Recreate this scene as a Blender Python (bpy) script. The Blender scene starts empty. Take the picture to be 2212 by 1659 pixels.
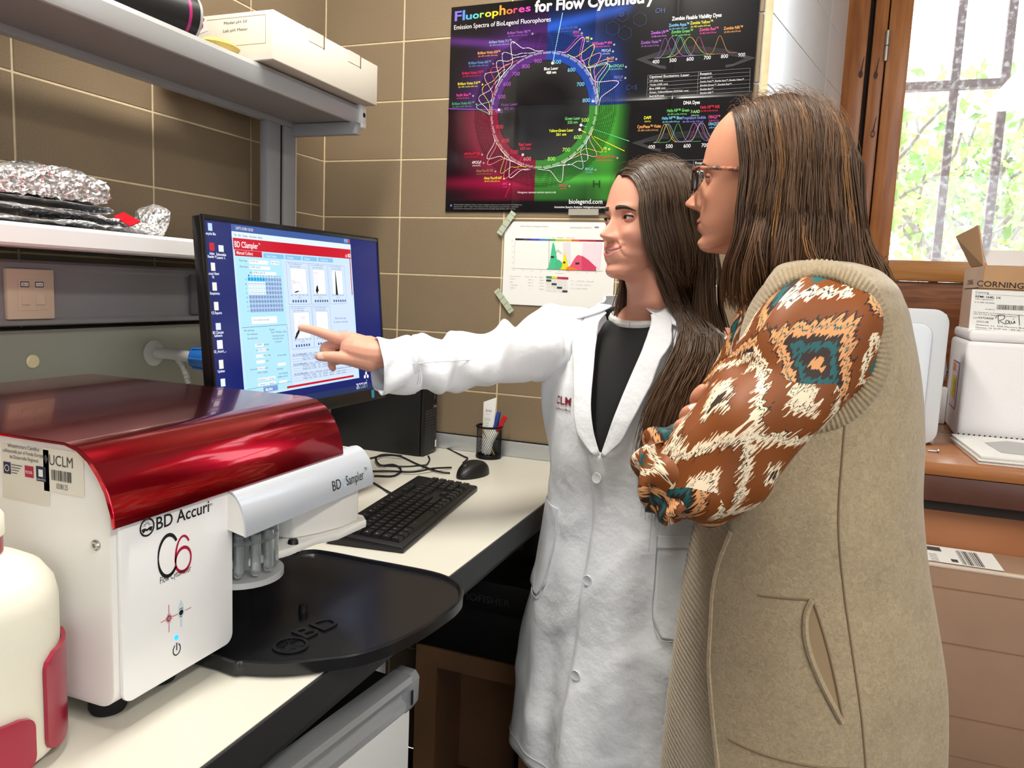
import bpy, bmesh, math, random
import numpy as np
from mathutils import Vector, Matrix, Euler
random.seed(7); RNG = np.random.default_rng(11)
scene = bpy.context.scene
COL = scene.collection
PI = math.pi

# ------------------------------------------------------------------ camera (solved from the tile grid)
FPX = 1671.47
YAW, PITCH, ROLL = -.3585, -.1234, .0423
CAM = np.array([1.3627, -1.9855, 1.4135])
def _axes():
    cy, sy, cp, sp = math.cos(YAW), math.sin(YAW), math.cos(PITCH), math.sin(PITCH)
    fw = np.array([sy*cp, cy*cp, sp]); rt = np.array([cy, -sy, 0.]); up = np.cross(rt, fw)
    c, s = math.cos(ROLL), math.sin(ROLL)
    return c*rt + s*up, -s*rt + c*up, fw
RT, UP, FW = _axes()
cam_d = bpy.data.cameras.new('camera'); cam_o = bpy.data.objects.new('camera', cam_d); COL.objects.link(cam_o)
cam_d.sensor_width = 36; cam_d.lens = FPX/2212*36; cam_d.clip_start = .02; cam_d.clip_end = 200
_m = Matrix(((RT[0], UP[0], -FW[0], CAM[0]), (RT[1], UP[1], -FW[1], CAM[1]), (RT[2], UP[2], -FW[2], CAM[2]), (0, 0, 0, 1)))
cam_o.matrix_world = _m
scene.camera = cam_o

# ------------------------------------------------------------------ world, exposure
w = bpy.data.worlds.new('overcast_sky'); scene.world = w; w.use_nodes = True
bg = w.node_tree.nodes['Background']
bg.inputs[0].default_value = (.86, .93, 1., 1); bg.inputs[1].default_value = 6.0
vs = scene.view_settings
vs.view_transform = 'Standard'; vs.look = 'None'; vs.gamma = 1; vs.use_curve_mapping = False
vs.exposure = 0.18
scene.display_settings.display_device = 'sRGB'

def area(name, loc, rot, sx, sy, power, color, portal=False, spread=PI):
    l = bpy.data.lights.new(name, 'AREA'); l.shape = 'RECTANGLE'; l.size = sx; l.size_y = sy
    l.energy = power; l.color = color; l.spread = spread
    o = bpy.data.objects.new(name, l); COL.objects.link(o); o.location = loc; o.rotation_euler = rot
    if portal: l.cycles.is_portal = True
    return o
# window portals (they only guide sky light through the openings)
area('window_portal', (2.08, 1.06, 2.05), (PI/2, 0, 0), 1.4, 1.3, 1, (1, 1, 1), portal=True)
area('window_portal', (4.18, -3.2, 1.75), (0, PI/2, 0), 1.5, 1.0, 1, (1, 1, 1), portal=True)

area('window_portal', (2.9, -3.98, 1.9), (-PI/2, 0, 0), 1.4, 1.4, 1, (1, 1, 1), portal=True)

# ------------------------------------------------------------------ measuring: a pixel of the photograph on a plane of the room
def ray(u, v): return FW + RT*(u-1106)/FPX - UP*(v-829.5)/FPX
def onz(u, v, z): d = ray(u, v); return CAM + d*(z-CAM[2])/d[2]
def ony(u, v, y): d = ray(u, v); return CAM + d*(y-CAM[1])/d[1]
def onx(u, v, x): d = ray(u, v); return CAM + d*(x-CAM[0])/d[0]
def atd(u, v, D): return CAM + ray(u, v)*D
def onpl(u, v, p0, n): d = ray(u, v); return CAM + d*(np.dot(np.array(p0)-CAM, n)/np.dot(d, n))

# ------------------------------------------------------------------ materials
def lin(c):
    o = []
    for x in c[:3]:
        x = x/255.; o.append(x/12.92 if x <= .04045 else ((x+.055)/1.055)**2.4)
    return (*o, 1.)
MATS = {}
def mat(name, color=(200, 200, 200), rough=.5, metal=0., spec=.5, coat=0., trans=0., ior=1.45, emit=None, estr=1., bump=None, var=None, sub=0., attr=None, sheen=0., alpha=None, aniso=0.):
    if name in MATS: return MATS[name]
    m = bpy.data.materials.new(name); m.use_nodes = True; nt = m.node_tree; b = nt.nodes['Principled BSDF']
    L = nt.links.new
    b.inputs['Base Color'].default_value = lin(color); b.inputs['Roughness'].default_value = rough
    b.inputs['Metallic'].default_value = metal; b.inputs['Specular IOR Level'].default_value = spec
    b.inputs['Coat Weight'].default_value = coat; b.inputs['Coat Roughness'].default_value = .05
    b.inputs['Transmission Weight'].default_value = trans; b.inputs['IOR'].default_value = ior
    b.inputs['Sheen Weight'].default_value = sheen
    if aniso: b.inputs['Anisotropic'].default_value = aniso
    if sub:
        b.inputs['Subsurface Weight'].default_value = sub; b.inputs['Subsurface Radius'].default_value = (.012, .005, .003); b.inputs['Subsurface Scale'].default_value = 1.
    if alpha is not None: b.inputs['Alpha'].default_value = alpha
    if emit is not None:
        b.inputs['Emission Color'].default_value = lin(emit); b.inputs['Emission Strength'].default_value = estr
    src = None
    if attr:
        a = nt.nodes.new('ShaderNodeAttribute'); a.attribute_name = attr; src = a.outputs['Color']
        L(src, b.inputs['Base Color'])
    if bump or var:
        tc = nt.nodes.new('ShaderNodeTexCoord')
    if var:   # (scale, amount, detail)
        n = nt.nodes.new('ShaderNodeTexNoise'); n.inputs['Scale'].default_value = var[0]; n.inputs['Detail'].default_value = var[2] if len(var) > 2 else 4
        L(tc.outputs['Object'], n.inputs['Vector'])
        mr = nt.nodes.new('ShaderNodeMapRange'); mr.inputs[1].default_value = .3; mr.inputs[2].default_value = .7
        mr.inputs[3].default_value = 1-var[1]; mr.inputs[4].default_value = 1+var[1]; L(n.outputs[0], mr.inputs[0])
        mx = nt.nodes.new('ShaderNodeMix'); mx.data_type = 'RGBA'; mx.blend_type = 'MULTIPLY'; mx.inputs[0].default_value = 1
        if src: L(src, mx.inputs[6])
        else: mx.inputs[6].default_value = lin(color)
        L(mr.outputs[0], mx.inputs[7]); L(mx.outputs[2], b.inputs['Base Color'])
    if bump:  # (scale, strength, distance)
        n2 = nt.nodes.new('ShaderNodeTexNoise'); n2.inputs['Scale'].default_value = bump[0]; n2.inputs['Detail'].default_value = 5
        L(tc.outputs['Object'], n2.inputs['Vector'])
        bp = nt.nodes.new('ShaderNodeBump'); bp.inputs['Strength'].default_value = bump[1]; bp.inputs['Distance'].default_value = bump[2] if len(bump) > 2 else .002
        L(n2.outputs[0], bp.inputs['Height']); L(bp.outputs[0], b.inputs['Normal'])
    MATS[name] = m; return m
def wood(name, c1, c2, axis=0, scale=9., rough=.35, ring=18.):
    if name in MATS: return MATS[name]
    m = mat(name, c1, rough); nt = m.node_tree; L = nt.links.new; b = nt.nodes['Principled BSDF']
    tc = nt.nodes.new('ShaderNodeTexCoord'); mp = nt.nodes.new('ShaderNodeMapping')
    s = [scale]*3; s[axis] = scale*.07; mp.inputs['Scale'].default_value = s
    L(tc.outputs['Object'], mp.inputs['Vector'])
    n = nt.nodes.new('ShaderNodeTexNoise'); n.inputs['Scale'].default_value = 2.2; n.inputs['Detail'].default_value = 6; n.inputs['Distortion'].default_value = .8
    L(mp.outputs[0], n.inputs['Vector'])
    wv = nt.nodes.new('ShaderNodeMath'); wv.operation = 'SINE'; mu = nt.nodes.new('ShaderNodeMath'); mu.operation = 'MULTIPLY'; mu.inputs[1].default_value = ring
    L(n.outputs[0], mu.inputs[0]); L(mu.outputs[0], wv.inputs[0])
    n3 = nt.nodes.new('ShaderNodeTexNoise'); n3.inputs['Scale'].default_value = 14; n3.inputs['Detail'].default_value = 3; L(mp.outputs[0], n3.inputs['Vector'])
    ad = nt.nodes.new('ShaderNodeMath'); ad.operation = 'MULTIPLY_ADD'; ad.inputs[1].default_value = .28; L(wv.outputs[0], ad.inputs[0]); L(n3.outputs[0], ad.inputs[2])
    mx = nt.nodes.new('ShaderNodeMix'); mx.data_type = 'RGBA'; mx.inputs[6].default_value = lin(c2); mx.inputs[7].default_value = lin(c1)
    L(ad.outputs[0], mx.inputs[0]); L(mx.outputs[2], b.inputs['Base Color'])
    return m

# ------------------------------------------------------------------ mesh helpers
def tag(o, label=None, cat=None, group=None, kind=None):
    if label: o['label'] = label
    if cat: o['category'] = cat
    if group: o['group'] = group
    if kind: o['kind'] = kind
    return o
def thing(name, label, cat, loc=(0, 0, 0), rotz=0., group=None):
    o = bpy.data.objects.new(name, None); COL.objects.link(o); o.location = loc; o.rotation_euler = (0, 0, rotz)
    o.empty_display_size = .05
    return tag(o, label, cat, group)
def obj(name, geo, m, parent=None, smooth=True, angle=35, local=False, label=None, base=True):
    """geo = (verts, faces[, face material index][, uv per vertex]); world coordinates unless local"""
    V = np.asarray(geo[0], float).reshape(-1, 3); F = geo[1]
    me = bpy.data.meshes.new(name)
    off = np.zeros(3)
    if parent is None and base and len(V):
        off = np.array([(V[:, 0].min()+V[:, 0].max())/2, (V[:, 1].min()+V[:, 1].max())/2, V[:, 2].min()])
    elif parent is not None and not local:
        p = parent
        while p is not None: off = off + np.array(p.location); p = p.parent
    me.from_pydata([tuple(v) for v in (V-off)], [], [tuple(int(i) for i in f) for f in F])
    ms = m if isinstance(m, (list, tuple)) else [m]
    for x in ms: me.materials.append(x)
    if len(geo) > 2 and geo[2] is not None: me.polygons.foreach_set('material_index', np.asarray(geo[2], np.int32))
    if len(geo) > 3 and geo[3] is not None:
        uv = me.uv_layers.new(name='UVMap'); li = np.zeros(len(me.loops), np.int32); me.loops.foreach_get('vertex_index', li)
        uv.data.foreach_set('uv', np.asarray(geo[3], np.float32)[li].ravel())
    if len(geo) > 4 and geo[4] is not None:
        ca = me.color_attributes.new('Col', 'FLOAT_COLOR', 'POINT')
        c = np.ones((len(V), 4), np.float32); c[:, :3] = np.asarray(geo[4], np.float32)[:, :3]; ca.data.foreach_set('color', c.ravel())
    me.validate(); me.update()
    if smooth:
        me.polygons.foreach_set('use_smooth', [True]*len(me.polygons)); me.set_sharp_from_angle(angle=math.radians(angle))
    o = bpy.data.objects.new(name, me); COL.objects.link(o); o.parent = parent
    if parent is None: o.location = off
    if label: o['label'] = label
    return o
def join(*gs):
    V = []; F = []; M = []; n = 0
    for g in gs:
        V.append(np.asarray(g[0], float).reshape(-1, 3)); F += [tuple(i+n for i in f) for f in g[1]]; n += len(V[-1])
        M += list(g[2]) if len(g) > 2 and g[2] is not None else [0]*len(g[1])
    return np.concatenate(V), F, M
def setm(g, i): return g[0], g[1], [i]*len(g[1])
def xf(g, M):
    V = np.asarray(g[0], float); M = np.array(M)
    return (V@M[:3, :3].T + M[:3, 3],) + tuple(g[1:])
def bm_geo(bm):
    bm.verts.index_update(); V = [tuple(v.co) for v in bm.verts]; F = [[v.index for v in f.verts] for f in bm.faces]; bm.free(); return V, F
def box(x0, x1, y0, y1, z0, z1, bev=0., seg=2):
    if x0 > x1: x0, x1 = x1, x0
    if y0 > y1: y0, y1 = y1, y0
    if z0 > z1: z0, z1 = z1, z0
    bm = bmesh.new(); bmesh.ops.create_cube(bm, size=1)
    for v in bm.verts: v.co = Vector(((x0+x1)/2+v.co.x*(x1-x0), (y0+y1)/2+v.co.y*(y1-y0), (z0+z1)/2+v.co.z*(z1-z0)))
    if bev: bmesh.ops.bevel(bm, geom=list(bm.edges), offset=min(bev, .49*min(x1-x0, y1-y0, z1-z0)), segments=seg, affect='EDGES', profile=.5)
    return bm_geo(bm)
def prism(poly, axis, a, b, bev=0., seg=2):
    """extrude a 2D polygon along an axis: axis 'x' -> poly is (y,z), 'y' -> (x,z), 'z' -> (x,y)"""
    mk = {'x': lambda p, t: (t, p[0], p[1]), 'y': lambda p, t: (p[0], t, p[1]), 'z': lambda p, t: (p[0], p[1], t)}[axis]
    bm = bmesh.new(); A = [bm.verts.new(mk(p, a)) for p in poly]; B = [bm.verts.new(mk(p, b)) for p in poly]; n = len(poly)
    bm.faces.new(A); bm.faces.new(B[::-1])
    for i in range(n): bm.faces.new((A[i], B[i], B[(i+1) % n], A[(i+1) % n]))
    bmesh.ops.recalc_face_normals(bm, faces=bm.faces)
    if bev:
        es = [e for e in bm.edges if len(e.link_faces) == 2 and e.calc_face_angle(0) > .6]
        bmesh.ops.bevel(bm, geom=es, offset=bev, segments=seg, affect='EDGES', profile=.5)
    return bm_geo(bm)
def arc(cx, cy, r, a0, a1, n): return [(cx+r*math.cos(a0+(a1-a0)*i/n), cy+r*math.sin(a0+(a1-a0)*i/n)) for i in range(n+1)]
def rrect(x0, x1, y0, y1, r, n=6):
    if x0 > x1: x0, x1 = x1, x0
    if y0 > y1: y0, y1 = y1, y0
    return arc(x1-r, y1-r, r, 0, PI/2, n)+arc(x0+r, y1-r, r, PI/2, PI, n)+arc(x0+r, y0+r, r, PI, 1.5*PI, n)+arc(x1-r, y0+r, r, 1.5*PI, 2*PI, n)
def lathe(prof, c=(0, 0, 0), n=32):
    """prof: list of (r,z)"""
    V = []; F = []; k = len(prof)
    for i in range(n):
        a = 2*PI*i/n
        for r, z in prof: V.append((c[0]+r*math.cos(a), c[1]+r*math.sin(a), c[2]+z))
    for i in range(n):
        j = (i+1) % n
        for t in range(k-1): F.append((i*k+t, j*k+t, j*k+t+1, i*k+t+1))
    if prof[0][0] > 1e-6: F.append([i*k for i in range(n)][::-1])
    if prof[-1][0] > 1e-6: F.append([i*k+k-1 for i in range(n)])
    return V, F
def spline(P, n):
    P = np.asarray(P, float); k = len(P)
    if k < 3:
        t = np.linspace(0, 1, n)[:, None]; return P[0]*(1-t)+P[-1]*t
    out = []; t = np.linspace(0, k-1, n)
    Q = np.vstack([2*P[0]-P[1], P, 2*P[-1]-P[-2]])
    for x in t:
        i = min(int(x), k-2); s = x-i; p0, p1, p2, p3 = Q[i], Q[i+1], Q[i+2], Q[i+3]
        out.append(.5*((2*p1)+(-p0+p2)*s+(2*p0-5*p1+4*p2-p3)*s*s+(-p0+3*p1-3*p2+p3)*s**3))
    return np.array(out)
def tube(P, r, n=8, cap=True, closed=False, flat=1.):
    P = np.asarray(P, float); k = len(P); R = np.broadcast_to(np.asarray(r, float), (k,))
    T = np.gradient(P, axis=0); T /= np.linalg.norm(T, axis=1)[:, None]+1e-12
    ref = np.array([0, 0, 1.]) if abs(T[0][2]) < .9 else np.array([1., 0, 0])
    N = np.cross(T[0], ref); N /= np.linalg.norm(N); V = []; F = []
    for i in range(k):
        N = N-T[i]*np.dot(N, T[i]); N /= np.linalg.norm(N)+1e-12; B = np.cross(T[i], N)
        for j in range(n):
            a = 2*PI*j/n; V.append(P[i]+R[i]*(math.cos(a)*N+flat*math.sin(a)*B))
    for i in range(k-1):
        for j in range(n): F.append((i*n+j, i*n+(j+1) % n, (i+1)*n+(j+1) % n, (i+1)*n+j))
    if cap: F.append(list(range(n))[::-1]); F.append([(k-1)*n+j for j in range(n)])
    return V, F
def grid(Pts, closeu=False, closev=False):
    """Pts[i][j] grid -> quads"""
    P = np.asarray(Pts, float); a, b = P.shape[:2]; F = []
    for i in range(a if closeu else a-1):
        for j in range(b if closev else b-1): F.append((i*b+j, i*b+(j+1) % b, ((i+1) % a)*b+(j+1) % b, ((i+1) % a)*b+j))
    return P.reshape(-1, 3), F
def plane_geo(o, r, u, rect):
    o, r, u = np.array(o), np.array(r), np.array(u); x0, x1, y0, y1 = rect
    return [o+r*x0+u*y0, o+r*x1+u*y0, o+r*x1+u*y1, o+r*x0+u*y1], [(0, 1, 2, 3)]
_tc = {}
def text2d(s, bold=0., shear=0.):
    key = (s, bold, shear)
    if key in _tc: return _tc[key]
    c = bpy.data.curves.new('t', 'FONT'); c.body = s; c.size = 1; c.offset = bold; c.shear = shear; c.resolution_u = 3; c.align_x = 'LEFT'
    o = bpy.data.objects.new('t', c); COL.objects.link(o)
    dg = bpy.context.evaluated_depsgraph_get(); me = bpy.data.meshes.new_from_object(o.evaluated_get(dg))
    V = np.zeros(len(me.vertices)*3); me.vertices.foreach_get('co', V); V = V.reshape(-1, 3)[:, :2].copy(); F = [list(p.vertices) for p in me.polygons]
    bpy.data.objects.remove(o); bpy.data.curves.remove(c); bpy.data.meshes.remove(me)
    _tc[key] = (V, F); return V, F
def text(s, o, r, u, size, width=None, align='l', bold=0., shear=0., cap=.7):
    """text geometry on a plane; o = baseline start, r/u unit axes, size = cap height in metres, width = fit to"""
    V, F = text2d(s, bold, shear)
    if len(V) == 0: return [(0, 0, 0)], []
    k = size/cap; W = V[:, 0].max()-V[:, 0].min(); kx = width/W if width else k
    X = (V[:, 0]-V[:, 0].min())*kx
    if align == 'c': X = X-W*kx/2
    if align == 'r': X = X-W*kx
    return np.array(o)+np.outer(X, r)+np.outer(V[:, 1]*k, u), F
def ribbon2d(P2, w, o, r, u):
    """flat line of width w through 2D points on a plane"""
    P = np.asarray(P2, float); T = np.gradient(P, axis=0); T /= np.linalg.norm(T, axis=1)[:, None]+1e-12; N = np.stack([-T[:, 1], T[:, 0]], 1)
    A = P+N*w/2; B = P-N*w/2; o, r, u = map(np.array, (o, r, u)); V = []
    for a, b in zip(A, B): V += [o+r*a[0]+u*a[1], o+r*b[0]+u*b[1]]
    F = [(2*i, 2*i+1, 2*i+3, 2*i+2) for i in range(len(P)-1)]
    return V, F
def poly2d(P2, o, r, u): return [np.array(o)+np.array(r)*p[0]+np.array(u)*p[1] for p in P2], [tuple(range(len(P2)))]
def disc2d(c, rad, o, r, u, n=24): return poly2d([(c[0]+rad*math.cos(2*PI*i/n), c[1]+rad*math.sin(2*PI*i/n)) for i in range(n)], o, r, u)
def bars2d(rect, n, seed, o, r, u):
    """bar code strokes"""
    rr = random.Random(seed); x0, x1, y0, y1 = rect; gs = []; x = x0; st = (x1-x0)/n
    while x < x1-st:
        wd = st*rr.choice((.35, .6, 1.)); gs.append(plane_geo(o, r, u, (x, x+wd, y0, y1))); x += wd+st*rr.choice((.35, .6, .9))
    return join(*gs)
def copy_to(o, loc, parent=None, rot=None, scale=None):
    c = o.copy(); COL.objects.link(c); c.location = loc; c.parent = parent
    if rot is not None: c.rotation_euler = rot
    if scale is not None: c.scale = scale
    return c
EX, EY, EZ = np.eye(3)
# ------------------------------------------------------------------ the room
T_H = .16; T_W = .3192
def tile_mat(name, c, rough=.42, speck=.16):
    m = mat(name, c, rough, spec=.4); nt = m.node_tree; L = nt.links.new; b = nt.nodes['Principled BSDF']
    tc = nt.nodes.new('ShaderNodeTexCoord'); n = nt.nodes.new('ShaderNodeTexNoise'); n.inputs['Scale'].default_value = 420; n.inputs['Detail'].default_value = 2
    L(tc.outputs['Object'], n.inputs['Vector'])
    n2 = nt.nodes.new('ShaderNodeTexNoise'); n2.inputs['Scale'].default_value = 6; n2.inputs['Detail'].default_value = 4; L(tc.outputs['Object'], n2.inputs['Vector'])
    oi = nt.nodes.new('ShaderNodeObjectInfo')
    a = nt.nodes.new('ShaderNodeMapRange'); a.inputs[1].default_value = .3; a.inputs[2].default_value = .7; a.inputs[3].default_value = 1-speck; a.inputs[4].default_value = 1+speck; L(n.outputs[0], a.inputs[0])
    c2 = nt.nodes.new('ShaderNodeMapRange'); c2.inputs[3].default_value = .94; c2.inputs[4].default_value = 1.06; L(oi.outputs['Random'], c2.inputs[0])
    d = nt.nodes.new('ShaderNodeMapRange'); d.inputs[1].default_value = .3; d.inputs[2].default_value = .7; d.inputs[3].default_value = .95; d.inputs[4].default_value = 1.05; L(n2.outputs[0], d.inputs[0])
    m1 = nt.nodes.new('ShaderNodeMath'); m1.operation = 'MULTIPLY'; L(a.outputs[0], m1.inputs[0]); L(c2.outputs[0], m1.inputs[1])
    m2 = nt.nodes.new('ShaderNodeMath'); m2.operation = 'MULTIPLY'; L(m1.outputs[0], m2.inputs[0]); L(d.outputs[0], m2.inputs[1])
    mx = nt.nodes.new('ShaderNodeMix'); mx.data_type = 'RGBA'; mx.blend_type = 'MULTIPLY'; mx.inputs[0].default_value = 1; mx.inputs[6].default_value = lin(c)
    L(m2.outputs[0], mx.inputs[7]); L(mx.outputs[2], b.inputs['Base Color'])
    return m
M_TILE = tile_mat('brown_stoneware', (133, 116, 94))
M_GROUT = mat('cream_grout', (214, 196, 160), .9, var=(40, .1))
M_WTILE = mat('white_glazed_tile', (232, 236, 240), .18, coat=.3)
M_WGROUT = mat('white_grout', (205, 208, 212), .8)
M_PLASTER = mat('white_plaster', (226, 224, 218), .85, bump=(60, .1))
M_FLOOR = tile_mat('grey_floor_tile', (84, 78, 72), .4)
def struct(name, geo, m, **k): o = obj(name, geo, m, **k); return tag(o, kind='structure')
CEIL = 2.9
floor = struct('floor', box(-.2, 4.4, -4.2, .0, -.12, 0), M_FLOOR, smooth=False)
struct('ceiling', box(-.2, 4.4, -4.2, 1.05, CEIL, CEIL+.1), M_PLASTER, smooth=False)
wl = struct('wall_left', box(-.15, -.0012, -4.2, .15, 0, CEIL), M_GROUT, smooth=False)
wb = struct('wall_back', box(-.0012, 1.2, .0012, .15, 0, CEIL), M_GROUT, smooth=False)
_tm = {}
def tile(parent, c, w, h, normal, m=M_TILE, rot=0.):
    """c = centre of the tile's face"""
    key = (round(w, 4), round(h, 4), normal, m.name)
    g = .0038
    if key not in _tm:
        if normal == 'x': geo = box(-.006, 0, -w/2+g/2, w/2-g/2, -h/2+g/2, h/2-g/2, .0012, 1)
        else: geo = box(-w/2+g/2, w/2-g/2, 0, .006, -h/2+g/2, h/2-g/2, .0012, 1)
        o = obj('tile', geo, m, parent, local=True); _tm[key] = o.data
    else:
        o = bpy.data.objects.new('tile', _tm[key]); COL.objects.link(o); o.parent = parent
    o.location = np.array(c)-np.array(parent.location)
    if rot: o.rotation_euler = (0, 0, rot)
    return o
for k in range(18):
    z = (k+.5)*T_H
    if z > CEIL: break
    y = 0.
    for n in range(9):
        wd = .3219 if n == 0 else T_W
        tile(wl, (0, y-wd/2, z), wd, T_H, 'x'); y -= wd
    x = 0.
    for wd in (.2551, T_W, T_W, T_W): tile(wb, (x+wd/2, 0, z), wd, T_H, 'y'); x += wd
# corner bead where the back wall turns into the window recess
struct('trim_1', box(1.2135, 1.232, -.0005, .012, 0, CEIL, .003), M_GROUT)
# splayed white-tiled reveal of the window recess
RA = math.atan2(1.41-1.229, .848)
rv = struct('wall_reveal', prism([(1.2, .004), (1.2292, .004), (1.4092, .848), (1.39, .9), (1.2, .9)], 'z', .0, CEIL), M_WGROUT, smooth=False)
RL = math.hypot(.181, .848)
rd = np.array([math.sin(RA), math.cos(RA), 0]); rn = np.array([math.cos(RA), -math.sin(RA), 0])
wds = [.36, .2, .2, .107]
for k in range(6, 18):
    s = 0
    for wd in (.30, .30, .267):
        c = np.array([1.229, 0, (k+.5)*T_H-.005])+rd*(s+wd/2)+rn*.004; s += wd
        key = ('rv', wd)
        if key not in _tm:
            o = obj('tile', box(-.006, 0, -wd/2+.001, wd/2-.001, -T_H/2+.001, T_H/2-.001, .0012, 1), M_WTILE, rv, local=True); _tm[key] = o.data
        else:
            o = bpy.data.objects.new('tile', _tm[key]); COL.objects.link(o); o.parent = rv
        o.location = c-np.array(rv.location); o.rotation_euler = (0, 0, -RA)
struct('wall_reveal_far', prism([(2.95, .0), (2.75, .848), (2.77, .9), (4.4, .9), (4.4, 0)], 'z', 0, CEIL), M_PLASTER, smooth=False)
struct('wall_right', join(box(4.2, 4.35, -4.2, -3.7, 0, CEIL), box(4.2, 4.35, -2.7, .0, 0, CEIL), box(4.2, 4.35, -3.7, -2.7, 0, 1.0), box(4.2, 4.35, -3.7, -2.7, 2.5, CEIL)), M_PLASTER, smooth=False)
struct('wall_front', join(box(-.15, 2.2, -4.2, -4.0, 0, CEIL), box(3.6, 4.35, -4.2, -4.0, 0, CEIL), box(2.2, 3.6, -4.2, -4.0, 0, 1.2), box(2.2, 3.6, -4.2, -4.0, 2.6, CEIL)), M_PLASTER, smooth=False)

# ------------------------------------------------------------------ window recess: window, timber, sill
M_PINE = wood('varnished_pine_upright', (196, 128, 72), (150, 84, 40), 2, 8, .32)
M_PINEX = wood('varnished_pine_rail', (205, 146, 84), (168, 104, 54), 0, 8, .32)
M_PLANK = wood('red_brown_plank', (164, 104, 66), (118, 68, 42), 0, 10, .35, 30)
M_SILL = wood('sill_board', (188, 132, 84), (154, 96, 56), 0, 5, .22, 10)
M_DARKW = mat('dark_brown_wood', (86, 52, 42), .4, var=(8, .15))
M_GAP = mat('dark_gap', (30, 16, 14), .7)
M_STEEL = mat('satin_steel', (190, 188, 184), .35, 1.)
def glass_mat():
    m = bpy.data.materials.new('dusty_hazed_glass'); m.use_nodes = True; nt = m.node_tree; L = nt.links.new
    nt.nodes.remove(nt.nodes['Principled BSDF']); out = nt.nodes['Material Output']
    tr = nt.nodes.new('ShaderNodeBsdfTransparent'); gl = nt.nodes.new('ShaderNodeBsdfGlossy'); gl.inputs['Roughness'].default_value = .02
    tl = nt.nodes.new('ShaderNodeBsdfTranslucent'); tl.inputs[0].default_value = (.95, .97, 1, 1)
    fr = nt.nodes.new('ShaderNodeFresnel'); fr.inputs[0].default_value = 1.35
    m1 = nt.nodes.new('ShaderNodeMixShader'); m2 = nt.nodes.new('ShaderNodeMixShader')
    tc = nt.nodes.new('ShaderNodeTexCoord'); n = nt.nodes.new('ShaderNodeTexNoise'); n.inputs['Scale'].default_value = 70; n.inputs['Detail'].default_value = 5; L(tc.outputs['Object'], n.inputs['Vector'])
    mr = nt.nodes.new('ShaderNodeMapRange'); mr.inputs[1].default_value = .5; mr.inputs[2].default_value = .75; mr.inputs[3].default_value = .04; mr.inputs[4].default_value = .22; L(n.outputs[0], mr.inputs[0])  # translucency mixes dust spots with an overexposure haze put into the glass
    L(mr.outputs[0], m1.inputs[0]); L(tr.outputs[0], m1.inputs[1]); L(tl.outputs[0], m1.inputs[2])
    L(fr.outputs[0], m2.inputs[0]); L(m1.outputs[0], m2.inputs[1]); L(gl.outputs[0], m2.inputs[2]); L(m2.outputs[0], out.inputs['Surface'])
    MATS['dusty_hazed_glass'] = m; return m
M_GLASS = glass_mat()
YW = .848
win = tag(thing('window_1', None, None, (2.08, YW, 1.49)), kind='structure')
del_keys = None
# outer frame board, dark rebate, inner frame post, sash
obj('frame_post', box(1.405, 1.472, YW-.03, YW+.06, 1.16, CEIL, .003), M_PINE, win)
obj('rebate', box(1.4725, 1.4865, YW-.005, YW+.05, 1.16, CEIL), M_GAP, win)
obj('frame_post', box(1.487, 1.5265, YW-.028, YW+.06, 1.16, CEIL, .003), M_PINE, win)
obj('rebate', box(1.5268, 1.5302, YW-.0, YW+.05, 1.49, CEIL), M_GAP, win)
obj('sash_stile', box(1.5305, 1.596, YW-.026, YW+.035, 1.4905, 2.80, .004), M_PINE, win)
obj('sash_rail', box(1.5965, 2.06, YW-.024, YW+.033, 1.4905, 1.556, .004), M_PINEX, win)
obj('sash_stile', box(2.0605, 2.12, YW-.026, YW+.035, 1.4905, 2.80, .004), M_PINE, win)
obj('sash_stile', box(2.1205, 2.18, YW-.026, YW+.035, 1.4905, 2.80, .004), M_PINE, win)
obj('sash_rail', box(2.1805, 2.62, YW-.024, YW+.033, 1.4905, 1.556, .004), M_PINEX, win)
obj('sash_stile', box(2.6205, 2.68, YW-.026, YW+.035, 1.4905, 2.80, .004), M_PINE, win)
obj('frame_post', box(2.6805, 2.77, YW-.03, YW+.06, 1.16, CEIL, .003), M_PINE, win)
obj('frame_head', box(1.5305, 2.68, YW-.026, YW+.05, 2.801, CEIL, .003), M_PINEX, win)
obj('pane', box(1.594, 2.064, YW+.008, YW+.012, 1.55, 2.802), M_GLASS, win, smooth=False)
obj('pane', box(2.178, 2.624, YW+.008, YW+.012, 1.55, 2.802), M_GLASS, win, smooth=False)
for hz in (2.222,):
    hp = obj('hinge', join(lathe([(0, -.047), (.0062, -.046), (.0062, -.0015), (0, -.0014)], (1.529, YW-.033, hz), 14), lathe([(0, .0014), (.0062, .0015), (.0062, .046), (0, .047)], (1.529, YW-.033, hz), 14)), M_STEEL, win)
    obj('hinge_gap', lathe([(0, -.0016), (.0052, -.0016), (.0052, .0016), (0, .0016)], (1.529, YW-.033, hz), 10), M_GAP, hp)
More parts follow.
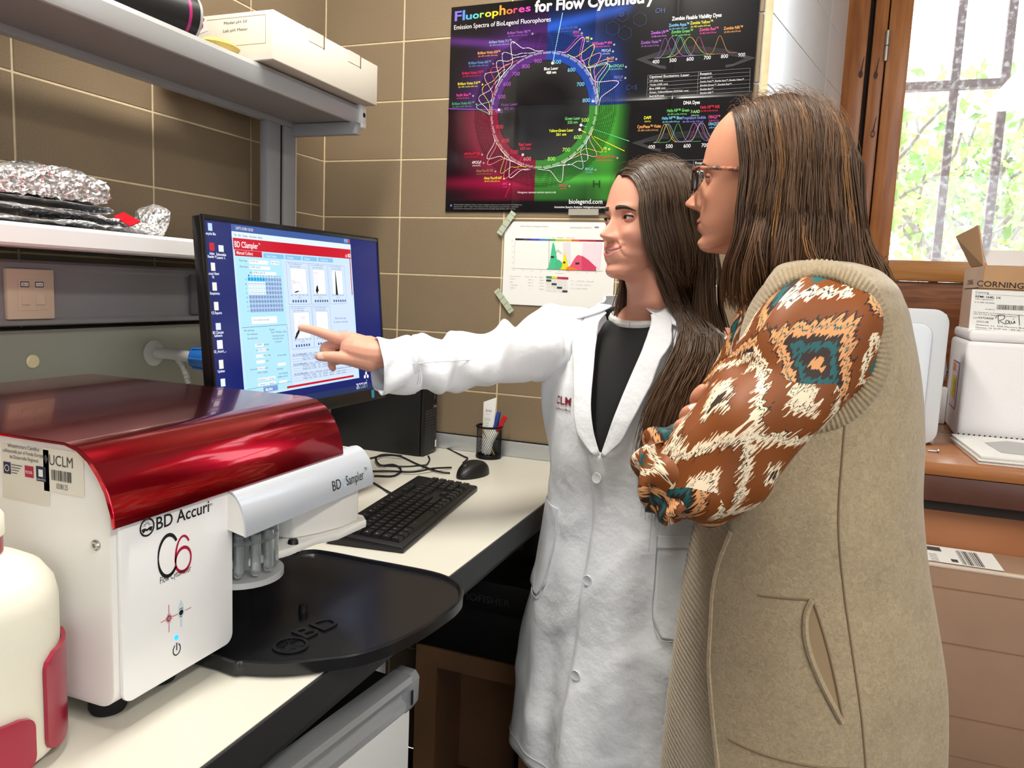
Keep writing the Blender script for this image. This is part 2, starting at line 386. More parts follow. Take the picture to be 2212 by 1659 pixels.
# knots in the frame posts
M_KNOT = mat('wood_knot', (74, 40, 26), .5); M_KNOTC = mat('wood_knot_core', (150, 100, 66), .5)
for (kx, kz, ry) in ((1.4605, 2.14, -.0303), (1.505, 2.135, -.0283), (1.513, 1.953, -.0283)):
    g = disc2d((0, 0), 1, (kx, YW+ry, kz), EX*.0065, EZ*.012)
    k = obj('knot', g, M_KNOT, win, smooth=False)
    if kz < 2: obj('knot_core', disc2d((0, 0), 1, (kx, YW+ry-.0003, kz), EX*.0045, EZ*.006), M_KNOTC, k, smooth=False)
    obj('knot_streak', poly2d([(-.003, .006), (.003, .006), (.0045, .03), (.007, .055), (.0045, .052), (.001, .03)], (kx, YW+ry-.0001, kz), EX, EZ), M_KNOT, k, smooth=False)
wp = struct('wall_below_window', box(1.36, 2.8, YW+.005, YW+.07, 0, 1.4895), M_GAP, smooth=False)
for z0, z1, m in ((1.2045, 1.489, M_PLANK), (1.135, 1.2, M_PLANK), (1.108, 1.133, M_DARKW), (1.068, 1.106, M_PLANK)):
    obj('plank', box(1.40, 2.76, YW-.006, YW+.005, z0, z1, .002), m, wp)
struct('window_sill', box(1.228, 2.955, -.06, YW, 1.037, 1.067, .004), M_SILL)
struct('trim_2', box(1.228, 2.955, -.058, .30, .978, 1.0365, .003), M_DARKW)
struct('trim_3', box(1.228, 2.955, -.045, .30, .955, .9775), M_GAP)
M_RAD = mat('orange_brown_panel', (164, 106, 68), .5, var=(3, .08))
struct('wall_under_sill', box(1.228, 2.955, -.02, .12, 0, .9545), M_RAD, smooth=False)
# unseen windows, added to bring daylight onto the coat and bench
wo = tag(thing('unseen_window_2', None, None, (4.24, -3.2, 1.)), kind='structure')
for a in (-3.7, -3.23, -2.76): obj('frame_post', box(4.22, 4.27, a, a+.06, 1., 2.5), M_PINE, wo, smooth=False)
for z in (1., 2.44): obj('frame_rail', box(4.225, 4.265, -3.7, -2.7, z, z+.06), M_PINEX, wo, smooth=False)
for a in (-3.64, -3.17): obj('pane', box(4.24, 4.244, a, a+.41, 1.06, 2.44), M_GLASS, wo, smooth=False)
wo3 = tag(thing('unseen_window_3', None, None, (2.9, -4.08, 1.2)), kind='structure')
for a in (2.2, 2.87, 3.54): obj('frame_post', box(a, a+.06, -4.1, -4.05, 1.2, 2.6), M_PINE, wo3, smooth=False)
for z in (1.2, 2.54): obj('frame_rail', box(2.2, 3.6, -4.095, -4.055, z, z+.06), M_PINEX, wo3, smooth=False)
for a in (2.26, 2.93): obj('pane', box(a, a+.61, -4.08, -4.076, 1.26, 2.54), M_GLASS, wo3, smooth=False)
# ceiling lamps of the room
M_LAMPBODY = mat('lamp_housing', (235, 235, 232), .5)
M_TUBE = mat('lamp_tube', (255, 255, 255), .5, emit=(255, 240, 214), estr=1.)
def ceiling_lamp(x, y, rot, power):
    t = thing('ceiling_lamp', 'white fluorescent ceiling lamp with bare tubes above the bench' if x < 1.5 else 'white fluorescent ceiling lamp with bare tubes in the middle of the room', 'ceiling lamp', (x, y, CEIL-.09), rot)
    obj('housing', box(-.62, .62, -.14, .14, .045, .09, .006), M_LAMPBODY, t, local=True)
    for s in (-.07, .07):
        obj('tube', tube([(-.59, s, .022), (.59, s, .022)], .014, 12), M_TUBE, t, local=True)
    a = area('lamp_light', (x, y, CEIL-.105), (0, 0, rot), 1.18, .22, power, (1., .95, .85))
    return t
ceiling_lamp(.75, -1.05, PI/2, 38)
ceiling_lamp(2.5, -2.2, PI/2, 34)
# ------------------------------------------------------------------ lab bench
ZB = .949
M_LAM = mat('white_laminate', (206, 203, 192), .35, spec=.4, var=(5, .02))
M_EDGE = mat('charcoal_edge_band', (38, 39, 42), .5, bump=(200, .15, .001))
M_BLACK = mat('black_plastic', (16, 16, 18), .45)
M_BLACKM = mat('matt_black', (10, 10, 11), .8)
M_ALU = mat('brushed_aluminium', (196, 199, 202), .38, .55, bump=(90, .05, .001))
M_GREY = mat('grey_enamel', (142, 144, 148), .5)
M_WHITE = mat('white_enamel', (228, 228, 226), .38, coat=.15)
bench = thing('lab_bench', 'long white laminate lab bench with a charcoal front edge along the tiled wall', 'bench', (.45, -1.6, 0))
obj('worktop', box(.0015, .8585, -3.2, -.0015, ZB-.03, ZB, .001, 1), M_LAM, bench)
obj('front_edge', join(box(.8585, .8625, -3.2, -.0015, ZB-.047, ZB-.0008, .001, 1), box(.80, .8585, -3.2, -.0015, ZB-.047, ZB-.0301)), M_EDGE, bench)
obj('upstand', box(.002, .8585, -.014, -.0005, ZB+.0003, ZB+.042, .002), M_ALU, bench)
obj('upstand_seal', box(.002, .8585, -.004, -.0008, ZB+.042, ZB+.045), M_BLACKM, bench)
obj('front_rail', box(.79, .83, -3.15, -.02, ZB-.085, ZB-.0475), M_EDGE, bench)
for y in (-.06, -1.75, -3.1): obj('leg', box(.70, .75, y-.02, y+.02, 0, ZB-.0475, .003), M_EDGE, bench)
for y in (-.06, -1.75, -3.1): obj('leg', box(.1, .15, y-.02, y+.02, 0, ZB-.0475, .003), M_EDGE, bench)
# cupboard standing askew under the bench
ca = math.radians(5.65)
cb = thing('under_bench_cabinet', 'white cupboard with an aluminium grip rail standing askew under the bench', 'cabinet', (.816, -.931, 0), -ca)
W_, D_, H_ = .46, .5, .80
obj('body', box(-D_, -.022, -W_+.004, -.004, .06, H_-.02, .002), M_BLACK, cb, local=True)
obj('plinth', box(-D_+.03, -.05, -W_+.02, -.02, 0, .0595), M_BLACKM, cb, local=True)
dr = obj('door', box(-.021, -.001, -W_, 0, .065, H_-.0695, .003), M_WHITE, cb, local=True)
hp = obj('grip_rail', prism([(-.021, H_-.068), (.0, H_-.068), (.004, H_-.062), (.004, H_-.052), (-.006, H_-.046), (-.006, H_-.03), (.010, H_-.022), (.014, H_-.012), (.012, H_-.002), (.006, H_), (-.021, H_)], 'y', -W_, -.018), M_ALU, cb, local=True, angle=25)
obj('end_cap', prism([(-.021, H_-.069), (.002, H_-.069), (.014, H_-.05), (.0155, H_-.01), (.008, H_), (-.021, H_)], 'y', -.0178, .001, .002), M_GREY, cb, local=True)
obj('lock_slot', prism(rrect(-.022, -.016, H_-.05, H_-.025, .0025, 3), 'x', .0142, .0150), M_BLACKM, cb, local=True)
# chrome support post beside the cupboard
sp = obj('table_support_post', box(.66, .69, -.83, -.79, 0, ZB-.0475, .003), M_ALU)
tag(sp, 'slim aluminium support post under the bench behind the cupboard', 'post')

# ------------------------------------------------------------------ boxes stored under the bench
M_CARD = mat('brown_cardboard', (118, 84, 56), .85, bump=(40, .2, .001), var=(10, .08))
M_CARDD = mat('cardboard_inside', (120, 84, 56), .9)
M_PAPER = mat('white_paper', (236, 236, 234), .7)
M_INK = mat('black_ink', (20, 20, 22), .6)
ub = thing('cardboard_box', 'brown cardboard box with an energy rating label under the bench', 'box', (.7, -.13, 0))
obj('carton', join(box(.50, .84, -.30, -.02, 0, .012), box(.50, .512, -.30, -.02, .012, .50), box(.828, .84, -.30, -.02, .012, .50), box(.512, .828, -.30, -.288, .012, .06), box(.512, .828, -.032, -.02, .012, .50), box(.512, .56, -.30, -.288, .06, .50), box(.79, .828, -.30, -.288, .06, .50), box(.56, .79, -.30, -.288, .45, .50), box(.512, .828, -.288, -.032, .49, .5)), M_CARD, ub, smooth=False)
lb = obj('energy_label', plane_geo((.8405, 0, 0), EY, EZ, (-.235, -.055, .14, .49)), M_PAPER, ub, smooth=False)
for i, c in enumerate(((38, 120, 60), (90, 160, 60), (190, 190, 40), (225, 170, 30), (220, 110, 40), (190, 40, 40))):
    obj('rating_arrow', poly2d([(-.225, .385-i*.021), (-.175+i*.012, .385-i*.021), (-.165+i*.012, .3765-i*.021), (-.175+i*.012, .368-i*.021), (-.225, .368-i*.021)], (.8408, 0, 0), EY, EZ), mat('rating_%d' % i, c, .6), lb, smooth=False)
obj('label_print', join(plane_geo((.8408, 0, 0), EY, EZ, (-.225, -.09, .43, .475)), plane_geo((.8408, 0, 0), EY, EZ, (-.10, -.075, .31, .335)), bars2d((-.2, -.1, .18, .24), 20, 3, (.8408, 0, 0), EY, EZ)), M_INK, lb, smooth=False)
bx2 = thing('black_box', 'black printed box lying on the cardboard box under the bench', 'box', (.66, -.15, .50))
obj('carton', box(.50, .835, -.295, -.03, .5005, .62, .003), M_BLACK, bx2)
obj('lid', box(.495, .815, -.30, -.045, .6205, .70, .003), M_BLACK, bx2)
M_DIM = mat('dim_grey_print', (60, 60, 62), .6)
obj('lettering', text('THERMOFISHER', (.55, -.3003, .645), EX, EZ, .018, .2), M_DIM, bx2, smooth=False)

# ------------------------------------------------------------------ service shelving over the bench
M_SHW = mat('white_shelf_laminate', (220, 220, 222), .35)
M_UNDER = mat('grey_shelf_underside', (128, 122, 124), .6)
sh = thing('service_shelf_unit', 'grey aluminium shelf unit with two shelves fixed along the tiled wall', 'shelf', (.15, -1.6, ZB))
Y0 = -3.0
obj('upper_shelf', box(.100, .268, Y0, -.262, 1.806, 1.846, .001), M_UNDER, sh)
obj('upper_front_profile', prism([(.268, 1.804), (.276, 1.804), (.279, 1.812), (.2795, 1.838), (.276, 1.847), (.266, 1.849), (.262, 1.8465), (.268, 1.846)], 'y', Y0, -.262), M_ALU, sh, angle=20)
obj('upper_rear_rail', join(box(.076, .0995, Y0, -.262, 1.794, 1.84, .002), box(.070, .0755, Y0, -.262, 1.80, 1.83)), M_GREY, sh)
ec = obj('end_cap', prism(rrect(.266, .288, 1.794, 1.852, .006, 4), 'y', -.2615, -.24, .002), M_WHITE, sh)
obj('end_cap_hole', prism([(.2895, 1.822)]+[] if False else arc(-.251, 1.826, .006, 0, 2*PI, 12)[:-1], 'x', .2875, .2884), M_BLACKM, ec)
obj('bracket', prism([(-.284, 1.775), (-.262, 1.775), (-.262, 1.805), (-.284, 1.805)], 'x', .07, .285, .002), M_GREY, sh)
obj('bracket_screw', lathe([(0, 0), (.006, .001), (.006, .006), (0, .008)], (.125, -.2725, 1.8055), 12), M_WHITE, sh)
for (y0, y1, m) in ((-.383, -.331, M_GREY), (-.318, -.272, M_GREY)):
    obj('post_profile', box(.076, .098, y0, y1, ZB+.001, 1.794, .002), m, sh)
obj('post_slot', box(.080, .092, -.331, -.318, ZB+.001, 1.794), M_BLACKM, sh)
obj('post_trim', box(.0765, .0985, -.2715, -.266, ZB+.001, 1.774), M_ALU, sh)
obj('lower_shelf', box(.02, .238, Y0, -.36, 1.446, 1.4795, .001), M_SHW, sh)
obj('lower_front_profile', prism([(.2385, 1.4445), (.244, 1.446), (.246, 1.450), (.246, 1.475), (.243, 1.4805), (.2385, 1.481)], 'y', Y0, -.36), M_SHW, sh, angle=20)
M_DUCT = mat('grey_service_duct', (132, 130, 134), .5)
obj('service_duct', prism([(.04, 1.314), (.112, 1.314), (.121, 1.317), (.122, 1.323), (.115, 1.328), (.115, 1.408), (.119, 1.413), (.118, 1.421), (.108, 1.426), (.04, 1.426)], 'y', Y0, -.385), M_DUCT, sh, angle=25)
M_PANEL = mat('sage_grey_panel', (150, 150, 140), .55)
obj('back_panel', box(.02, .09, Y0, -.385, ZB+.001, 1.304), M_PANEL, sh)
# sockets on the duct
M_SOCK = mat('beige_socket_plastic', (206, 186, 164), .45)
def socket(y0, y1, z0, z1, m, label, detail=True):
    t = thing('socket_plate', label, 'socket', (.115, (y0+y1)/2, z0))
    obj('cover_plate', box(.1155, .126, y0, y1, z0, z1, .002), m, t)
    if detail:
        a = (y0+y1)/2; h = z1-z0; wd = y1-y0
        obj('insert_frame', join(box(.1262, .1272, a-wd*.30, a+wd*.31, z0+h*.18, z0+h*.79, .0004)), m, t)
        for s in (-1, 1):
            c = a+s*wd*.155
            obj('rocker', prism([(.1272, z0+h*.28), (.131, z0+h*.30), (.128, z0+h*.5), (.1272, z0+h*.5)], 'y', c-wd*.085, c+wd*.085), m, t, smooth=False)
            lab = obj('marker_label', plane_geo((.1276, 0, 0), EY, EZ, (c-wd*.09, c+wd*.09, z0+h*.64, z0+h*.75)), M_INK, t, smooth=False)
            obj('marker_window', plane_geo((.1278, 0, 0), EY, EZ, (c-wd*.075, c+wd*.075, z0+h*.658, z0+h*.732)), M_PAPER, lab, smooth=False)
            obj('marker_text', text('D-1' if s < 0 else 'V-13', (.128, c, z0+h*.675), EY, EZ, h*.035, wd*.1, 'c', .03), M_INK, lab, smooth=False)
    else:
        obj('socket_well', lathe([(.018, 0), (.018, .002), (.02, .002), (.02, 0)], (0, 0, 0), 20) if False else prism(arc((y0+y1)/2+.008, (z0+z1)/2, .019, 0, 2*PI, 24)[:-1], 'x', .126, .1268), M_BLACKM, t)
    return t
socket(-1.078, -.992, 1.326, 1.411, M_SOCK, 'beige double data socket plate on the grey duct under the lower shelf')
socket(-.665, -.58, 1.328, 1.412, mat('dark_grey_socket', (92, 90, 92), .5), 'grey power socket plate on the duct beside the monitor', False)
bt = obj('cover_button', lathe([(0, 0), (.012, 0), (.0122, .002), (.010, .004), (0, .0045)], (0, 0, 0), 24), mat('cream_plastic', (226, 212, 168), .45))
bt.rotation_euler = (0, PI/2, 0); bt.location = (.0905, -1.011, 1.249); tag(bt, 'round cream plastic cover button on the grey panel behind the cytometer', 'button')
# service tap
M_TAPG = mat('light_grey_tap_body', (178, 178, 176), .35)
M_BLUE = mat('blue_tap_head', (24, 92, 168), .35, coat=.2)
tp = thing('service_tap', 'grey gas tap with a blue knob on the panel behind the monitor', 'tap', (.0905, -.74, 1.247))
R90 = np.array(Matrix.Rotation(PI/2, 4, 'Y'))
obj('rosette', xf(lathe([(0, 0), (.026, 0), (.027, .004), (.02, .009), (.012, .01)], n=28), Matrix.Translation((0, 0, 0)) @ Matrix.Rotation(PI/2, 4, 'Y')), M_TAPG, tp, local=True)
obj('body', tube(spline([(.008, 0, 0), (.04, .005, 0), (.07, .012, -.002), (.085, .016, -.004)], 12), [.011]*4+[.0115]*4+[.012]*4, 16), M_TAPG, tp, local=True)
nz = []
for i in range(22): nz.append(.006+(.0012 if i % 3 == 0 else 0) if i > 4 else .0075)
obj('hose_nozzle', tube(spline([(.055, .01, -.004), (.066, .014, -.025), (.072, .018, -.045), (.075, .02, -.06)], 22), nz, 12), M_TAPG, tp, local=True)
kn = []
d0 = np.array([.085, .016, -.004]); dk = np.array([.93, .36, -.06]); dk /= np.linalg.norm(dk)
obj('knob', tube([d0, d0+dk*.003, d0+dk*.02, d0+dk*.05, d0+dk*.056, d0+dk*.058], [.014, .020, .0225, .0235, .021, .013], 18), M_BLUE, tp, local=True, angle=40)
obj('knob_cap', tube([d0+dk*.0575, d0+dk*.0605], [.014, .013], 18), M_BLACK, tp, local=True)
obj('knob_grip', join(*[tube([d0+dk*.012+np.array([0, math.cos(a)*.0225, math.sin(a)*.0225]), d0+dk*.048+np.array([0, math.cos(a)*.024, math.sin(a)*.024])], .0032, 6) for a in np.linspace(0, 2*PI, 7)[:-1]]), M_BLUE, tp, local=True)

# ------------------------------------------------------------------ things on the upper shelf
M_BOXW = mat('white_carton', (226, 220, 208), .7, var=(6, .02))
M_RED = mat('red_print', (190, 40, 34), .6)
ph = thing('instrument_box', 'white carton of a lab pH meter on the upper shelf', 'box', (.17, -.44, 1.8505))
obj('carton', box(.022, .315, -.641, -.236, 1.8515, 1.947, .0015), M_BOXW, ph)
obj('bottom_fold', box(.026, .311, -.637, -.24, 1.8505, 1.8514), mat('carton_bottom_fold', (176, 164, 156), .8), ph)  # bottom fold in a tone darker than the carton
obj('top_flap', join(prism([(-.638, 1.9475), (-.60, 1.952), (-.45, 1.955), (-.30, 1.952), (-.30, 1.950), (-.45, 1.953), (-.60, 1.950), (-.638, 1.946)], 'x', .03, .29)), M_CARDD, ph, smooth=False)
for (a, b) in ((-.522, -.468), (-.37, -.318)):
    obj('tuck_tab', box(.3151, .3158, a, b, 1.922, 1.9475), M_BOXW, ph, smooth=False)
    obj('tab_slot', box(.3151, .3159, b+.0008, b+.004, 1.92, 1.948), M_CARDD, ph, smooth=False)
yl = -.6414
obj('label_outline', join(*[ribbon2d(s, .0008, (0, yl, 0), EX, EZ) for s in ([(.125, 1.883), (.297, 1.883)], [(.125, 1.938), (.297, 1.938)], [(.125, 1.883), (.125, 1.938)], [(.297, 1.883), (.297, 1.938)])]), mat('tan_print', (150, 120, 80), .7), ph, smooth=False)
st = obj('logo_sticker', poly2d([(.098, 1.905), (.152, 1.918), (.148, 1.944), (.094, 1.931)], (0, yl-.0002, 0), EX, EZ), M_PAPER, ph, smooth=False)
obj('logo', text('XS', (.102, yl-.0005, 1.914), EX*.97+EZ*.22, EZ, .020, .042, bold=.04, shear=.25), M_RED, st, smooth=False)
obj('lettering', join(text('Model pH 50', (.222, yl-.0003, 1.926), EX, EZ, .0055, .058, 'c'), text('Lab pH Meter', (.222, yl-.0003, 1.911), EX, EZ, .0055, .062, 'c'), text('Serial No:', (.158, yl-.0003, 1.899), EX, EZ, .003, .024), text('CE', (.132, yl-.0003, 1.893), EX, EZ, .0045, .008)), M_INK, ph, smooth=False)
obj('faint_stamp', text('00286', (.158, yl-.0003, 1.893), EX, EZ, .003, .018), mat('faint_print', (170, 165, 150), .7), ph, smooth=False)
M_CLEAR = mat('clear_plastic', (235, 240, 242), .08, trans=.9, spec=.5)
hk = thing('stand_clamp', 'black clamp with clear posts standing behind the pH meter carton', 'clamp', (.05, -.35, 1.948))
obj('cap', prism([(.03, 1.975), (.035, 1.99), (.075, 1.992), (.082, 1.975)], 'y', -.40, -.33, .002), M_BLACK, hk)
for y in (-.385, -.345): obj('post', box(.045, .06, y-.006, y+.006, 1.949, 1.975, .001), M_WHITE, hk)
rl = thing('black_canister', 'black canister with a magenta stripe lying on the upper shelf', 'canister', (.2, -.80, 1.849))
dd = np.array([.30, .95, 0]); dd /= np.linalg.norm(dd); pe = np.array([.235, -.775, 1.849+.041])
obj('canister_body', tube([pe-dd*.20, pe-dd*.004, pe], [.040, .040, .036], 32), M_BLACK, rl)
obj('stripe', tube([pe-dd*.028, pe-dd*.022], .0403, 32), mat('magenta_band', (150, 30, 96), .4), rl)
obj('end_rim', tube([pe-dd*.006, pe-dd*.0005], [.0405, .0395], 32), M_ALU, rl)
yb_ = obj('yellow_bag', xf(lathe([(0, 0), (.03, .003), (.036, .012), (.024, .022), (0, .026)], n=16), Matrix.Translation((.235, -.705, 1.8495)) @ Matrix.Diagonal((1, 1.3, 1, 1))), mat('yellow_plastic', (222, 190, 104), .5, bump=(60, .6, .01)))
tag(yb_, 'crumpled yellow bag tucked between the canister and the white carton', 'bag')
gb = thing('light_blocking_carton', 'unseen grey carton added on the upper shelf to block lamp light', 'box', (.14, -1.3, 1.8495))  # out-of-view carton, added to block lamp light falling behind the shelf
obj('carton', box(.015, .265, -1.75, -.985, 1.8495, 2.12, .003), M_GREY, gb); obj('lid', box(.012, .268, -1.753, -.982, 2.1205, 2.15, .003), M_GREY, gb)

# ------------------------------------------------------------------ crumpled foil on the lower shelf
def foil_mat():
    m = mat('aluminium_foil', (238, 238, 240), .36, .9); nt = m.node_tree; L = nt.links.new; b = nt.nodes['Principled BSDF']
    tc = nt.nodes.new('ShaderNodeTexCoord'); v = nt.nodes.new('ShaderNodeTexVoronoi'); v.inputs['Scale'].default_value = 130; L(tc.outputs['Object'], v.inputs['Vector'])
    bp = nt.nodes.new('ShaderNodeBump'); bp.inputs['Strength'].default_value = .8; bp.inputs['Distance'].default_value = .004; L(v.outputs['Distance'], bp.inputs['Height']); L(bp.outputs[0], b.inputs['Normal']); return m
M_FOIL = foil_mat()
ZS = 1.4815
def crumple_grid(P, amp, seed):
    r = np.random.default_rng(seed); P = np.asarray(P, float); return P+r.normal(0, amp, P.shape)
def foil_sheet(name, path_yz, x0, x1, amp, seed, label, th=.0006):
    """a folded sheet: profile in (y,z) swept along x"""
    prof = spline([(p[0], p[1]) for p in path_yz], 46); n = 26
    G = np.array([[(x0+(x1-x0)*j/(n-1), p[0], p[1]) for j in range(n)] for p in prof]); G = crumple_grid(G, amp, seed)
    o = obj(name, grid(G), M_FOIL, smooth=False); md = o.modifiers.new('thickness', 'SOLIDIFY'); md.thickness = th
    return tag(o, label, 'foil')
def foil_block(y0, y1, x0, x1, z0, z1, seed, label):
    r = np.random.default_rng(seed); bm = bmesh.new(); bmesh.ops.create_grid(bm, x_segments=1, y_segments=1, size=1); bm.free()
    n1, n2, n3 = 34, 14, 12; G = []
    prof = [(x0, z0+.012)]+[(x0+(x1-x0)*t, z1+.004*math.sin(5*t)) for t in np.linspace(0, 1, n2)]+[(x1+.006*math.sin(3*t), z1-(z1-z0)*t) for t in np.linspace(.08, 1, n3)]+[(x1-.03, z0+.002), (x0, z0)]
    for i in range(n1):
        t = i/(n1-1); y = y0+(y1-y0)*t; k = 1-.10*max(0, t-.8)/.2; row = []
        for (x, z) in prof: row.append((x+r.normal(0, .0022), y+r.normal(0, .0016)+(.012*math.sin((z-z0)*70) if i == n1-1 else 0), (z0+(z-z0)*k)+.010*math.sin(9*t+1)*(z-z0)/(z1-z0)*.6+r.normal(0, .0020)))
        G.append(row)
    V, F = grid(np.array(G), closev=True); m_ = len(prof); F = F+[list(range(m_))[::-1], [(n1-1)*m_+j for j in range(m_)]]
    return tag(obj('foil_block', (V, F), M_FOIL, smooth=False), label, 'foil')
foil_block(-1.26, -.972, .09, .222, ZS+.044, ZS+.092, 1, 'thick folded slab of aluminium foil on top of the foil heap')
foil_sheet('foil_sheet', [(-1.25, ZS+.029), (-1.10, ZS+.029), (-.985, ZS+.028), (-.957, ZS+.031), (-.953, ZS+.036), (-.975, ZS+.040), (-1.08, ZS+.040), (-1.25, ZS+.040)], .09, .222, .0009, 4, 'folded foil sheet with a rounded edge between the foil slab and the wrapper')
foil_sheet('foil_wrap', [(-1.3, ZS+.009), (-1.10, ZS+.008), (-1.00, ZS+.011), (-.93, ZS+.008), (-.915, ZS+.014), (-.95, ZS+.021), (-1.0, ZS+.024), (-1.12, ZS+.026), (-1.28, ZS+.022)], .08, .225, .0022, 2, 'flat crumpled foil wrapper under the folded foil sheet on the lower shelf')
def foil_ball(name, c, r3, seed, label, m=M_FOIL):
    bm = bmesh.new(); bmesh.ops.create_icosphere(bm, subdivisions=4, radius=1); r = np.random.default_rng(seed)
    D = [Vector(r.normal(0, 1, 3)).normalized() for _ in range(40)]; A = r.uniform(.72, 1.0, 40)
    for v in bm.verts:
        n = v.co.normalized(); k = min(a/max(n.dot(d), .05) for d, a in zip(D, A)); k = min(k, 1.25)*(1+r.normal(0, .02)); v.co = Vector((c[0]+n.x*k*r3[0], c[1]+n.y*k*r3[1], c[2]+n.z*k*r3[2]))
    V, F = bm_geo(bm); V = np.array(V); V[:, 2] = np.maximum(V[:, 2], ZS-.0005)
    return tag(obj(name, (V, F), m, smooth=False), label, 'foil')
foil_ball('foil_ball', (.19, -.838, ZS+.026), (.034, .036, .034), 5, 'upright crumpled ball of aluminium foil at the end of the foil heap')
foil_ball('foil_scrap', (.205, -.895, ZS+.012), (.03, .036, .015), 6, 'small crushed foil scrap between the foil ball and the wrapper')
rw = obj('red_wrapper', xf(box(-.018, .018, -.012, .012, -.001, .001), Matrix.Translation((.225, -.925, ZS+.024)) @ Matrix.Rotation(.4, 4, 'X') @ Matrix.Rotation(.5, 4, 'Y')), mat('red_foil_wrapper', (206, 24, 40), .3, .3))
tag(rw, 'scrap of shiny red wrapper stuck in the foil heap', 'wrapper')
# ------------------------------------------------------------------ flow cytometer
XF = .742; YS = -1.434; YM = -1.267; YE = -1.043; ZT = 1.244; ZF = .972
M_CYW = mat('white_instrument_shell', (232, 230, 226), .32, coat=.2)
M_CYF = mat('white_front_panel', (240, 240, 242), .25, coat=.3)
M_LID = mat('candy_red_lid', (176, 6, 34), .2, 1., coat=.6)
M_SILV = mat('silver_cover', (204, 211, 222), .34, .3, coat=.3, bump=(400, .05, .001))
M_CRIM = mat('crimson_plastic', (156, 14, 54), .3, coat=.4)
cy = thing('flow_cytometer', 'white benchtop flow cytometer with a glossy red lid', 'cytometer', (.5, -1.24, ZB))
side = [(.27, ZF+.012), (.282, ZF)]+arc(XF-.020, ZF+.020, .020, -PI/2, 0, 6)+[(XF, 1.18), (.735, 1.204), (.722, 1.226), (.706, 1.236), (.69, 1.2405), (.27, 1.2405)]
obj('housing', prism(side, 'y', YS, YM, .002), M_CYW, cy, angle=30)
obj('rear_housing', box(.27, .60, YM+.0005, YE-.01, ZF, 1.2405, .003), M_BLACK, cy)
obj('side_fairing', box(.27, .735, YE-.0098, YE-.002, 1.12, 1.2, .003), M_CYW, cy)
fp = obj('front_panel', prism(rrect(YS+.006, YM-.0005, ZF+.004, 1.178, .012, 5), 'x', XF+.0003, XF+.006, .0015), M_CYF, cy)
lidp = [(.262, 1.2), (.262, 1.242), (.266, ZT), (.69, ZT), (.708, 1.241), (.724, 1.232), (.737, 1.217), (.747, 1.199), (.753, 1.180), (.7545, 1.166), (.751, 1.164), (.748, 1.178), (.741, 1.1985), (.732, 1.213), (.72, 1.227), (.706, 1.2365), (.69, 1.2408), (.268, 1.2408), (.268, 1.2)]
lid = obj('lid', prism(lidp, 'y', YS-.006, YE, .0006, 1), M_LID, cy, angle=22)
for (x, y) in ((.70, -1.405), (.70, -1.335), (.32, -1.39), (.32, -1.10)): obj('foot', lathe([(.017, 0), (.019, .004), (.019, .0225), (0, .0226)], (x, y, ZB+.0005), 20), M_BLACKM, cy)
sc = obj('screw', xf(lathe([(0, 0), (.0055, 0), (.0055, .0015), (.004, .003), (.0022, .003), (.0018, .0012), (0, .0012)], n=18), Matrix.Translation((.723, YS, 1.143)) @ Matrix.Rotation(PI/2, 4, 'X')), M_STEEL, cy)
# print on the front panel (plane x = const, read along +y)
XP = XF+.0064
def F3(u, v): return onx(u, v, XP)
def fline(P, w): return ribbon2d([(p[1], p[2]) for p in P], w, (XP, 0, 0), EY, EZ)
blk = []; red = []
a, b = F3(338, 1145), F3(452, 1113); blk.append(text('BD Accuri', (XP, a[1], a[2]), EY, EZ, .0135, b[1]-a[1], bold=.012))
a2 = F3(453, 1092); blk.append(text('TM', (XP, a2[1]-.001, a2[2]-.001), EY, EZ, .003, .005))
lc = F3(318, 1139)
def bd_logo(c, R, o, r, u, inv=False):
    gs = [ribbon2d([(R*math.cos(t), R*math.sin(t)) for t in np.linspace(0, 2*PI, 33)], R*.22, o, r, u)]
    for k in range(7):
        t = PI*(.12+.76*k/6); gs.append(poly2d([(R*.30*math.cos(t-.13), R*.1+R*.30*math.sin(t-.13)), (R*.92*math.cos(t), R*.92*math.sin(t)), (R*.30*math.cos(t+.13), R*.1+R*.30*math.sin(t+.13))], o, r, u))
    gs.append(poly2d([(-R*.85, -R*.1), (-R*.4, -R*.02), (0, -R*.2), (R*.4, -R*.02), (R*.85, -R*.1), (R*.6, -R*.62), (R*.2, -R*.36), (0, -R*.5), (-R*.2, -R*.36), (-R*.6, -R*.62)], o, r, u))
    return join(*gs)
blk.append(bd_logo(None, .0088, lc, EY, EZ))
def vribbon(P, ws):
    P = np.array(P); T = np.gradient(P, axis=0); T /= np.linalg.norm(T, axis=1)[:, None]; N = np.stack([-T[:, 1], T[:, 0]], 1); V = []
    for p, n_, w_ in zip(P, N, ws): V += [(XP, p[0]+n_[0]*w_/2, p[1]+n_[1]*w_/2), (XP, p[0]-n_[0]*w_/2, p[1]-n_[1]*w_/2)]
    return V, [(2*i, 2*i+1, 2*i+3, 2*i+2) for i in range(len(P)-1)]
cc = F3(364, 1200); ts = np.linspace(.62, 2*PI-.75, 40)
blk.append(vribbon([(cc[1]+.0140*math.cos(t), cc[2]+.0225*math.sin(t)) for t in ts], .0018+.0022*np.abs(np.sin(ts))))
s6 = F3(396, 1198); ts = np.linspace(0, 2*PI, 40)
red.append(vribbon([(s6[1]+.0112*math.cos(t), s6[2]-.0055+.0135*math.sin(t)) for t in ts], .0024+.0014*np.sin(ts)**2))
red.append(vribbon([(s6[1]+.0112*math.cos(t), s6[2]-.003+.0240*math.sin(t)) for t in np.linspace(.75, PI+.1, 24)], [.0026]*24))
a, b = F3(346, 1262), F3(413, 1236); blk.append(text('Flow Cytometer', (XP, a[1], a[2]), EY, EZ, .0075, b[1]-a[1]))
c = F3(365, 1336); c2 = F3(393, 1320)
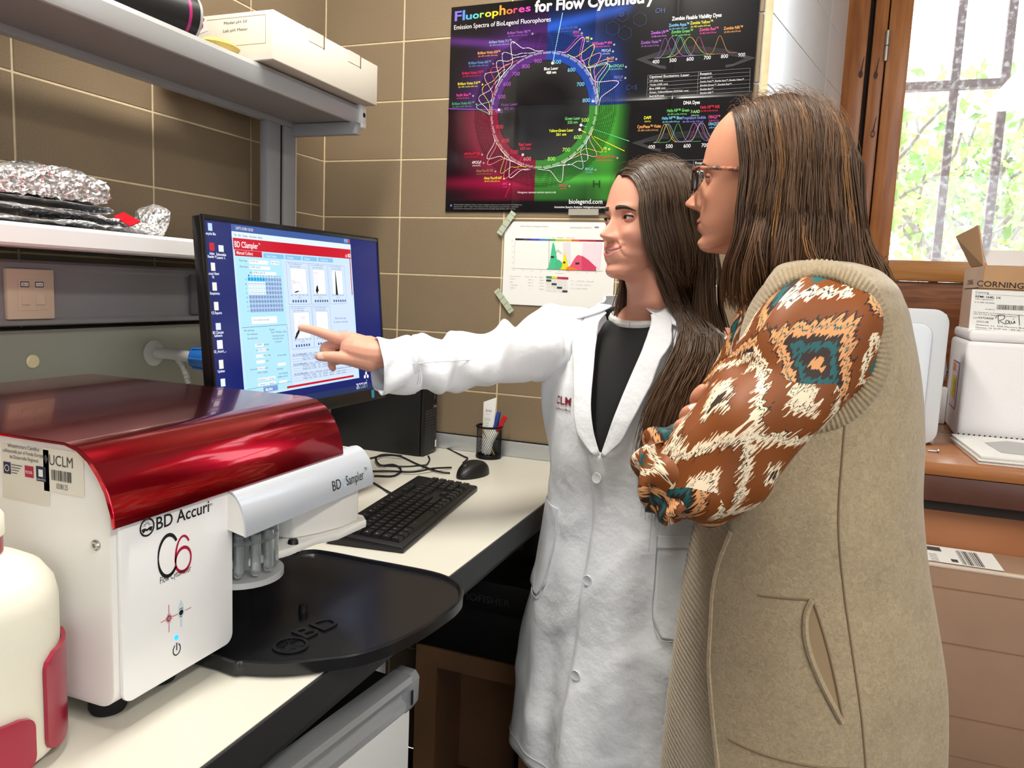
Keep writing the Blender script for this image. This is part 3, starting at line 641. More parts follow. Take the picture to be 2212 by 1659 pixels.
for k in range(16):
    t = 2*PI*k/16; L_ = .0062 if k % 2 else .0045
    red.append(poly2d([(c[1]+.002*math.cos(t-.3), c[2]+.002*math.sin(t-.3)), (c[1]+L_*math.cos(t), c[2]+L_*1.1*math.sin(t)), (c[1]+.002*math.cos(t+.3), c[2]+.002*math.sin(t+.3))], (XP, 0, 0), EY, EZ))
red += [fline([(0, c[1]-.0115, c[2]), (0, c[1]+.013, c[2])], .0007), fline([(0, c2[1]+.005, c[2]), (0, c2[1]+.014, c[2])], .0007), fline([(0, c[1], c[2]-.0155), (0, c[1], c[2]+.0155)], .0007)]
c2 = np.array([XP, c2[1]-.0012, c[2]])
blk.append(disc2d((c2[1], c2[2]), .0031, (XP+.0002, 0, 0), EY, EZ, 18))
dp = obj('drop_symbol', join(disc2d((c2[1], c2[2]), .0052, (XP, 0, 0), EY, EZ, 20), poly2d([(c2[1]-.0035, c2[2]+.004), (c2[1]+.0035, c2[2]+.004), (c2[1]+.0035, c2[2]+.0075), (c2[1], c2[2]+.0155), (c2[1]-.0035, c2[2]+.0075)], (XP, 0, 0), EY, EZ), plane_geo((XP, 0, 0), EY, EZ, (c2[1]-.0015, c2[1]+.0015, c2[2]-.0165, c2[2]-.004))), mat('pale_blue_print', (206, 220, 230), .4), fp, smooth=False)
pw = F3(382, 1403)
blk.append(ribbon2d([(pw[1]+.0052*math.sin(t), pw[2]+.0062*math.cos(t)) for t in np.linspace(.5, 2*PI-.5, 24)], .0013, (XP, 0, 0), EY, EZ)); blk.append(fline([(0, pw[1], pw[2]-.001), (0, pw[1], pw[2]+.0078)], .0013))
obj('lettering', join(*blk), M_INK, fp, smooth=False); obj('red_symbols', join(*red), mat('crimson_print', (176, 18, 60), .5), fp, smooth=False)
ld = F3(381, 1377); obj('power_light', lathe([(.0028, 0), (.0024, .0012), (0, .0018)], (0, 0, 0), 14) if False else xf(lathe([(.0028, 0), (.0024, .0012), (0, .0018)], n=14), Matrix.Translation((XP-.0004, ld[1], ld[2])) @ Matrix.Rotation(PI/2, 4, 'Y')), mat('blue_led', (20, 120, 255), .3, emit=(20, 120, 255), estr=3.), fp)
# stickers on the side panel (plane y = const, read along +x)
YP = YS-.0006
def S3(u, v): return ony(u, v, YP)
s0, s1 = S3(107, 1041), S3(206, 970)
st = obj('inventory_sticker', plane_geo((0, YP, 0), EX, EZ, (s0[0]-.008, s1[0]-.016, s0[2]-.010, s1[2]-.006)), mat('sticker_cream', (228, 222, 210), .5), cy, smooth=False)
X0, X1, Z0, Z1 = s0[0]-.008, s1[0]-.016, s0[2]-.010, s1[2]-.006; Wd = X1-X0; Hd = Z1-Z0; YQ = YP-.0004
obj('sticker_print', join(text('UCLM', (X0+Wd*.16, YQ, Z0+Hd*.62), EX, EZ, Hd*.24, Wd*.58), poly2d([(X0+Wd*.03, Z0+Hd*.74), (X0+Wd*.08, Z0+Hd*.85), (X0+Wd*.13, Z0+Hd*.74), (X0+Wd*.08, Z0+Hd*.63)], (0, YQ, 0), EX, EZ), bars2d((X0+Wd*.2, X0+Wd*.72, Z0+Hd*.28, Z0+Hd*.52), 26, 9, (0, YQ, 0), EX, EZ), text('0338125', (X0+Wd*.32, YQ, Z0+Hd*.1), EX, EZ, Hd*.12, Wd*.28)), mat('grey_ink', (70, 68, 70), .6), st, smooth=False)
t0, t1 = S3(6, 985), S3(98, 962)
st2 = obj('funding_sticker', plane_geo((0, YP, 0), EX, EZ, (t0[0]-.002, t1[0]+.004, 1.174, 1.232)), mat('sticker_white', (222, 216, 204), .5), cy, smooth=False)
cx = (t0[0]+t1[0])/2; w_ = t1[0]-t0[0]
gz = [S3(50, 968)[2]-.001, S3(50, 980)[2]-.001, S3(50, 992)[2]-.001]
obj('sticker_print', join(text('Infraestructura Científica', (cx, YQ, gz[0]), EX, EZ, .004, w_*.72, 'c'), text('cofinanciada por el Fondo Europeo', (cx, YQ, gz[1]), EX, EZ, .004, w_*.98, 'c'), text('de Desarrollo Regional', (cx, YQ, gz[2]), EX, EZ, .004, w_*.66, 'c')), mat('grey_ink', (70, 68, 70), .6), st2, smooth=False)
zf = gz[2]-.017; x_ = t0[0]+.001
obj('flag_print', join(plane_geo((0, YQ, 0), EX, EZ, (x_, x_+w_*.17, zf, zf+.0125)), plane_geo((0, YQ, 0), EX, EZ, (x_+w_*.76, x_+w_*.98, zf-.002, zf+.0135))), mat('navy_print', (20, 30, 66), .5), st2, smooth=False)
obj('crimson_flag', plane_geo((0, YQ, 0), EX, EZ, (x_+w_*.50, x_+w_*.70, zf, zf+.012)), mat('crimson_print', (176, 18, 60), .5), st2, smooth=False)
obj('flag_details', join(ribbon2d([(x_+w_*.085+.0032*math.cos(t), zf+.0062+.0032*math.sin(t)) for t in np.linspace(0, 2*PI, 13)], .0007, (0, YQ-.0003, 0), EX, EZ), plane_geo((0, YQ-.0003, 0), EX, EZ, (x_+w_*.82, x_+w_*.92, zf+.003, zf+.0105)), text('Castilla-La Mancha', (x_+w_*.77, YQ-.0003, zf-.0005), EX, EZ, .0016, w_*.2), text('FEDER', (x_+w_*.52, YQ-.0003, zf+.004), EX, EZ, .003, w_*.16)), M_PAPER, st2, smooth=False)
obj('small_print', join(*[plane_geo((0, YQ, 0), EX, EZ, (x_+w_*.19, x_+w_*(.44-.04*i), zf+.010-i*.0028, zf+.0108-i*.0028)) for i in range(4)]), mat('grey_ink', (70, 68, 70), .6), st2, smooth=False)

# sampler arm on the cytometer
prof = [(.735, 1.166)]+[(.742+.032*math.sin(t), 1.118+.050*math.cos(t)) for t in np.linspace(.05, PI/2, 12)]+[(.774, 1.112), (.7715, 1.112), (.7715, 1.117)]+[(.742+.0295*math.sin(t), 1.118+.0475*math.cos(t)) for t in np.linspace(PI/2, .05, 12)]+[(.735, 1.163)]
smc = obj('sampler_cover', prism(prof, 'y', -1.276, -.992), M_SILV, cy, angle=25)
obj('sampler_cheek', prism([(.742, 1.164)]+[(.742+.0295*math.sin(t), 1.118+.046*math.cos(t)) for t in np.linspace(.1, PI/2, 10)]+[(.7715, 1.113), (.742, 1.119)], 'y', -1.2765, -1.274), M_CYW, cy, angle=25)
obj('sampler_cheek', prism([(.70, 1.164)]+[(.742+.0295*math.sin(t), 1.118+.046*math.cos(t)) for t in np.linspace(.1, PI/2, 10)]+[(.7715, 1.113), (.70, 1.113)], 'y', -.995, -.9915), M_CYW, cy, angle=25)
# lettering wrapped on the lower part of the silver curve
def wrap(g, off=.0006):
    V = np.array(g[0]); V2 = V.copy(); t = PI/2-(V[:, 2]-1.118)/.040   # arclength-ish
    R = 1.
    V2[:, 0] = .742+.032*np.sin(t)+off*np.sin(t); V2[:, 2] = 1.118+.050*np.cos(t)+off*np.cos(t); return V2, g[1]
y_a, y_b = -1.098, -1.012
obj('cover_lettering', wrap(join(text('BD', (0, y_a, 1.124), EY, EZ, .0115, .0205), text('Sampler', (0, y_a+.034, 1.124), EY, EZ, .0115, .046), text('TM', (0, y_b-.002, 1.133), EY, EZ, .004, .007))), M_INK, smc, smooth=False)
obj('cover_letter_c', wrap(text('C', (0, y_a+.025, 1.124), EY, EZ, .0115, .0085)), mat('pale_blue_letter', (180, 214, 236), .4), smc, smooth=False)
obj('sampler_body', prism([(.64, -1.10), (.70, -1.14), (.735, -1.135), (.752, -1.10), (.765, -1.06), (.766, -1.02), (.752, -1.0), (.64, -.995)], 'z', 1.062, 1.1165, .003), M_CYW, cy, angle=40)
obj('sampler_plate', prism([(.63, -1.29), (.70, -1.262), (.735, -1.215), (.752, -1.165), (.757, -1.11), (.772, -1.08), (.775, -1.01), (.757, -.99), (.63, -.985)], 'z', 1.050, 1.0615, .003), M_CYW, cy, angle=40)
CX, CY_ = .722, -1.222
car = obj('carousel', join(prism([(CX+.052*math.cos(t), CY_+.052*math.sin(t)) for t in np.linspace(0, 2*PI, 33)[:-1]], 'z', 1.040, 1.0475), prism([(CX+.010*math.cos(t), CY_+.010*math.sin(t)) for t in np.linspace(0, 2*PI, 17)[:-1]], 'z', 1.0476, 1.11)), mat('grey_carousel', (170, 172, 174), .4), cy)
obj('carousel_top', prism([(CX+.046*math.cos(t), CY_+.046*math.sin(t)) for t in np.linspace(0, 2*PI, 33)[:-1]], 'z', 1.092, 1.097), M_CLEAR, car)
for k in range(12):
    t = 2*PI*k/12+.1; obj('sample_tube', lathe([(0, .0005), (.004, .0015), (.0062, .006), (.0064, .055), (.0056, .055), (.0054, .007), (0, .003)], (CX+.039*math.cos(t), CY_+.039*math.sin(t), 1.049), 14), M_CLEAR, car)
for (u, v) in ((585, 1213), (633, 1195), (642, 1145)):
    p = onz(u, v, 1.0478 if v > 1150 else 1.0625)
    obj('knob', lathe([(.0075, 0), (.0085, .002), (.0065, .018), (.0055, .0195), (0, .02)], (p[0], p[1], 1.0478 if v > 1150 else 1.0625), 18), M_BLACK, car)
# black drip tray in front of the cytometer
tr_px = [(.595, -.98), (.62, -.94), (.65, -.93), (.73, -.930), (.80, -.930), (.85, -.932), (.885, -.942), (.912, -.962), (.930, -.995), (.936, -1.03), (.934, -1.07), (.928, -1.12), (.914, -1.175), (.892, -1.218), (.862, -1.246), (.825, -1.274), (.785, -1.290), (.755, -1.295), (.6, -1.26)]
P_ = spline(np.array(tr_px+[tr_px[0]]), 120)[:-1]
cen = P_.mean(0); M_TRAY = mat('black_tray', (20, 21, 25), .22, spec=.6, bump=(300, .04, .001))
def ring(scale_off, z):
    d = P_-cen; L_ = np.linalg.norm(d, axis=1)[:, None]; q = P_-d/L_*scale_off; return np.column_stack([q, np.full(len(q), z)])
rings = [ring(.012, ZB+.0006), ring(.0005, ZB+.003), ring(0, ZB+.018), ring(.002, ZB+.020), ring(.005, ZB+.0195), ring(.008, ZB+.014), ring(.03, ZB+.013)]
V, F = grid(np.array(rings), closev=True); n_ = len(P_); F = F+[[6*n_+i for i in range(n_)], [i for i in range(n_)][::-1]]
ty = thing('drip_tray', 'black moulded drip tray jutting over the bench edge below the sampler', 'tray', (.77, -1.1, ZB))
obj('tray_pan', (V, F), M_TRAY, ty, angle=40)
obj('peg', lathe([(.0065, 0), (.006, .011), (0, .012)], (*onz(655, 1322, ZB+.0135)[:2], ZB+.0132), 14), M_BLACK, ty)
lo = onz(628, 1395, ZB+.0138); rr_ = np.array([.24, .97, 0]); uu_ = np.array([-.97, .24, 0])
lg = bd_logo(None, .020, lo, rr_, uu_); tx = text('BD', onz(655, 1378, ZB+.0138)+uu_*-.006, rr_, uu_, .030, .062, bold=.01)
em = obj('embossed_logo', join(lg, tx), M_TRAY, ty, smooth=False); md = em.modifiers.new('emboss', 'SOLIDIFY'); md.thickness = .0016; md.offset = 1
# fluid bottle in its crimson holder
M_HDPE = mat('milky_plastic', (232, 229, 214), .4, sub=.3, spec=.4)
bc = np.array([.657, -1.520])
bo = thing('fluid_bottle', 'milky plastic fluid bottle with a crimson neck ring beside the cytometer', 'bottle', (bc[0], bc[1], ZB+.004))
obj('bottle_body', lathe([(0, .002), (.064, .002), (.072, .006), (.075, .014), (.075, .150), (.072, .165), (.062, .180), (.046, .190), (.032, .195), (.029, .198), (.029, .212)], (bc[0], bc[1], ZB+.003), 48), M_HDPE, bo)
obj('neck_ring', lathe([(.0295, .198), (.0315, .198), (.0315, .214), (.0295, .214)], (bc[0], bc[1], ZB+.003), 40), M_CRIM, bo)
obj('cap', join(lathe([(.0295, .2145), (.033, .2145), (.033, .232), (.031, .235), (.026, .236), (.024, .247), (.020, .249), (0, .249)], (bc[0], bc[1], ZB+.003), 40)), M_HDPE, bo)
ho = thing('bottle_holder', 'glossy crimson plastic holder hugging the fluid bottle', 'holder', (bc[0], bc[1], ZB))
def shell(a0, a1, z0, z1, r, th, rc, n=20):
    """curved plate with rounded corners"""
    pts = rrect(a0*r, a1*r, z0, z1, rc, 5); V = []; F = []; N = len(pts); V2 = []
    for (s, z) in pts: a = s/r; V.append((bc[0]+r*math.cos(a), bc[1]+r*math.sin(a), z)); V2.append((bc[0]+(r+th)*math.cos(a), bc[1]+(r+th)*math.sin(a), z))
    # fill as strips across z
    G = []; 
    m_ = 18; Z = np.linspace(z0, z1, m_)
    for z in Z:
        e = 0.
        if z < z0+rc: e = rc-math.sqrt(max(rc*rc-(z0+rc-z)**2, 0))
        if z > z1-rc: e = rc-math.sqrt(max(rc*rc-(z-z1+rc)**2, 0))
        s0, s1 = a0*r+e, a1*r-e; G.append([(s0+(s1-s0)*j/n)/r for j in range(n+1)])
    A = np.array([[(bc[0]+r*math.cos(a), bc[1]+r*math.sin(a), z) for a in row] for row, z in zip(G, Z)]); B = np.array([[(bc[0]+(r+th)*math.cos(a), bc[1]+(r+th)*math.sin(a), z) for a in row] for row, z in zip(G, Z)])
    g1 = grid(A); g2 = grid(B); k = m_*(n+1); F = [f[::-1] for f in g1[1]]+[tuple(i+k for i in f) for f in g2[1]]
    w_ = n+1; bd = [j for j in range(w_)]+[i*w_+n for i in range(1, m_)]+[(m_-1)*w_+j for j in range(n-1, -1, -1)]+[i*w_ for i in range(m_-2, 0, -1)]
    for i in range(len(bd)): x, y = bd[i], bd[(i+1) % len(bd)]; F.append((x, y, y+k, x+k))
    return np.concatenate([g1[0], g2[0]]), F
aw = math.radians
obj('side_plate', shell(aw(14), aw(78), ZB+.012, ZB+.108, .0756, .004, .014), M_CRIM, ho)
obj('front_plate', shell(aw(-85), aw(4), ZB+.008, ZB+.062, .0756, .004, .014), M_CRIM, ho)
obj('back_plate', shell(aw(150), aw(215), ZB+.012, ZB+.108, .0756, .004, .014), M_CRIM, ho)
obj('base_dish', lathe([(0, 0), (.060, 0), (.064, .001), (.064, .0028), (0, .0028)], (bc[0], bc[1], ZB+.0004), 40), M_CRIM, ho)
b2 = np.array([.44, -1.525])
bo2 = thing('sheath_bottle', 'milky plastic bottle with a bright red cap behind the fluid bottle', 'bottle', (b2[0], b2[1], ZB))
obj('bottle_body', lathe([(0, .001), (.060, .001), (.064, .006), (.064, .20), (.055, .218), (.03, .226), (.027, .24)], (b2[0], b2[1], ZB), 40), M_HDPE, bo2)
obj('cap', lathe([(.030, .24), (.034, .242), (.034, .262), (.028, .278), (.016, .285), (0, .287)], (b2[0], b2[1], ZB), 32), mat('bright_red_plastic', (226, 20, 30), .25, coat=.4), bo2)

# ------------------------------------------------------------------ monitor
MW, MH = .50, .3125; MYAW, MT = .025, .085
MC = np.array([.489, -.756, 1.3435])
mn0 = np.array([math.cos(MYAW), -math.sin(MYAW), 0]); mr_ = np.array([math.sin(MYAW), math.cos(MYAW), 0]); mu_ = np.array([0, 0, 1])*math.cos(MT)-mn0*math.sin(MT); mn_ = np.cross(mr_, mu_)
MMAT = Matrix(((*[mr_[0], mu_[0], mn_[0]], MC[0]), (mr_[1], mu_[1], mn_[1], MC[1]), (mr_[2], mu_[2], mn_[2], MC[2]), (0, 0, 0, 1)))
mo = thing('monitor', 'black widescreen computer monitor running sampler software', 'monitor', (.42, -.756, ZB))
M_BEZ = mat('black_bezel', (14, 14, 16), .35, coat=.2)
def mx_(g): return xf(g, MMAT)
obj('back_shell', mx_(box(-MW/2-.0045, MW/2+.0045, -MH/2-.024, MH/2+.008, -.022, -.0045, .003)), M_BEZ, mo)
obj('rear_bulge', mx_(box(-MW/2+.06, MW/2-.06, -MH/2+.01, MH/2-.04, -.055, -.0221, .01)), M_BEZ, mo)
fr = obj('bezel', mx_(join(box(-MW/2-.005, -MW/2, -MH/2-.025, MH/2+.009, -.0044, .002, .001), box(MW/2, MW/2+.005, -MH/2-.025, MH/2+.009, -.0044, .002, .001), box(-MW/2, MW/2, MH/2, MH/2+.009, -.0044, .002, .001), box(-MW/2, MW/2, -MH/2-.025, -MH/2, -.0044, .002, .001))), M_BEZ, mo)
obj('stand_neck', box(.380, .410, -.80, -.71, ZB+.012, 1.30, .006), M_BEZ, mo)
obj('stand_foot', prism(rrect(.29, .50, -.87, -.64, .03), 'z', ZB+.0005, ZB+.012, .003), M_BEZ, mo)
def EM(name, c, s=1.):
    if name in MATS: return MATS[name]
    return mat(name, (8, 8, 9), .25, emit=c, estr=s, spec=.3)
SC = 1.0
sdesk = obj('screen', mx_(plane_geo((0, 0, 0), EX, EY, (-MW/2, MW/2, -MH/2, MH/2))), EM('screen_navy', (16, 30, 104), SC), mo, smooth=False)
def SX(cx, cy):   # a point of the photographed screen -> screen millimetres
    p = onpl(400+cx/3.858, 450+cy/3.858, MC, mn_)-MC; return np.dot(p, mr_), np.dot(p, mu_)
LAY = [0]
def quad(pts, name, c, lev, parent=sdesk):
    return obj(name, mx_(poly2d([SX(*p) for p in pts], (0, 0, .0003*lev), EX, EY)), c if not isinstance(c, tuple) else EM('screen_%d_%d_%d' % c, c, SC), parent, smooth=False)
def rectS(a, b, c, d):   # corners TL TR BR BL in crop pixels -> local bilinear rect helper
    return [SX(*p) for p in (a, b, c, d)]
O3 = lambda lev: np.array([0, 0, .0003*lev])
TLw, TRw, BRw, BLw = SX(378, 130), SX(1372, 255), SX(1450, 1412), SX(497, 1585)
def WN(s, t):   # window coordinates, s 0..1 right, t 0..1 down
    a = np.array(TLw)*(1-s)+np.array(TRw)*s; b = np.array(BLw)*(1-s)+np.array(BRw)*s; return tuple(a*(1-t)+b*t)
def wq(s0, s1, t0, t1, lev): return poly2d([WN(s0, t0), WN(s1, t0), WN(s1, t1), WN(s0, t1)], O3(lev), EX, EY)
def wtext(s, sx, tx, h, wd, lev, align='l', bold=.0):
    p = WN(sx, tx); W_ = np.linalg.norm(np.array(WN(1, .5))-np.array(WN(0, .5))); H_ = np.linalg.norm(np.array(WN(.5, 1))-np.array(WN(.5, 0)))
    return text(s, np.array([p[0], p[1], 0])+O3(lev), EX, EY, h*H_, wd*W_, align, bold)
def wline(pts, wd, lev): return ribbon2d([WN(*p) for p in pts], wd, O3(lev), EX, EY)
SPLIT = {'red_banner': 'banner', 'blue_tabs': 'tab', 'white_fields': 'field', 'window_buttons': 'window_button', 'plate_wells_selected': 'plate_well'}
def add(name, col, gs, st=1.):
    m_ = EM('screen_%d_%d_%d' % col, col, SC*st)
    if name in SPLIT:
        for g in gs: o = obj(SPLIT[name], mx_(g), m_, sdesk, smooth=False)
        return o
    o = obj(name, mx_(join(*gs)), m_, sdesk, smooth=False)
    if len(gs) > 1: o['kind'] = 'stuff'
    return o
add('window_title_bar', (62, 92, 156), [wq(0, 1, 0, .052, 1)])
add('window_sheet', (196, 226, 252), [wq(0, 1, .052, 1, 1)])
add('menu_bar', (222, 236, 250), [wq(.0, 1, .040, .075, 2)])
add('red_banner', (200, 8, 40), [wq(.005, .995, .076, .142, 2), wq(.012, .205, .143, .178, 2), wq(.32, .94, .972, .986, 3), wq(.978, .986, .12, .40, 3)])
add('blue_tabs', (130, 190, 232), [wq(.215, .375, .150, .178, 2), wq(.385, .52, .150, .178, 2), wq(.53, .66, .150, .178, 2), wq(.67, .81, .150, .178, 2)])
add('plot_area', (206, 224, 252), [wq(.37, .975, .18, .97, 2)])
add('side_area', (176, 226, 246), [wq(.012, .355, .18, .985, 2)])
wh = []; ln = []; tx_ = []; pk = []; blk = []
for (c0, r0, c1, r1) in ((.385, .195, .575, .46), (.58, .195, .745, .46), (.755, .195, .915, .46), (.385, .475, .575, .745), (.58, .475, .745, .745)):
    wh.append(wq(c0+.03, c1-.025, r0+.035, r1-.065, 4))
    for a, b in (((c0, r0), (c1, r0)), ((c0, r1), (c1, r1)), ((c0, r0), (c0, r1)), ((c1, r0), (c1, r1)), ((c0+.03, r0+.035), (c0+.03, r1-.065)), ((c0+.03, r1-.065), (c1-.025, r1-.065)), ((c0+.03, r0+.035), (c1-.025, r0+.035)), ((c1-.025, r0+.035), (c1-.025, r1-.065))): ln.append(wline([a, b], .0004, 5))
    tx_.append(wtext('Plot 1: A01 A2780-mock02 7b', c0+.02, r0+.013, .007, .11, 5)); tx_.append(wtext('Gate  (No Gating)', c0+.03, r0+.027, .007, .09, 5))
    tx_.append(wtext('FSC-A', (c0+c1)/2, r1-.04, .007, .03, 5, 'c'))
    for k in range(5): tx_.append(wtext('%d00' % k, c0+.03+k*(c1-c0-.06)/4, r1-.054, .006, .018, 5, 'c'))
    for k in range(6): ln.append(wq(c0+.03+k*.022, c0+.043+k*.022, r1-.028, r1-.012, 5))
def blob(cs, ct, rs, rt, ang, seed):
    r = random.Random(seed); P = []
    for i in range(20):
        t = 2*PI*i/20; k = 1+r.uniform(-.25, .25); x = rs*math.cos(t)*k; y = rt*math.sin(t)*k; P.append(WN(cs+x*math.cos(ang)-y*math.sin(ang), ct+x*math.sin(ang)+y*math.cos(ang)))
    return poly2d(P, O3(6), EX, EY)
blk += [blob(.455, .380, .022, .004, -.25, 1), blob(.637, .365, .011, .024, .1, 2), blob(.435, .650, .009, .042, .62, 3), poly2d([WN(.812, .40), WN(.8185, .235), WN(.8225, .235), WN(.833, .40)], O3(6), EX, EY)]
ell = lambda cs, ct, rs, rt: ribbon2d([WN(cs+rs*math.cos(t), ct+rt*math.sin(t)) for t in np.linspace(0, 2*PI, 24)], .0004, O3(6), EX, EY)
ln += [ell(.462, .352, .042, .033), wline([(.425, .68), (.462, .56), (.487, .575), (.47, .62), (.43, .685)], .0004, 6), wline([(.625, .385), (.625, .28), (.645, .28), (.655, .37), (.63, .395)], .0004, 6)]
pk += [wtext('Plate\n2.7%', .42, .315, .008, .03, 6), wtext('Single cells', .615, .255, .008, .04, 6), wtext('96.2%', .622, .268, .008, .025, 6), wtext('Single cells', .475, .545, .008, .045, 6), wtext('91.3%', .478, .558, .008, .025, 6), wtext('M1 1%', .765, .245, .008, .02, 6), wtext('M2 1%', .845, .245, .008, .02, 6)]
gr = [wtext('Select plot type', .845, .567, .014, .115, 4, 'c'), wtext('to make a new plot.', .845, .592, .014, .145, 4, 'c')]
for k in range(3): ln += [wline([(.81+k*.032, .65), (.835+k*.032, .65), (.835+k*.032, .676), (.81+k*.032, .676), (.81+k*.032, .65)], .0003, 5)]
blk += [poly2d([WN(.812, .675), WN(.818, .652), (WN(.82, .67)), WN(.826, .655), WN(.832, .675)], O3(6), EX, EY), poly2d([WN(.88, .674), WN(.886, .66), WN(.896, .653), WN(.892, .668)], O3(6), EX, EY), wline([(.847, .672), (.865, .656)], .0003, 6)]
# plate map
wells_b = []; wells_w = []; wells_c = []
for i in range(8):
    for j in range(12):
        s = .085+j*.0212; t = .297+i*.0262; g = wq(s, s+.0185, t, t+.0225, 4)
        (wells_c if i == 0 and j < 6 else wells_w if i < 4 and j < 6 else wells_b).append(g)
        tx_.append(wtext('%s%d' % ('ABCDEFGH'[i], j+1), s+.003, t+.016, .009, .012, 5))
add('plate_wells', (150, 170, 214), wells_b); add('plate_wells_empty', (236, 244, 255), wells_w); add('plate_wells_selected', (40, 170, 232), wells_c)
for j in range(12): tx_.append(wtext('%d' % (j+1), .09+j*.0212, .292, .009, .008 if j < 9 else .012, 4))
for i in range(8): tx_.append(wtext('ABCDEFGH'[i], .066, .316+i*.0262, .009, .008, 4))
wh += [wq(.105, .245, .195, .219, 4), wq(.105, .255, .23, .25, 4), wq(.12, .30, .262, .282, 4), wq(.09, .28, .53, .572, 4), wq(.265, .33, .193, .215, 4)]
for (s, t) in ((.10, .69), (.12, .72), (.10, .755), (.10, .79), (.10, .83), (.26, .82), (.10, .895), (.17, .895), (.10, .925), (.17, .925), (.26, .93)): wh.append(wq(s, s+.062, t, t+.018, 4))
for (s_, s, t, wd) in (('Plate Type:', .035, .208, .055), ('24 tube rack', .11, .208, .06), ('Eject Plate', .27, .208, .055), ('Plate Name:', .035, .243, .06), ('A2780-120128', .11, .243, .07), ('A01', .10, .275, .02), ('A2780-mock02 7b', .125, .275, .09), ('C6 is connected and ready.', .10, .553, .12), ('Run Settings', .03, .612, .07), ('Run Unlimited', .05, .635, .07), ('Run with Limits', .05, .66, .07), ('Fluidics', .215, .615, .04), ('Slow  Medium  Fast', .225, .632, .12), ('Flow Rate 35 uL/min', .235, .655, .09), ('Core Size 16 um', .235, .672, .08), ('Custom', .25, .692, .05), ('100000   events', .11, .701, .09), ('in  Cells in Single...', .105, .732, .10), ('Min   Sec', .15, .768, .06), ('uL', .17, .80, .02), ('Set Lock Gate', .262, .776, .07), ('Do not collect events outside', .05, .842, .13), ('Cells in Single...', .10, .866, .08), ('Threshold', .245, .86, .05), ('Set Threshold', .262, .89, .07), ('80,000 on FSC-H', .25, .91, .08), ('Backflush', .105, .91, .05), ('Unclog', .18, .91, .04), ('Wash', .11, .94, .04), ('Agitate', .18, .94, .04)):
    tx_.append(wtext(s_, s, t, .0105, wd, 5))
for r in range(3):
    t = .79+r*.062
    ln += [wline([(.375, t), (.95, t-.004)], .0006, 5), wline([(.375, t+.018), (.95, t+.014)], .0003, 5), wline([(.375, t+.034), (.95, t+.03)], .0003, 5)]
    tx_ += [wtext('Plot %d: A01 A2780-mock02 7b' % (r+1), .385, t-.006, .010, .12, 5, bold=.02), wtext('Count    Volume (uL)    %% of This Plot    %% of All   Mean FSC-A   CV   Median' .replace('%%', '%'), .52, t-.007, .010, .40, 5), wtext('This Plot   4,398      50    100.0%   100.0%   1,204.6  23.1%', .46, t+.012, .009, .40, 5), wtext('Single cells  3,992    44    91.3%    90.2%    1,184.1  20.0%', .46, t+.028, .009, .40, 5)]
ln += [wline([(.015, .59), (.355, .585)], .0007, 5), wline([(.355, .585), (.36, .985)], .0006, 5), wline([(.02, .95), (.355, .945)], .0006, 5)]
add('button_face', (120, 150, 206), [wq(.135, .245, .952, .985, 4)])
wh.append(wtext('RUN', .15, .978, .016, .05, 6, bold=.03))
add('white_fields', (244, 248, 255), wh); add('thin_rules', (70, 96, 140), ln); add('screen_text', (30, 40, 70), tx_); add('pink_notes', (240, 120, 130), pk); add('plot_marks', (6, 6, 10), blk); add('hint_text', (70, 110, 150), gr)
wt = [wtext('BD CSampler', .012, .128, .034, .165, 4, bold=.015), wtext('TM', .182, .105, .012, .012, 4), wtext('Manual Collect', .022, .168, .018, .115, 4, bold=.01), wtext('BD', .962, .132, .024, .03, 4, bold=.03), wtext('Auto Collect', .235, .172, .014, .08, 4), wtext('Analyze', .40, .172, .014, .05, 4), wtext('Statistics', .545, .172, .014, .05, 4), wtext('Virtual Gain', .69, .172, .014, .07, 4), wtext('EXPTS A2780 120128', .03, .028, .016, .12, 4)]
wt.append(bd_logo(None, .0026, np.array([*WN(.945, .124), 0])+O3(4), EX, EY))
add('banner_text', (250, 236, 240), wt); add('menu_text', (50, 60, 90), [wtext('File   Edit   Display   Instrument   About', .015, .066, .014, .20, 4)])
add('window_buttons', (120, 170, 220), [wq(.935, .952, .006, .030, 3), wq(.955, .972, .006, .030, 3)]); add('close_button', (210, 60, 50), [wq(.974, .992, .006, .030, 3)])
# desktop icons down the left edge
def icon(cx, cy, w_, h_, c, lab, lev=2):
    x0, y0 = SX(cx-w_/2, cy-h_/2); x1, y1 = SX(cx+w_/2, cy+h_/2)
    o = obj('desktop_icon', mx_(poly2d([(x0, y1), (x0+(x1-x0), y1), (x1, y0), (x0, y0)], O3(lev), EX, EY)), EM('screen_%d_%d_%d' % c, c, SC), sdesk, smooth=False)
    gs = []
    for i, l in enumerate(lab.split('\n')):
        p = SX(cx, cy+h_/2+32+i*26); gs.append(text(l, np.array([p[0], p[1], 0])+O3(lev+1), EX, EY, .0042, .0022*len(l), 'c', .02))
    obj('icon_label', mx_(join(*gs)), EM('screen_235_240_250', (235, 240, 250), SC), o, smooth=False)
    return o
for a in ((205, 155, 40, 68, (190, 214, 240), 'Recycle Bin'), (220, 320, 46, 70, (200, 20, 30), 'Adobe\nReader 9'), (297, 335, 46, 58, (226, 230, 236), 'Selectable\nLasers 1.'), (230, 487, 40, 70, (236, 234, 222), 'Accuri Start\nUp'), (243, 652, 42, 70, (236, 234, 222), 'Bioquimica'), (257, 815, 42, 70, (236, 234, 222), 'FCS Exports'), (274, 985, 46, 56, (220, 226, 236), 'BD CSampler\nSoftware'), (287, 1135, 52, 70, (236, 236, 240), 'BD_Accuri_...'), (298, 1300, 42, 70, (236, 234, 222), 'Updates'), (313, 1452, 42, 60, (220, 236, 236), 'D')): icon(*a)
ab = SX(1427, 1512); ab2 = SX(1570, 1475)
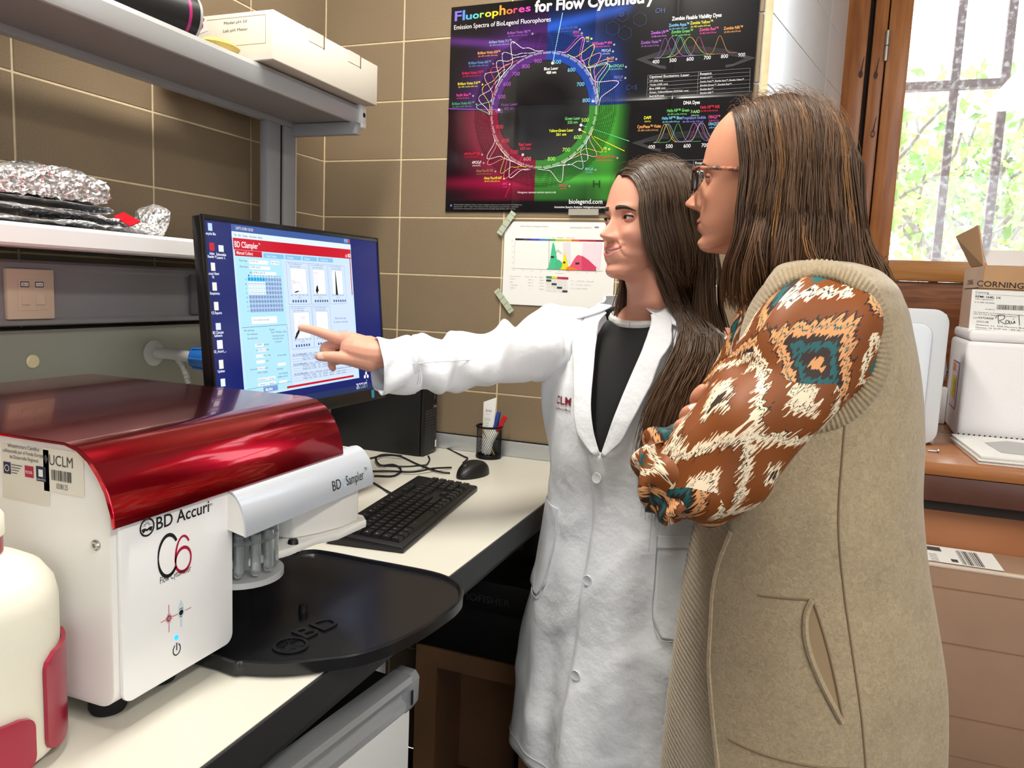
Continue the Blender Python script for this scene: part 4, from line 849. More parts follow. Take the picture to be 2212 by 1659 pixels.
add('accuri_wordmark', (236, 240, 250), [text('accuri', np.array([ab[0], ab[1]+.001, 0])+O3(2), EX, EY, .018, .040, bold=.0), disc2d((ab[0]+.0385, ab[1]+.032), .003, O3(2), EX, EY), disc2d((ab[0]+.033, ab[1]+.024), .0036, O3(2), EX, EY), disc2d((ab[0]+.044, ab[1]+.024), .0036, O3(2), EX, EY), ribbon2d([(ab[0]+.033, ab[1]+.024), (ab[0]+.0385, ab[1]+.032), (ab[0]+.044, ab[1]+.024)], .003, O3(2), EX, EY)])
add('task_bar', (30, 48, 92), [plane_geo(O3(2), EX, EY, (-MW/2, MW/2, -MH/2, -MH/2+.012))])
obj('energy_sticker', mx_(plane_geo((0, 0, .0024), EX, EY, (MW/2-.055, MW/2-.044, -MH/2-.020, -MH/2-.003))), mat('sticker_blue', (60, 150, 190), .4), fr, smooth=False)
obj('menu_buttons', mx_(join(*[box(MW/2-.045+.011*k, MW/2-.038+.011*k, -MH/2-.0235, -MH/2-.0215, .0018, .0026) for k in range(4)])), M_DIM, fr, smooth=False)

# ------------------------------------------------------------------ desktop computer, keyboard, mouse, cables
pc = thing('desktop_computer', 'slim black desktop computer standing upright behind the monitor', 'computer', (.30, -.11, ZB))
obj('case', box(.13, .414, -.146, -.062, ZB+.0005, 1.205, .003), M_BLACK, pc)
ff = obj('front_fascia', box(.4145, .424, -.145, -.063, ZB+.003, 1.203, .004), M_BLACK, pc)
obj('vent_grille', join(*[box(.4241, .4246, -.134+j*.0095, -.128+j*.0095, ZB+.012+k*.0078, ZB+.0165+k*.0078) for k in range(15) for j in range(7)]), M_DIM, ff, smooth=False)
obj('drive_slot', join(box(.4241, .4248, -.095, -.07, 1.09, 1.19)), M_BLACKM, ff, smooth=False)
obj('usb_port', join(*[box(.4249, .4254, -.089, -.078, z, z+.02) for z in (1.10, 1.13, 1.16)]), M_DIM, ff, smooth=False)
obj('maker_badge', text('DELL', (.4249, -.090, 1.078), EY, EZ, .006, .022, bold=.03), mat('badge_silver', (150, 150, 150), .4), ff, smooth=False)
obj('spec_sticker', plane_geo((.4249, 0, 0), EY, EZ, (-.075, -.066, .965, .985)), M_PAPER, ff, smooth=False)
kb_a = math.atan2(.056, .469)
kb = thing('keyboard', 'black full-size computer keyboard on the white bench', 'keyboard', (.645, -.622, ZB), kb_a)
KL, KW = .452, .145
M_KEY = mat('black_keycap', (22, 22, 24), .4)
obj('keyboard_case', prism([(-KW/2, .001), (KW/2, .001), (KW/2+.002, .006), (KW/2, .012), (-KW/2, .022), (-KW/2-.002, .012)], 'y', -KL/2, KL/2, .003), M_BLACK, kb, local=True)
def kz(x): return .012+(KW/2-x)/KW*.010
keys = []
P_u = .0188; xr0 = .052
rowsx = [xr0-i*.0186 for i in range(5)]+[xr0-5*.0186-.006]
y_0 = -KL/2+.014
def key(yc, xc, wd, dp=.0165, leg=None): keys.append((yc, xc, wd, dp))
rows_def = [[1.25]*3+[6.25]+[1.25]*4, [1.25, 1]+[1]*10+[2.75], [1.75]+[1]*11+[2.25], [1.5]+[1]*12+[1.5], [1]*13+[2]]
for ri, rd in enumerate(rows_def):
    y = y_0
    for wd in rd: key(y+wd*P_u/2, rowsx[ri], wd*P_u-.0028); y += wd*P_u
yb_f = y_0
for k in range(13): key(y_0+P_u*(k+.5+(.5*((k+3)//4) if k else 0)), rowsx[5], P_u-.0028, .0145)
yn = y_0+15.35*P_u
for k in range(3):
    key(yn+P_u*(k+.5), rowsx[0], P_u-.0028); key(yn+P_u*(k+.5), rowsx[3], P_u-.0028); key(yn+P_u*(k+.5), rowsx[4], P_u-.0028); key(yn+P_u*(k+.5), rowsx[5], P_u-.0028, .0145)
key(yn+P_u*1.5, rowsx[1], P_u-.0028)
yp = yn+3.3*P_u
for r in range(5):
    for k in range(4):
        if r == 0 and k == 1: continue
        key(yp+P_u*(k+.5), rowsx[r], P_u-.0028)
_km = {}; legs = []
for (yc, xc, wd, dp) in keys:
    kk = (round(wd, 4), round(dp, 4))
    if yc+wd/2 > KL/2-.004: continue
    if kk not in _km:
        b0 = [(-dp/2, -wd/2), (dp/2, -wd/2), (dp/2, wd/2), (-dp/2, wd/2)]; t0 = [(x*.78-.0006, y_*(1-.0032/wd*1.0)) for x, y_ in b0]
        V = [(x, y_, 0) for x, y_ in b0]+[(x, y_, .0062) for x, y_ in t0]+[(0, t0[0][1]*.9, .0056), (0, t0[2][1]*.9, .0056)]
        F = [(0, 1, 5, 4), (1, 2, 6, 5), (2, 3, 7, 6), (3, 0, 4, 7), (4, 5, 6, 7)]
        o = obj('key', (V[:8], F), M_KEY, kb, smooth=False, local=True); _km[kk] = o.data
    else: o = bpy.data.objects.new('key', _km[kk]); COL.objects.link(o); o.parent = kb
    o.location = (xc, yc, kz(xc)+.0003); o.rotation_euler = (0, math.atan2(.010, KW), 0)
    ltr = random.choice('QWERTYUIOPASDFGHJKLZXCVBNM1234567890')
    legs.append(text(ltr, (xc+.001, yc-wd*.28, kz(xc)+.0072), EY, -EX, .0034, .0022))
obj('key_legends', join(*legs), mat('key_legend_white', (190, 190, 190), .5), kb, smooth=False, local=True)
ms = thing('mouse', 'black optical computer mouse beside the keyboard', 'mouse', (.622, -.262, ZB), math.radians(-100))
def mouse_geo():
    n1, n2 = 18, 28; G = []
    for i in range(n1+1):
        e = PI/2*i/n1
        row = []
        for j in range(n2):
            a = 2*PI*j/n2; x = math.cos(a)*math.cos(e)**.6*.057; y = math.sin(a)*math.cos(e)**.6*.031; 
            hz = .034*(1-.35*(x/.057)) if True else 0
            z = math.sin(e)**.8*.034*(1-.28*(x/.057)**2-.12*x/.057); y *= 1-.12*(x/.057)
            row.append((x, y, z+.002))
        G.append(row)
    return grid(np.array(G), closev=True)
obj('shell', mouse_geo(), M_BLACK, ms, local=True)
obj('button_split', tube(spline([(.052, 0, .016), (.035, 0, .0268), (.012, 0, .0345)], 10), .0007, 6), M_BLACKM, ms, local=True)
obj('wheel', tube([(.030, -.004, .028), (.030, .004, .028)], .0045, 14), M_DIM, ms, local=True)
M_CABLE = mat('black_cable', (18, 18, 20), .45)
def cable(name, pts, label, r=.0022):
    P = spline([(p[0], p[1], p[2]) for p in pts], 60); o = obj(name, tube(P, r, 8), M_CABLE); return tag(o, label, 'cable')
def bz(u, v, h=.0028): p = onz(u, v, ZB+h); return (p[0], p[1], ZB+h)
cable('mouse_cable', [bz(936, 950, .02), bz(960, 965), bz(1000, 985), bz(1010, 990, .004), bz(1000, 1000)], 'thin black mouse cable running from the computer to the mouse')
cable('usb_cable', [bz(800, 990), bz(830, 984), bz(862, 985), bz(900, 1002), bz(945, 1018, .0045), bz(972, 1022)], 'black cable coming from behind the monitor to the mouse', .0024)
cable('power_cable', [bz(800, 1018, .004), bz(850, 1018, .004), bz(880, 1020, .006), bz(905, 1018, .0075), bz(935, 1012, .009), bz(975, 1010, .004)], 'black cable looping under the usb cable beside the computer', .0024)
cable('coiled_cable', [bz(808, 1028), bz(850, 1028), bz(866, 1015), bz(850, 1004), bz(822, 1005, .006), bz(812, 990, .0085), bz(830, 982, .009), bz(868, 985, .009)], 'black cable coiled on the bench behind the keyboard', .0026)
cable('keyboard_cable', [bz(800, 1040), bz(812, 1046), bz(828, 1056), bz(846, 1066, .006)], 'black cable leading out of the rear of the keyboard')
cable('looped_cable', [bz(925, 985, .004), bz(928, 992, .003), bz(922, 1003, .003), bz(905, 1006, .012), bz(870, 1008, .012), bz(820, 1006, .011)], 'black cable bending round the foot of the computer', .0022)

# ------------------------------------------------------------------ pen cup
PCC = np.array([.578, -.052])
M_MESH = mat('black_wire_mesh', (16, 16, 17), .45, .4)
cup = thing('pen_cup', 'black wire mesh pen cup standing by the back wall', 'pen cup', (PCC[0], PCC[1], ZB))
R_ = .0335; H_c = .083
def mesh_wall():
    gs = []; nW = 34
    for s in (1, -1):
        for i in range(nW):
            a0 = 2*PI*i/nW; P = [(PCC[0]+R_*math.cos(a0+s*t*1.5), PCC[1]+R_*math.sin(a0+s*t*1.5), ZB+.004+t*H_c) for t in np.linspace(0, 1, 12)]; gs.append(tube(P, .00055, 3, False))
    return join(*gs)
obj('mesh_wall', mesh_wall(), M_MESH, cup)
obj('rim', tube([(PCC[0]+R_*math.cos(t)*1.03, PCC[1]+R_*math.sin(t)*1.03, ZB+H_c+.004) for t in np.linspace(0, 2*PI, 41)], .0032, 8, False), M_MESH, cup)
obj('base', lathe([(0, .0005), (R_+.001, .0005), (R_+.002, .003), (R_+.001, .009), (R_, .010), (R_-.001, .004), (0, .004)], (PCC[0], PCC[1], ZB), 36), M_MESH, cup)
ctb = thing('hand_cream_tube', 'white hand cream tube standing in the pen cup', 'tube', (PCC[0]-.006, PCC[1], ZB+.006))
G = []
for i in range(14):
    t = i/13; z = ZB+.012+t*.148; hw = .015+.004*t; hd = .011*(1-t)+.0012; G.append([(PCC[0]-.006+hw*math.cos(a)*math.copysign(1, 1)+.004*t, PCC[1]+.001+hd*math.sin(a), z+(.008*(math.cos(a))*t)) for a in np.linspace(0, 2*PI, 25)[:-1]])
V, F = grid(np.array(G), closev=True); F = F+[list(range(24))[::-1], [13*24+i for i in range(24)]]
tb = obj('tube_body', (V, F), M_PAPER, ctb)
yq = PCC[1]-.0135; tx0 = PCC[0]-.004
obj('tube_print', join(text('bnte', (tx0-.004, yq, ZB+.128), EX, EZ, .009, .018, shear=.3), text('COSMETIQUE', (tx0-.003, yq, ZB+.121), EX, EZ, .0022, .012)), mat('violet_ink', (60, 44, 100), .6), tb, smooth=False)
obj('tube_print_lower', join(text('CREMA DE MANOS', (tx0-.005, yq-.002, ZB+.109), EX, EZ, .0028, .017), text('HAND CREAM', (tx0-.005, yq-.002, ZB+.1045), EX, EZ, .0028, .017)), mat('violet_ink', (60, 44, 100), .6), tb, smooth=False)
obj('tube_print_green', join(text('ALOE', (tx0-.003, yq-.003, ZB+.096), EX, EZ, .0048, .010), text('VERA', (tx0-.003, yq-.003, ZB+.0885), EX, EZ, .0048, .010)), mat('green_ink', (110, 170, 60), .6), tb, smooth=False)
def pen(name, p0, p1, r, m, label, capm=None):
    t = thing(name, label, 'pen', tuple(p0)); p0, p1 = np.array(p0), np.array(p1); d = p1-p0
    obj('barrel', tube([p0, p0+d*.03, p0+d*.62], [r*.4, r*.85, r*.85], 12), M_PAPER if capm is None else capm, t)
    obj('cap', tube([p0+d*.6, p0+d*.63, p1-d*.015, p1], [r*.9, r*1.05, r, r*.55], 14), m, t, angle=40); return t
pen('blue_marker', (PCC[0]+.004, PCC[1]-.010, ZB+.008), (PCC[0]+.022, PCC[1]+.010, ZB+.128), .0062, mat('blue_pen_cap', (44, 66, 150), .35), 'marker with a blue cap standing in the pen cup')
pen('red_marker', (PCC[0]-.006, PCC[1]-.012, ZB+.008), (PCC[0]+.044, PCC[1]+.006, ZB+.119), .0060, mat('red_pen_cap', (200, 20, 36), .35), 'marker with a red cap leaning out of the pen cup')
pen('pencil', (PCC[0]+.020, PCC[1]-.006, ZB+.008), (PCC[0]-.018, PCC[1]-.004, ZB+.078), .0034, mat('pencil_wood', (190, 160, 100), .5), 'short wooden pencil inside the pen cup', mat('pencil_wood', (190, 160, 100), .5))
# ------------------------------------------------------------------ poster on the back wall
YPO = -.0045
def PP(cx, cy): p = ony(940+cx/3.072, cy/3.072, YPO); return p[0], p[2]
pl = (PP(98, 50)[0]+PP(78, 1405)[0])/2; prt = PP(2155, 0)[0]; pb = PP(78, 1405)[1]; ptp = PP(98, 50)[1]
PCX, PCZ = PP(714, 733); PRD = (PP(1060, 733)[0]-PP(365, 733)[0])/2
folds_x = [PP(522, 1000)[0], PP(1010, 1200)[0], PP(1565, 800)[0]]; fold_z = PP(900, 692)[1]
def pdisp(x, z):
    d = np.zeros_like(np.asarray(x, float))
    for i, fx in enumerate(folds_x): d = d+.0028*np.exp(-np.abs(x-fx)/.014)*(.4+.6*np.clip((fold_z+.05-z)/.1, 0, 1) if i != 9 else 1)
    d = d+.0022*np.exp(-np.abs(z-fold_z)/.012)+.0012*np.sin(x*9+z*4)+.0008*np.sin(z*17-x*5)
    return d
def pwarp(g, off): V = np.array(g[0], float); V[:, 1] = YPO-pdisp(V[:, 0], V[:, 2])-off; return (V,)+tuple(g[1:])
po = thing('poster', 'glossy black fluorophore poster with a colour wheel taped to the back wall', 'poster', ((pl+prt)/2, -.004, pb))
nx, nz_ = 340, 240
XX, ZZ = np.meshgrid(np.linspace(pl, prt, nx), np.linspace(pb, ptp, nz_)); S = (XX-PCX)/PRD; Tt = (ZZ-PCZ)/PRD; Rr = np.hypot(S, Tt)
def qcol(S, Tt):
    c = np.zeros(S.shape+(3,)); ul = (S < .02) & (Tt >= .04); ur = (S >= .02) & (Tt >= .04); ll = (S < -.08) & (Tt < .04); lr = (S >= -.08) & (Tt < .04)
    for m_, k in ((ul, (112, 52, 160)), (ur, (36, 92, 214)), (ll, (170, 8, 66)), (lr, (74, 176, 58))): c[m_] = np.array(lin(k)[:3])
    return c
Q = qcol(S, Tt)
I = .75*np.exp(-((Rr-1.15)/.42)**2)
I += np.where((S < .02) & (Tt > .04), .9*np.exp(-((Tt-1.10+.12*S)/.07)**2)*np.clip(1.6-np.abs(S+1.0), 0, 1), 0)
I += np.where((S >= .02) & (Tt > .04), .95*np.exp(-((Tt-1.42-.16*S)/.09)**2)*np.clip(1.9-np.abs(S-.6), 0, 1), 0)
I += np.where((S < -.08) & (Tt < .04), .8*np.exp(-((Tt+1.27)/.10)**2)*np.clip(1.9-np.abs(S+.6), 0, 1)+.45*np.exp(-((S+.9)/.55)**2), 0)
I += np.where((S >= -.08) & (Tt < .04), 1.0*np.exp(-((Tt+1.22)/.07)**2)*np.clip(2.0-np.abs(S-.7), 0, 1)+.55*np.exp(-((S-1.25)/.22)**2)+.25, 0)
I *= .46; I *= np.clip((1.62-S)/.30, 0, 1)*np.clip((Tt+1.62)/.06, 0, 1)*np.clip((1.85-Tt)/.2, 0, 1)
I = np.where(Rr < 1.0, .42*np.clip((Rr-.86)/.02, 0, 1), I)
I = np.where((Rr > 1.02) & (Rr < 1.36), I*np.where(((Rr-1.02)/.03 % 1) < .35, .45, .8), I)
C = Q*I[..., None]+np.array([.004, .004, .0065])
C += (np.where(Rr < .87, .018*np.clip((Rr-.45)/.4, 0, 1), 0))[..., None]
C = np.where((np.abs(Rr-1.0) < .016)[..., None], Q*.5+.18, C); C = np.where((np.abs(Rr-.865) < .006)[..., None], 0.006, C)
M_POST = mat('poster_gloss', (10, 10, 12), .16, spec=.6, attr='Col')
V, F = grid(np.dstack([XX, np.zeros_like(XX), ZZ])); V, F = pwarp((V, F), 0)[:2]
obj('sheet', (V, F, None, None, C.reshape(-1, 3)), M_POST, po)
PRT = {}
def padd(col, g): PRT.setdefault(col, []).append(g)
O_ = np.array([0, 0, 0.])
def ptext(s, cx, cy, wpx, col, hpx, align='l', bold=0., shear=0.):
    a = PP(cx, cy); wd = abs(PP(cx+wpx, cy)[0]-a[0]); h = abs(PP(cx, cy-hpx)[1]-a[1])
    padd(col, text(s, (a[0], 0, a[1]), EX, EZ, h, wd, align, bold, shear))
Wc, PU, CYN, YL, OR, PK, GN, RD, GY, BL = (236, 236, 238), (150, 90, 180), (120, 190, 230), (226, 220, 60), (230, 160, 90), (216, 70, 150), (110, 200, 110), (210, 40, 70), (150, 150, 155), (90, 150, 240)
ptext('for Flow Cytometry', 662, 82, 790, Wc, 74, bold=.03)
x = 130
for ch, c, wd in zip('Fluorophores', [(120, 110, 220), (90, 140, 230), (80, 170, 230), (90, 200, 190), (150, 210, 110), (220, 220, 60), (240, 200, 50), (240, 150, 50), (240, 110, 70), (230, 70, 110), (216, 70, 150), (200, 60, 170)], (52, 22, 46, 48, 34, 48, 48, 46, 48, 34, 46, 40)):
    ptext(ch, x, 140-(x-130)*.13, wd-6, c, 64 if ch in 'Flh' else 46, bold=.02); x += wd
ptext('Emission Spectra of BioLegend Fluorophores', 126, 198, 640, Wc, 30)
for (s, cx, cy, wd, c) in (('Brilliant Violet 785™', 482, 230, 150, PU), ('Brilliant Violet 711™', 360, 290, 148, (140, 170, 210)), ('Brilliant Violet 650™', 284, 362, 148, OR), ('Brilliant Violet 605™', 222, 428, 148, (90, 140, 190)), ('Brilliant Violet 570™', 180, 495, 140, RD), ('Brilliant Violet 510™', 150, 565, 148, YL), ('Pacific Blue™', 140, 640, 95, PK), ('Brilliant Violet 421™', 112, 697, 146, (70, 160, 120)),
    ('Alexa Fluor® 488', 815, 200, 130, (70, 90, 160)), ('FITC', 918, 226, 40, PK), ('PE', 1000, 262, 22, YL), ('PE/Dazzle™ 594', 1044, 300, 128, PK), ('PE/Cy5', 1106, 345, 58, (170, 190, 230)), ('PerCP', 1140, 396, 46, OR), ('PerCP/Cy5.5', 1154, 448, 96, (120, 190, 150)), ('PE/Cy7', 1188, 522, 58, (110, 120, 190)),
    ('APC/Fire™ 750', 192, 1030, 104, RD), ('APC/Cy7', 244, 1086, 62, Wc), ('Alexa Fluor® 700', 272, 1142, 112, (150, 120, 80)), ('Alexa Fluor® 647', 324, 1190, 118, YL), ('APC', 446, 1228, 34, PK), ('PE', 1120, 995, 20, YL), ('PE/Dazzle™ 594', 1068, 1053, 126, RD), ('PE/Cy5', 998, 1132, 52, (120, 200, 200)), ('PE/Cy7', 824, 1240, 52, (200, 80, 80))):
    ptext(s, cx, cy, wd, c, 17, bold=.012); ptext('(Ex 405 nm/Em 603 nm)', cx+4, cy+17, wd*.85, c, 9)
    padd(GY if c != YL else YL, disc2d((0, 0), 1, (*PP(cx+wd+16, cy-4)[:1], 0, PP(cx+wd+16, cy-4)[1]), EX*.0026, EZ*.0026, 14))
for (s, a_) in (('900', 100), ('800', 120), ('700', 140), ('600', 160), ('500', 174), ('400', 185)): pass
for (s, cx, cy, c) in (('900', 658, 420, PU), ('800', 578, 455, PU), ('700', 512, 505, PU), ('600', 452, 572, PU), ('500', 416, 656, PU), ('400', 398, 752, PU), ('500', 786, 426, CYN), ('600', 880, 478, CYN), ('700', 940, 574, CYN), ('800', 980, 682, CYN), ('500', 972, 812, (160, 230, 90)), ('600', 922, 924, (160, 230, 90)), ('700', 846, 1008, (160, 230, 90)), ('800', 748, 1068, (160, 230, 90)), ('900', 402, 856, (200, 60, 80)), ('800', 442, 948, (200, 60, 80)), ('700', 500, 1024, (200, 60, 80)), ('600', 588, 1068, (226, 120, 130))): ptext(s, cx, cy, 50, c, 26)
for (a, b, cx, cy, c) in (('Blue Laser', '488 nm', 770, 464, Wc), ('Violet Laser', '405 nm', 492, 704, (120, 70, 150)), ('Red Laser', '633 nm', 600, 968, RD), ('Green Laser', '532 nm', 914, 796, GN), ('Yellow-Green Laser', '561 nm', 838, 876, (226, 236, 60))):
    ptext(a, cx, cy, 8.8*len(a)+6, c, 19, 'c', .01); ptext(b, cx, cy+26, 66, c, 19, 'c', .01)
def pline(pts, wpx, col): padd(col, ribbon2d([PP(*p) for p in pts], wpx*.00018, O_, EX, EZ))
pline([(848, 86), (780, 425)], 8, (150, 220, 255)); pline([(84, 722), (425, 730)], 7, (190, 90, 220)); pline([(584, 1028), (465, 1310)], 7, (230, 30, 80)); pline([(965, 830), (1290, 938)], 7, (90, 220, 140)); pline([(960, 862), (1258, 1003)], 8, (232, 240, 60))
for (cx, cy, c) in ((780, 420, (255, 220, 220)), (425, 730, (255, 210, 255)), (584, 1028, (255, 180, 210)), (970, 832, (230, 255, 230)), (962, 862, (255, 255, 210))): padd(c, disc2d((0, 0), 1, (PP(cx, cy)[0], 0, PP(cx, cy)[1]), EX*.0036, EZ*.0036, 14))
def spec(a0, a1, peak, h, w_, col, sh=0.):
    A = np.radians(np.linspace(a0, a1, 60)); r = 1.03+h*np.exp(-((np.degrees(A)-peak)/w_)**2)+sh*np.exp(-((np.degrees(A)-peak-w_*2*np.sign(a1-a0))/(w_*1.3))**2)
    padd(col, ribbon2d([(PCX+PRD*rr*math.cos(t), PCZ+PRD*rr*math.sin(t)) for rr, t in zip(r, A)], .0013, O_, EX, EZ))
for (a0, a1, pk_, h, w_, c, s_) in ((182, 150, 175, .28, 4, (120, 220, 160), 0), (182, 140, 168, .26, 7, (250, 220, 240), .06), (180, 135, 160, .24, 8, YL, .08), (170, 125, 150, .30, 7, (255, 190, 190), .1), (165, 120, 143, .26, 6, (230, 90, 90), .05), (155, 110, 136, .25, 6, (240, 240, 240), .08), (148, 100, 128, .28, 6, (200, 220, 255), .08), (140, 92, 118, .34, 5, (240, 240, 250), .12),
    (78, 40, 62, .38, 5, PK, .04), (76, 36, 60, .36, 5, (250, 170, 220), .05), (66, 30, 50, .36, 4.5, YL, .06), (60, 22, 42, .34, 5, (250, 150, 200), .06), (52, 10, 33, .34, 5, (190, 210, 255), .04), (50, 8, 35, .38, 4, OR, .03), (48, 6, 31, .36, 6, (130, 220, 130), .05), (40, 2, 17, .40, 5, (250, 210, 240), .03),
    (-20, -60, -33, .34, 4, YL, .04), (-22, -66, -38, .30, 5, (250, 180, 190), .05), (-25, -80, -52, .28, 5, (200, 220, 255), .06), (-25, -85, -45, .22, 6, (240, 240, 240), .1), (-50, -92, -72, .30, 5, (250, 235, 250), .03),
    (202, 245, 222, .36, 5, (250, 150, 170), .04), (205, 250, 218, .30, 5, (240, 240, 250), .06), (212, 255, 235, .30, 4, YL, .08), (215, 258, 240, .34, 5, (240, 130, 170), .06), (220, 260, 244, .28, 5, (250, 250, 250), .05)): spec(a0, a1, pk_, h, w_, c, s_)
for k in range(36):
    t = 2*PI*k/36+.05; padd((10, 10, 14), ribbon2d([(PCX+PRD*r_*math.cos(t), PCZ+PRD*r_*math.sin(t)) for r_ in (.972, 1.015)], .0016, O_, EX, EZ))
for k in range(9):
    padd((6, 6, 10), ribbon2d([(PCX+PRD*(1.06+.033*k)*math.cos(t), PCZ+PRD*(1.06+.033*k)*math.sin(t)) for t in np.linspace(0, 2*PI, 81)], .0007, O_, EX, EZ))
# right-hand panels
ptext('Zombie Fixable Viability Dyes', 1570, 136, 328, Wc, 25, bold=.02)
for (s, cx, cy, wd, c) in (('Zombie Aqua™', 1550, 178, 134, CYN), ('Zombie Yellow™', 1692, 162, 150, YL), ('Zombie UV™', 1432, 228, 114, (190, 100, 220)), ('Zombie Green™', 1566, 222, 142, GN), ('Zombie Red™', 1752, 206, 126, PK), ('Zombie NIR™', 1914, 198, 126, OR), ('Zombie Violet™', 1364, 292, 134, PU), ('DAPI', 1386, 792, 46, YL), ('Helix NP™ Green', 1540, 746, 146, GN), ('7-AAD', 1696, 752, 60, (150, 210, 140)), ('Helix NP™ NIR', 1760, 722, 128, RD), ('Helix NP™ Blue', 1506, 796, 130, CYN), ('Propidium Iodide', 1640, 794, 156, (120, 130, 210)), ('DRAQ7™', 1814, 786, 76, PK), ('DRAQ5™', 1814, 832, 70, CYN), ('CytoPhase™ Violet', 1342, 852, 156, OR)):
    ptext(s, cx, cy, wd, c, 20, bold=.01); ptext('(Ex 382 nm/Em 510 nm)', cx+4, cy+20, wd*.86, c, 11)
ptext('DNA Dyes', 1648, 694, 108, Wc, 22, bold=.02)
def eye(cx, cy, w_, h_):
    for k in range(8):
        f = k/7; pline([(cx-w_+w_*.16*f, cy), (cx-w_*.5, cy-h_*.75*(1-f*.55)), (cx, cy-h_*(1-f*.5)), (cx+w_*.5, cy-h_*.75*(1-f*.55)), (cx+w_-w_*.16*f, cy-8)], 1.6, (96, 96, 100))
        pline([(cx-w_+w_*.16*f, cy), (cx-w_*.62, cy+h_*.62*(1-f*.3)), (cx-w_*.5, cy+h_*.72*(1-f*.3))], 1.6, (96, 96, 100)); pline([(cx+w_-w_*.16*f, cy-8), (cx+w_*.62, cy+h_*.5*(1-f*.3)), (cx+w_*.5, cy+h_*.6*(1-f*.3))], 1.6, (96, 96, 100))
eye(1730, 395, 395, 90); eye(1690, 950, 380, 80)
def bell(c0, base, h, sg, x0, x1, sl, col):
    P = [(xx, base-(xx-1480)*sl-h*math.exp(-((xx-c0)/sg)**2)) for xx in np.linspace(x0, x1, 50)]; pline(P, 3.2, col)
for (c0, sg, c, h) in ((1526, 34, PU, 130), (1568, 42, (200, 120, 220), 130), (1620, 40, CYN, 135), (1632, 42, GN, 130), (1690, 62, YL, 125), (1750, 34, PK, 122), (1890, 34, OR, 120)): bell(c0, 385, h, sg, max(1455, c0-150), min(2005, c0+170), .07, c)
for (c0, sg, c) in ((1525, 36, YL), (1540, 34, OR), (1548, 40, CYN), (1612, 34, GN), (1720, 40, (190, 150, 230)), (1745, 40, PK), (1770, 44, (240, 170, 220)), (1760, 34, CYN)): bell(c0, 948, 122, sg, max(1450, c0-130), min(1960, c0+150), .04, c)
for k in range(6): ptext('%d00' % (4+k), 1440+k*114, 422-k*9, 46, Wc, 25); ptext('%d00' % (4+k), 1412+k*118, 988-k*4, 46, Wc, 25)
# reagent tables
def table(cx0, cy0, cx1, cy1, rows, sl):
    for r in range(len(rows)+1):
        f = r/len(rows); y_ = cy0+(cy1-cy0)*f; pline([(cx0, y_), (cx1, y_-sl)], 2.2, (170, 170, 172))
    for cxx, s0 in ((cx0, 0), (cx0+335, -sl*.48), (cx1, -sl)): pline([(cxx, cy0+s0), (cxx-6, cy1+s0)], 2.2, (170, 170, 172))
    for r, (a, b) in enumerate(rows):
        y_ = cy0+(cy1-cy0)*(r+.78)/len(rows); h = 15 if r == 0 else 11
        ptext(a, cx0+10, y_-2, 9.5*len(a)*h/13, Wc, h); ptext(b, cx0+345, y_-sl*.5, min(290, 9.5*len(b)*h/13), Wc, h)
table(1412, 500, 2092, 652, [('Optimal Excitation Laser', 'Reagent'), ('UV (355 nm)', 'Zombie UV™'), ('Violet (405 nm)', 'Zombie Violet™, Zombie Aqua™, Zombie Yellow™'), ('Blue (488 nm)', 'Zombie Green™, Zombie Red™'), ('Green, Yellow/Green (532/561 nm)', 'Zombie Red™'), ('Red (633 nm)', 'Zombie NIR™')], 46)
table(1380, 1072, 2070, 1200, [('Optimal Excitation Laser', 'Reagent'), ('UV (355 nm)', 'DAPI'), ('Violet (405 nm)', 'CytoPhase™ Violet'), ('Blue (488 nm)', '7-AAD')], 20)
ptext('biolegend.com', 888, 1352, 222, Wc, 30, bold=.01); ptext('Interactive Spectra Analyzer: biolegend.com/spectra', 792, 1380, 345, Wc, 13, bold=.01); ptext('Histograms represent emission spectra only', 548, 1282, 254, Wc, 12)
for k, l in enumerate(('The fluorophore brightness index is a relative evaluation of fluorescence intensity above the background', 'antibody clone - dim, ++ bright. These values can differ depending upon instrument filters, cytometer,', 'instrument laser and setting, laser power, antibody amount and antigen target, flip filters, buffer used, etc.')): ptext(l, 124, 1362+k*13, 452-k*20, (150, 150, 152), 8)
padd((110, 100, 170), disc2d((0, 0), 1, (PP(107, 1364)[0], 0, PP(107, 1364)[1]), EX*.0034, EZ*.0034, 16))
for hx in ((1240, 100), (1360, 130), (1180, 190), (1260, 220)):   # faint molecule drawings
    pline([(hx[0]+48*math.cos(t), hx[1]+48*math.sin(t)) for t in np.linspace(.5, .5+2*PI, 7)], 3, (50, 70, 120))
ptext('OH', 1462, 90, 62, (50, 70, 120), 34); ptext('O', 1226, 112, 26, (50, 70, 120), 30); ptext('C=S', 1268, 600, 72, (40, 60, 110), 34); ptext('H', 1048, 1245, 46, (24, 60, 30), 48)
lv = 0
for c, gs in PRT.items():
    lv += 1; o = obj('poster_print', pwarp(join(*gs), .0004+.00002*lv), mat('poster_ink_%d_%d_%d' % c, c, .25, spec=.5), po, smooth=False); o['kind'] = 'stuff'
M_TAPE = mat('greenish_tape', (200, 206, 186), .35, alpha=.82)
M_TAPEL = mat('green_tape_line', (70, 140, 96), .5)
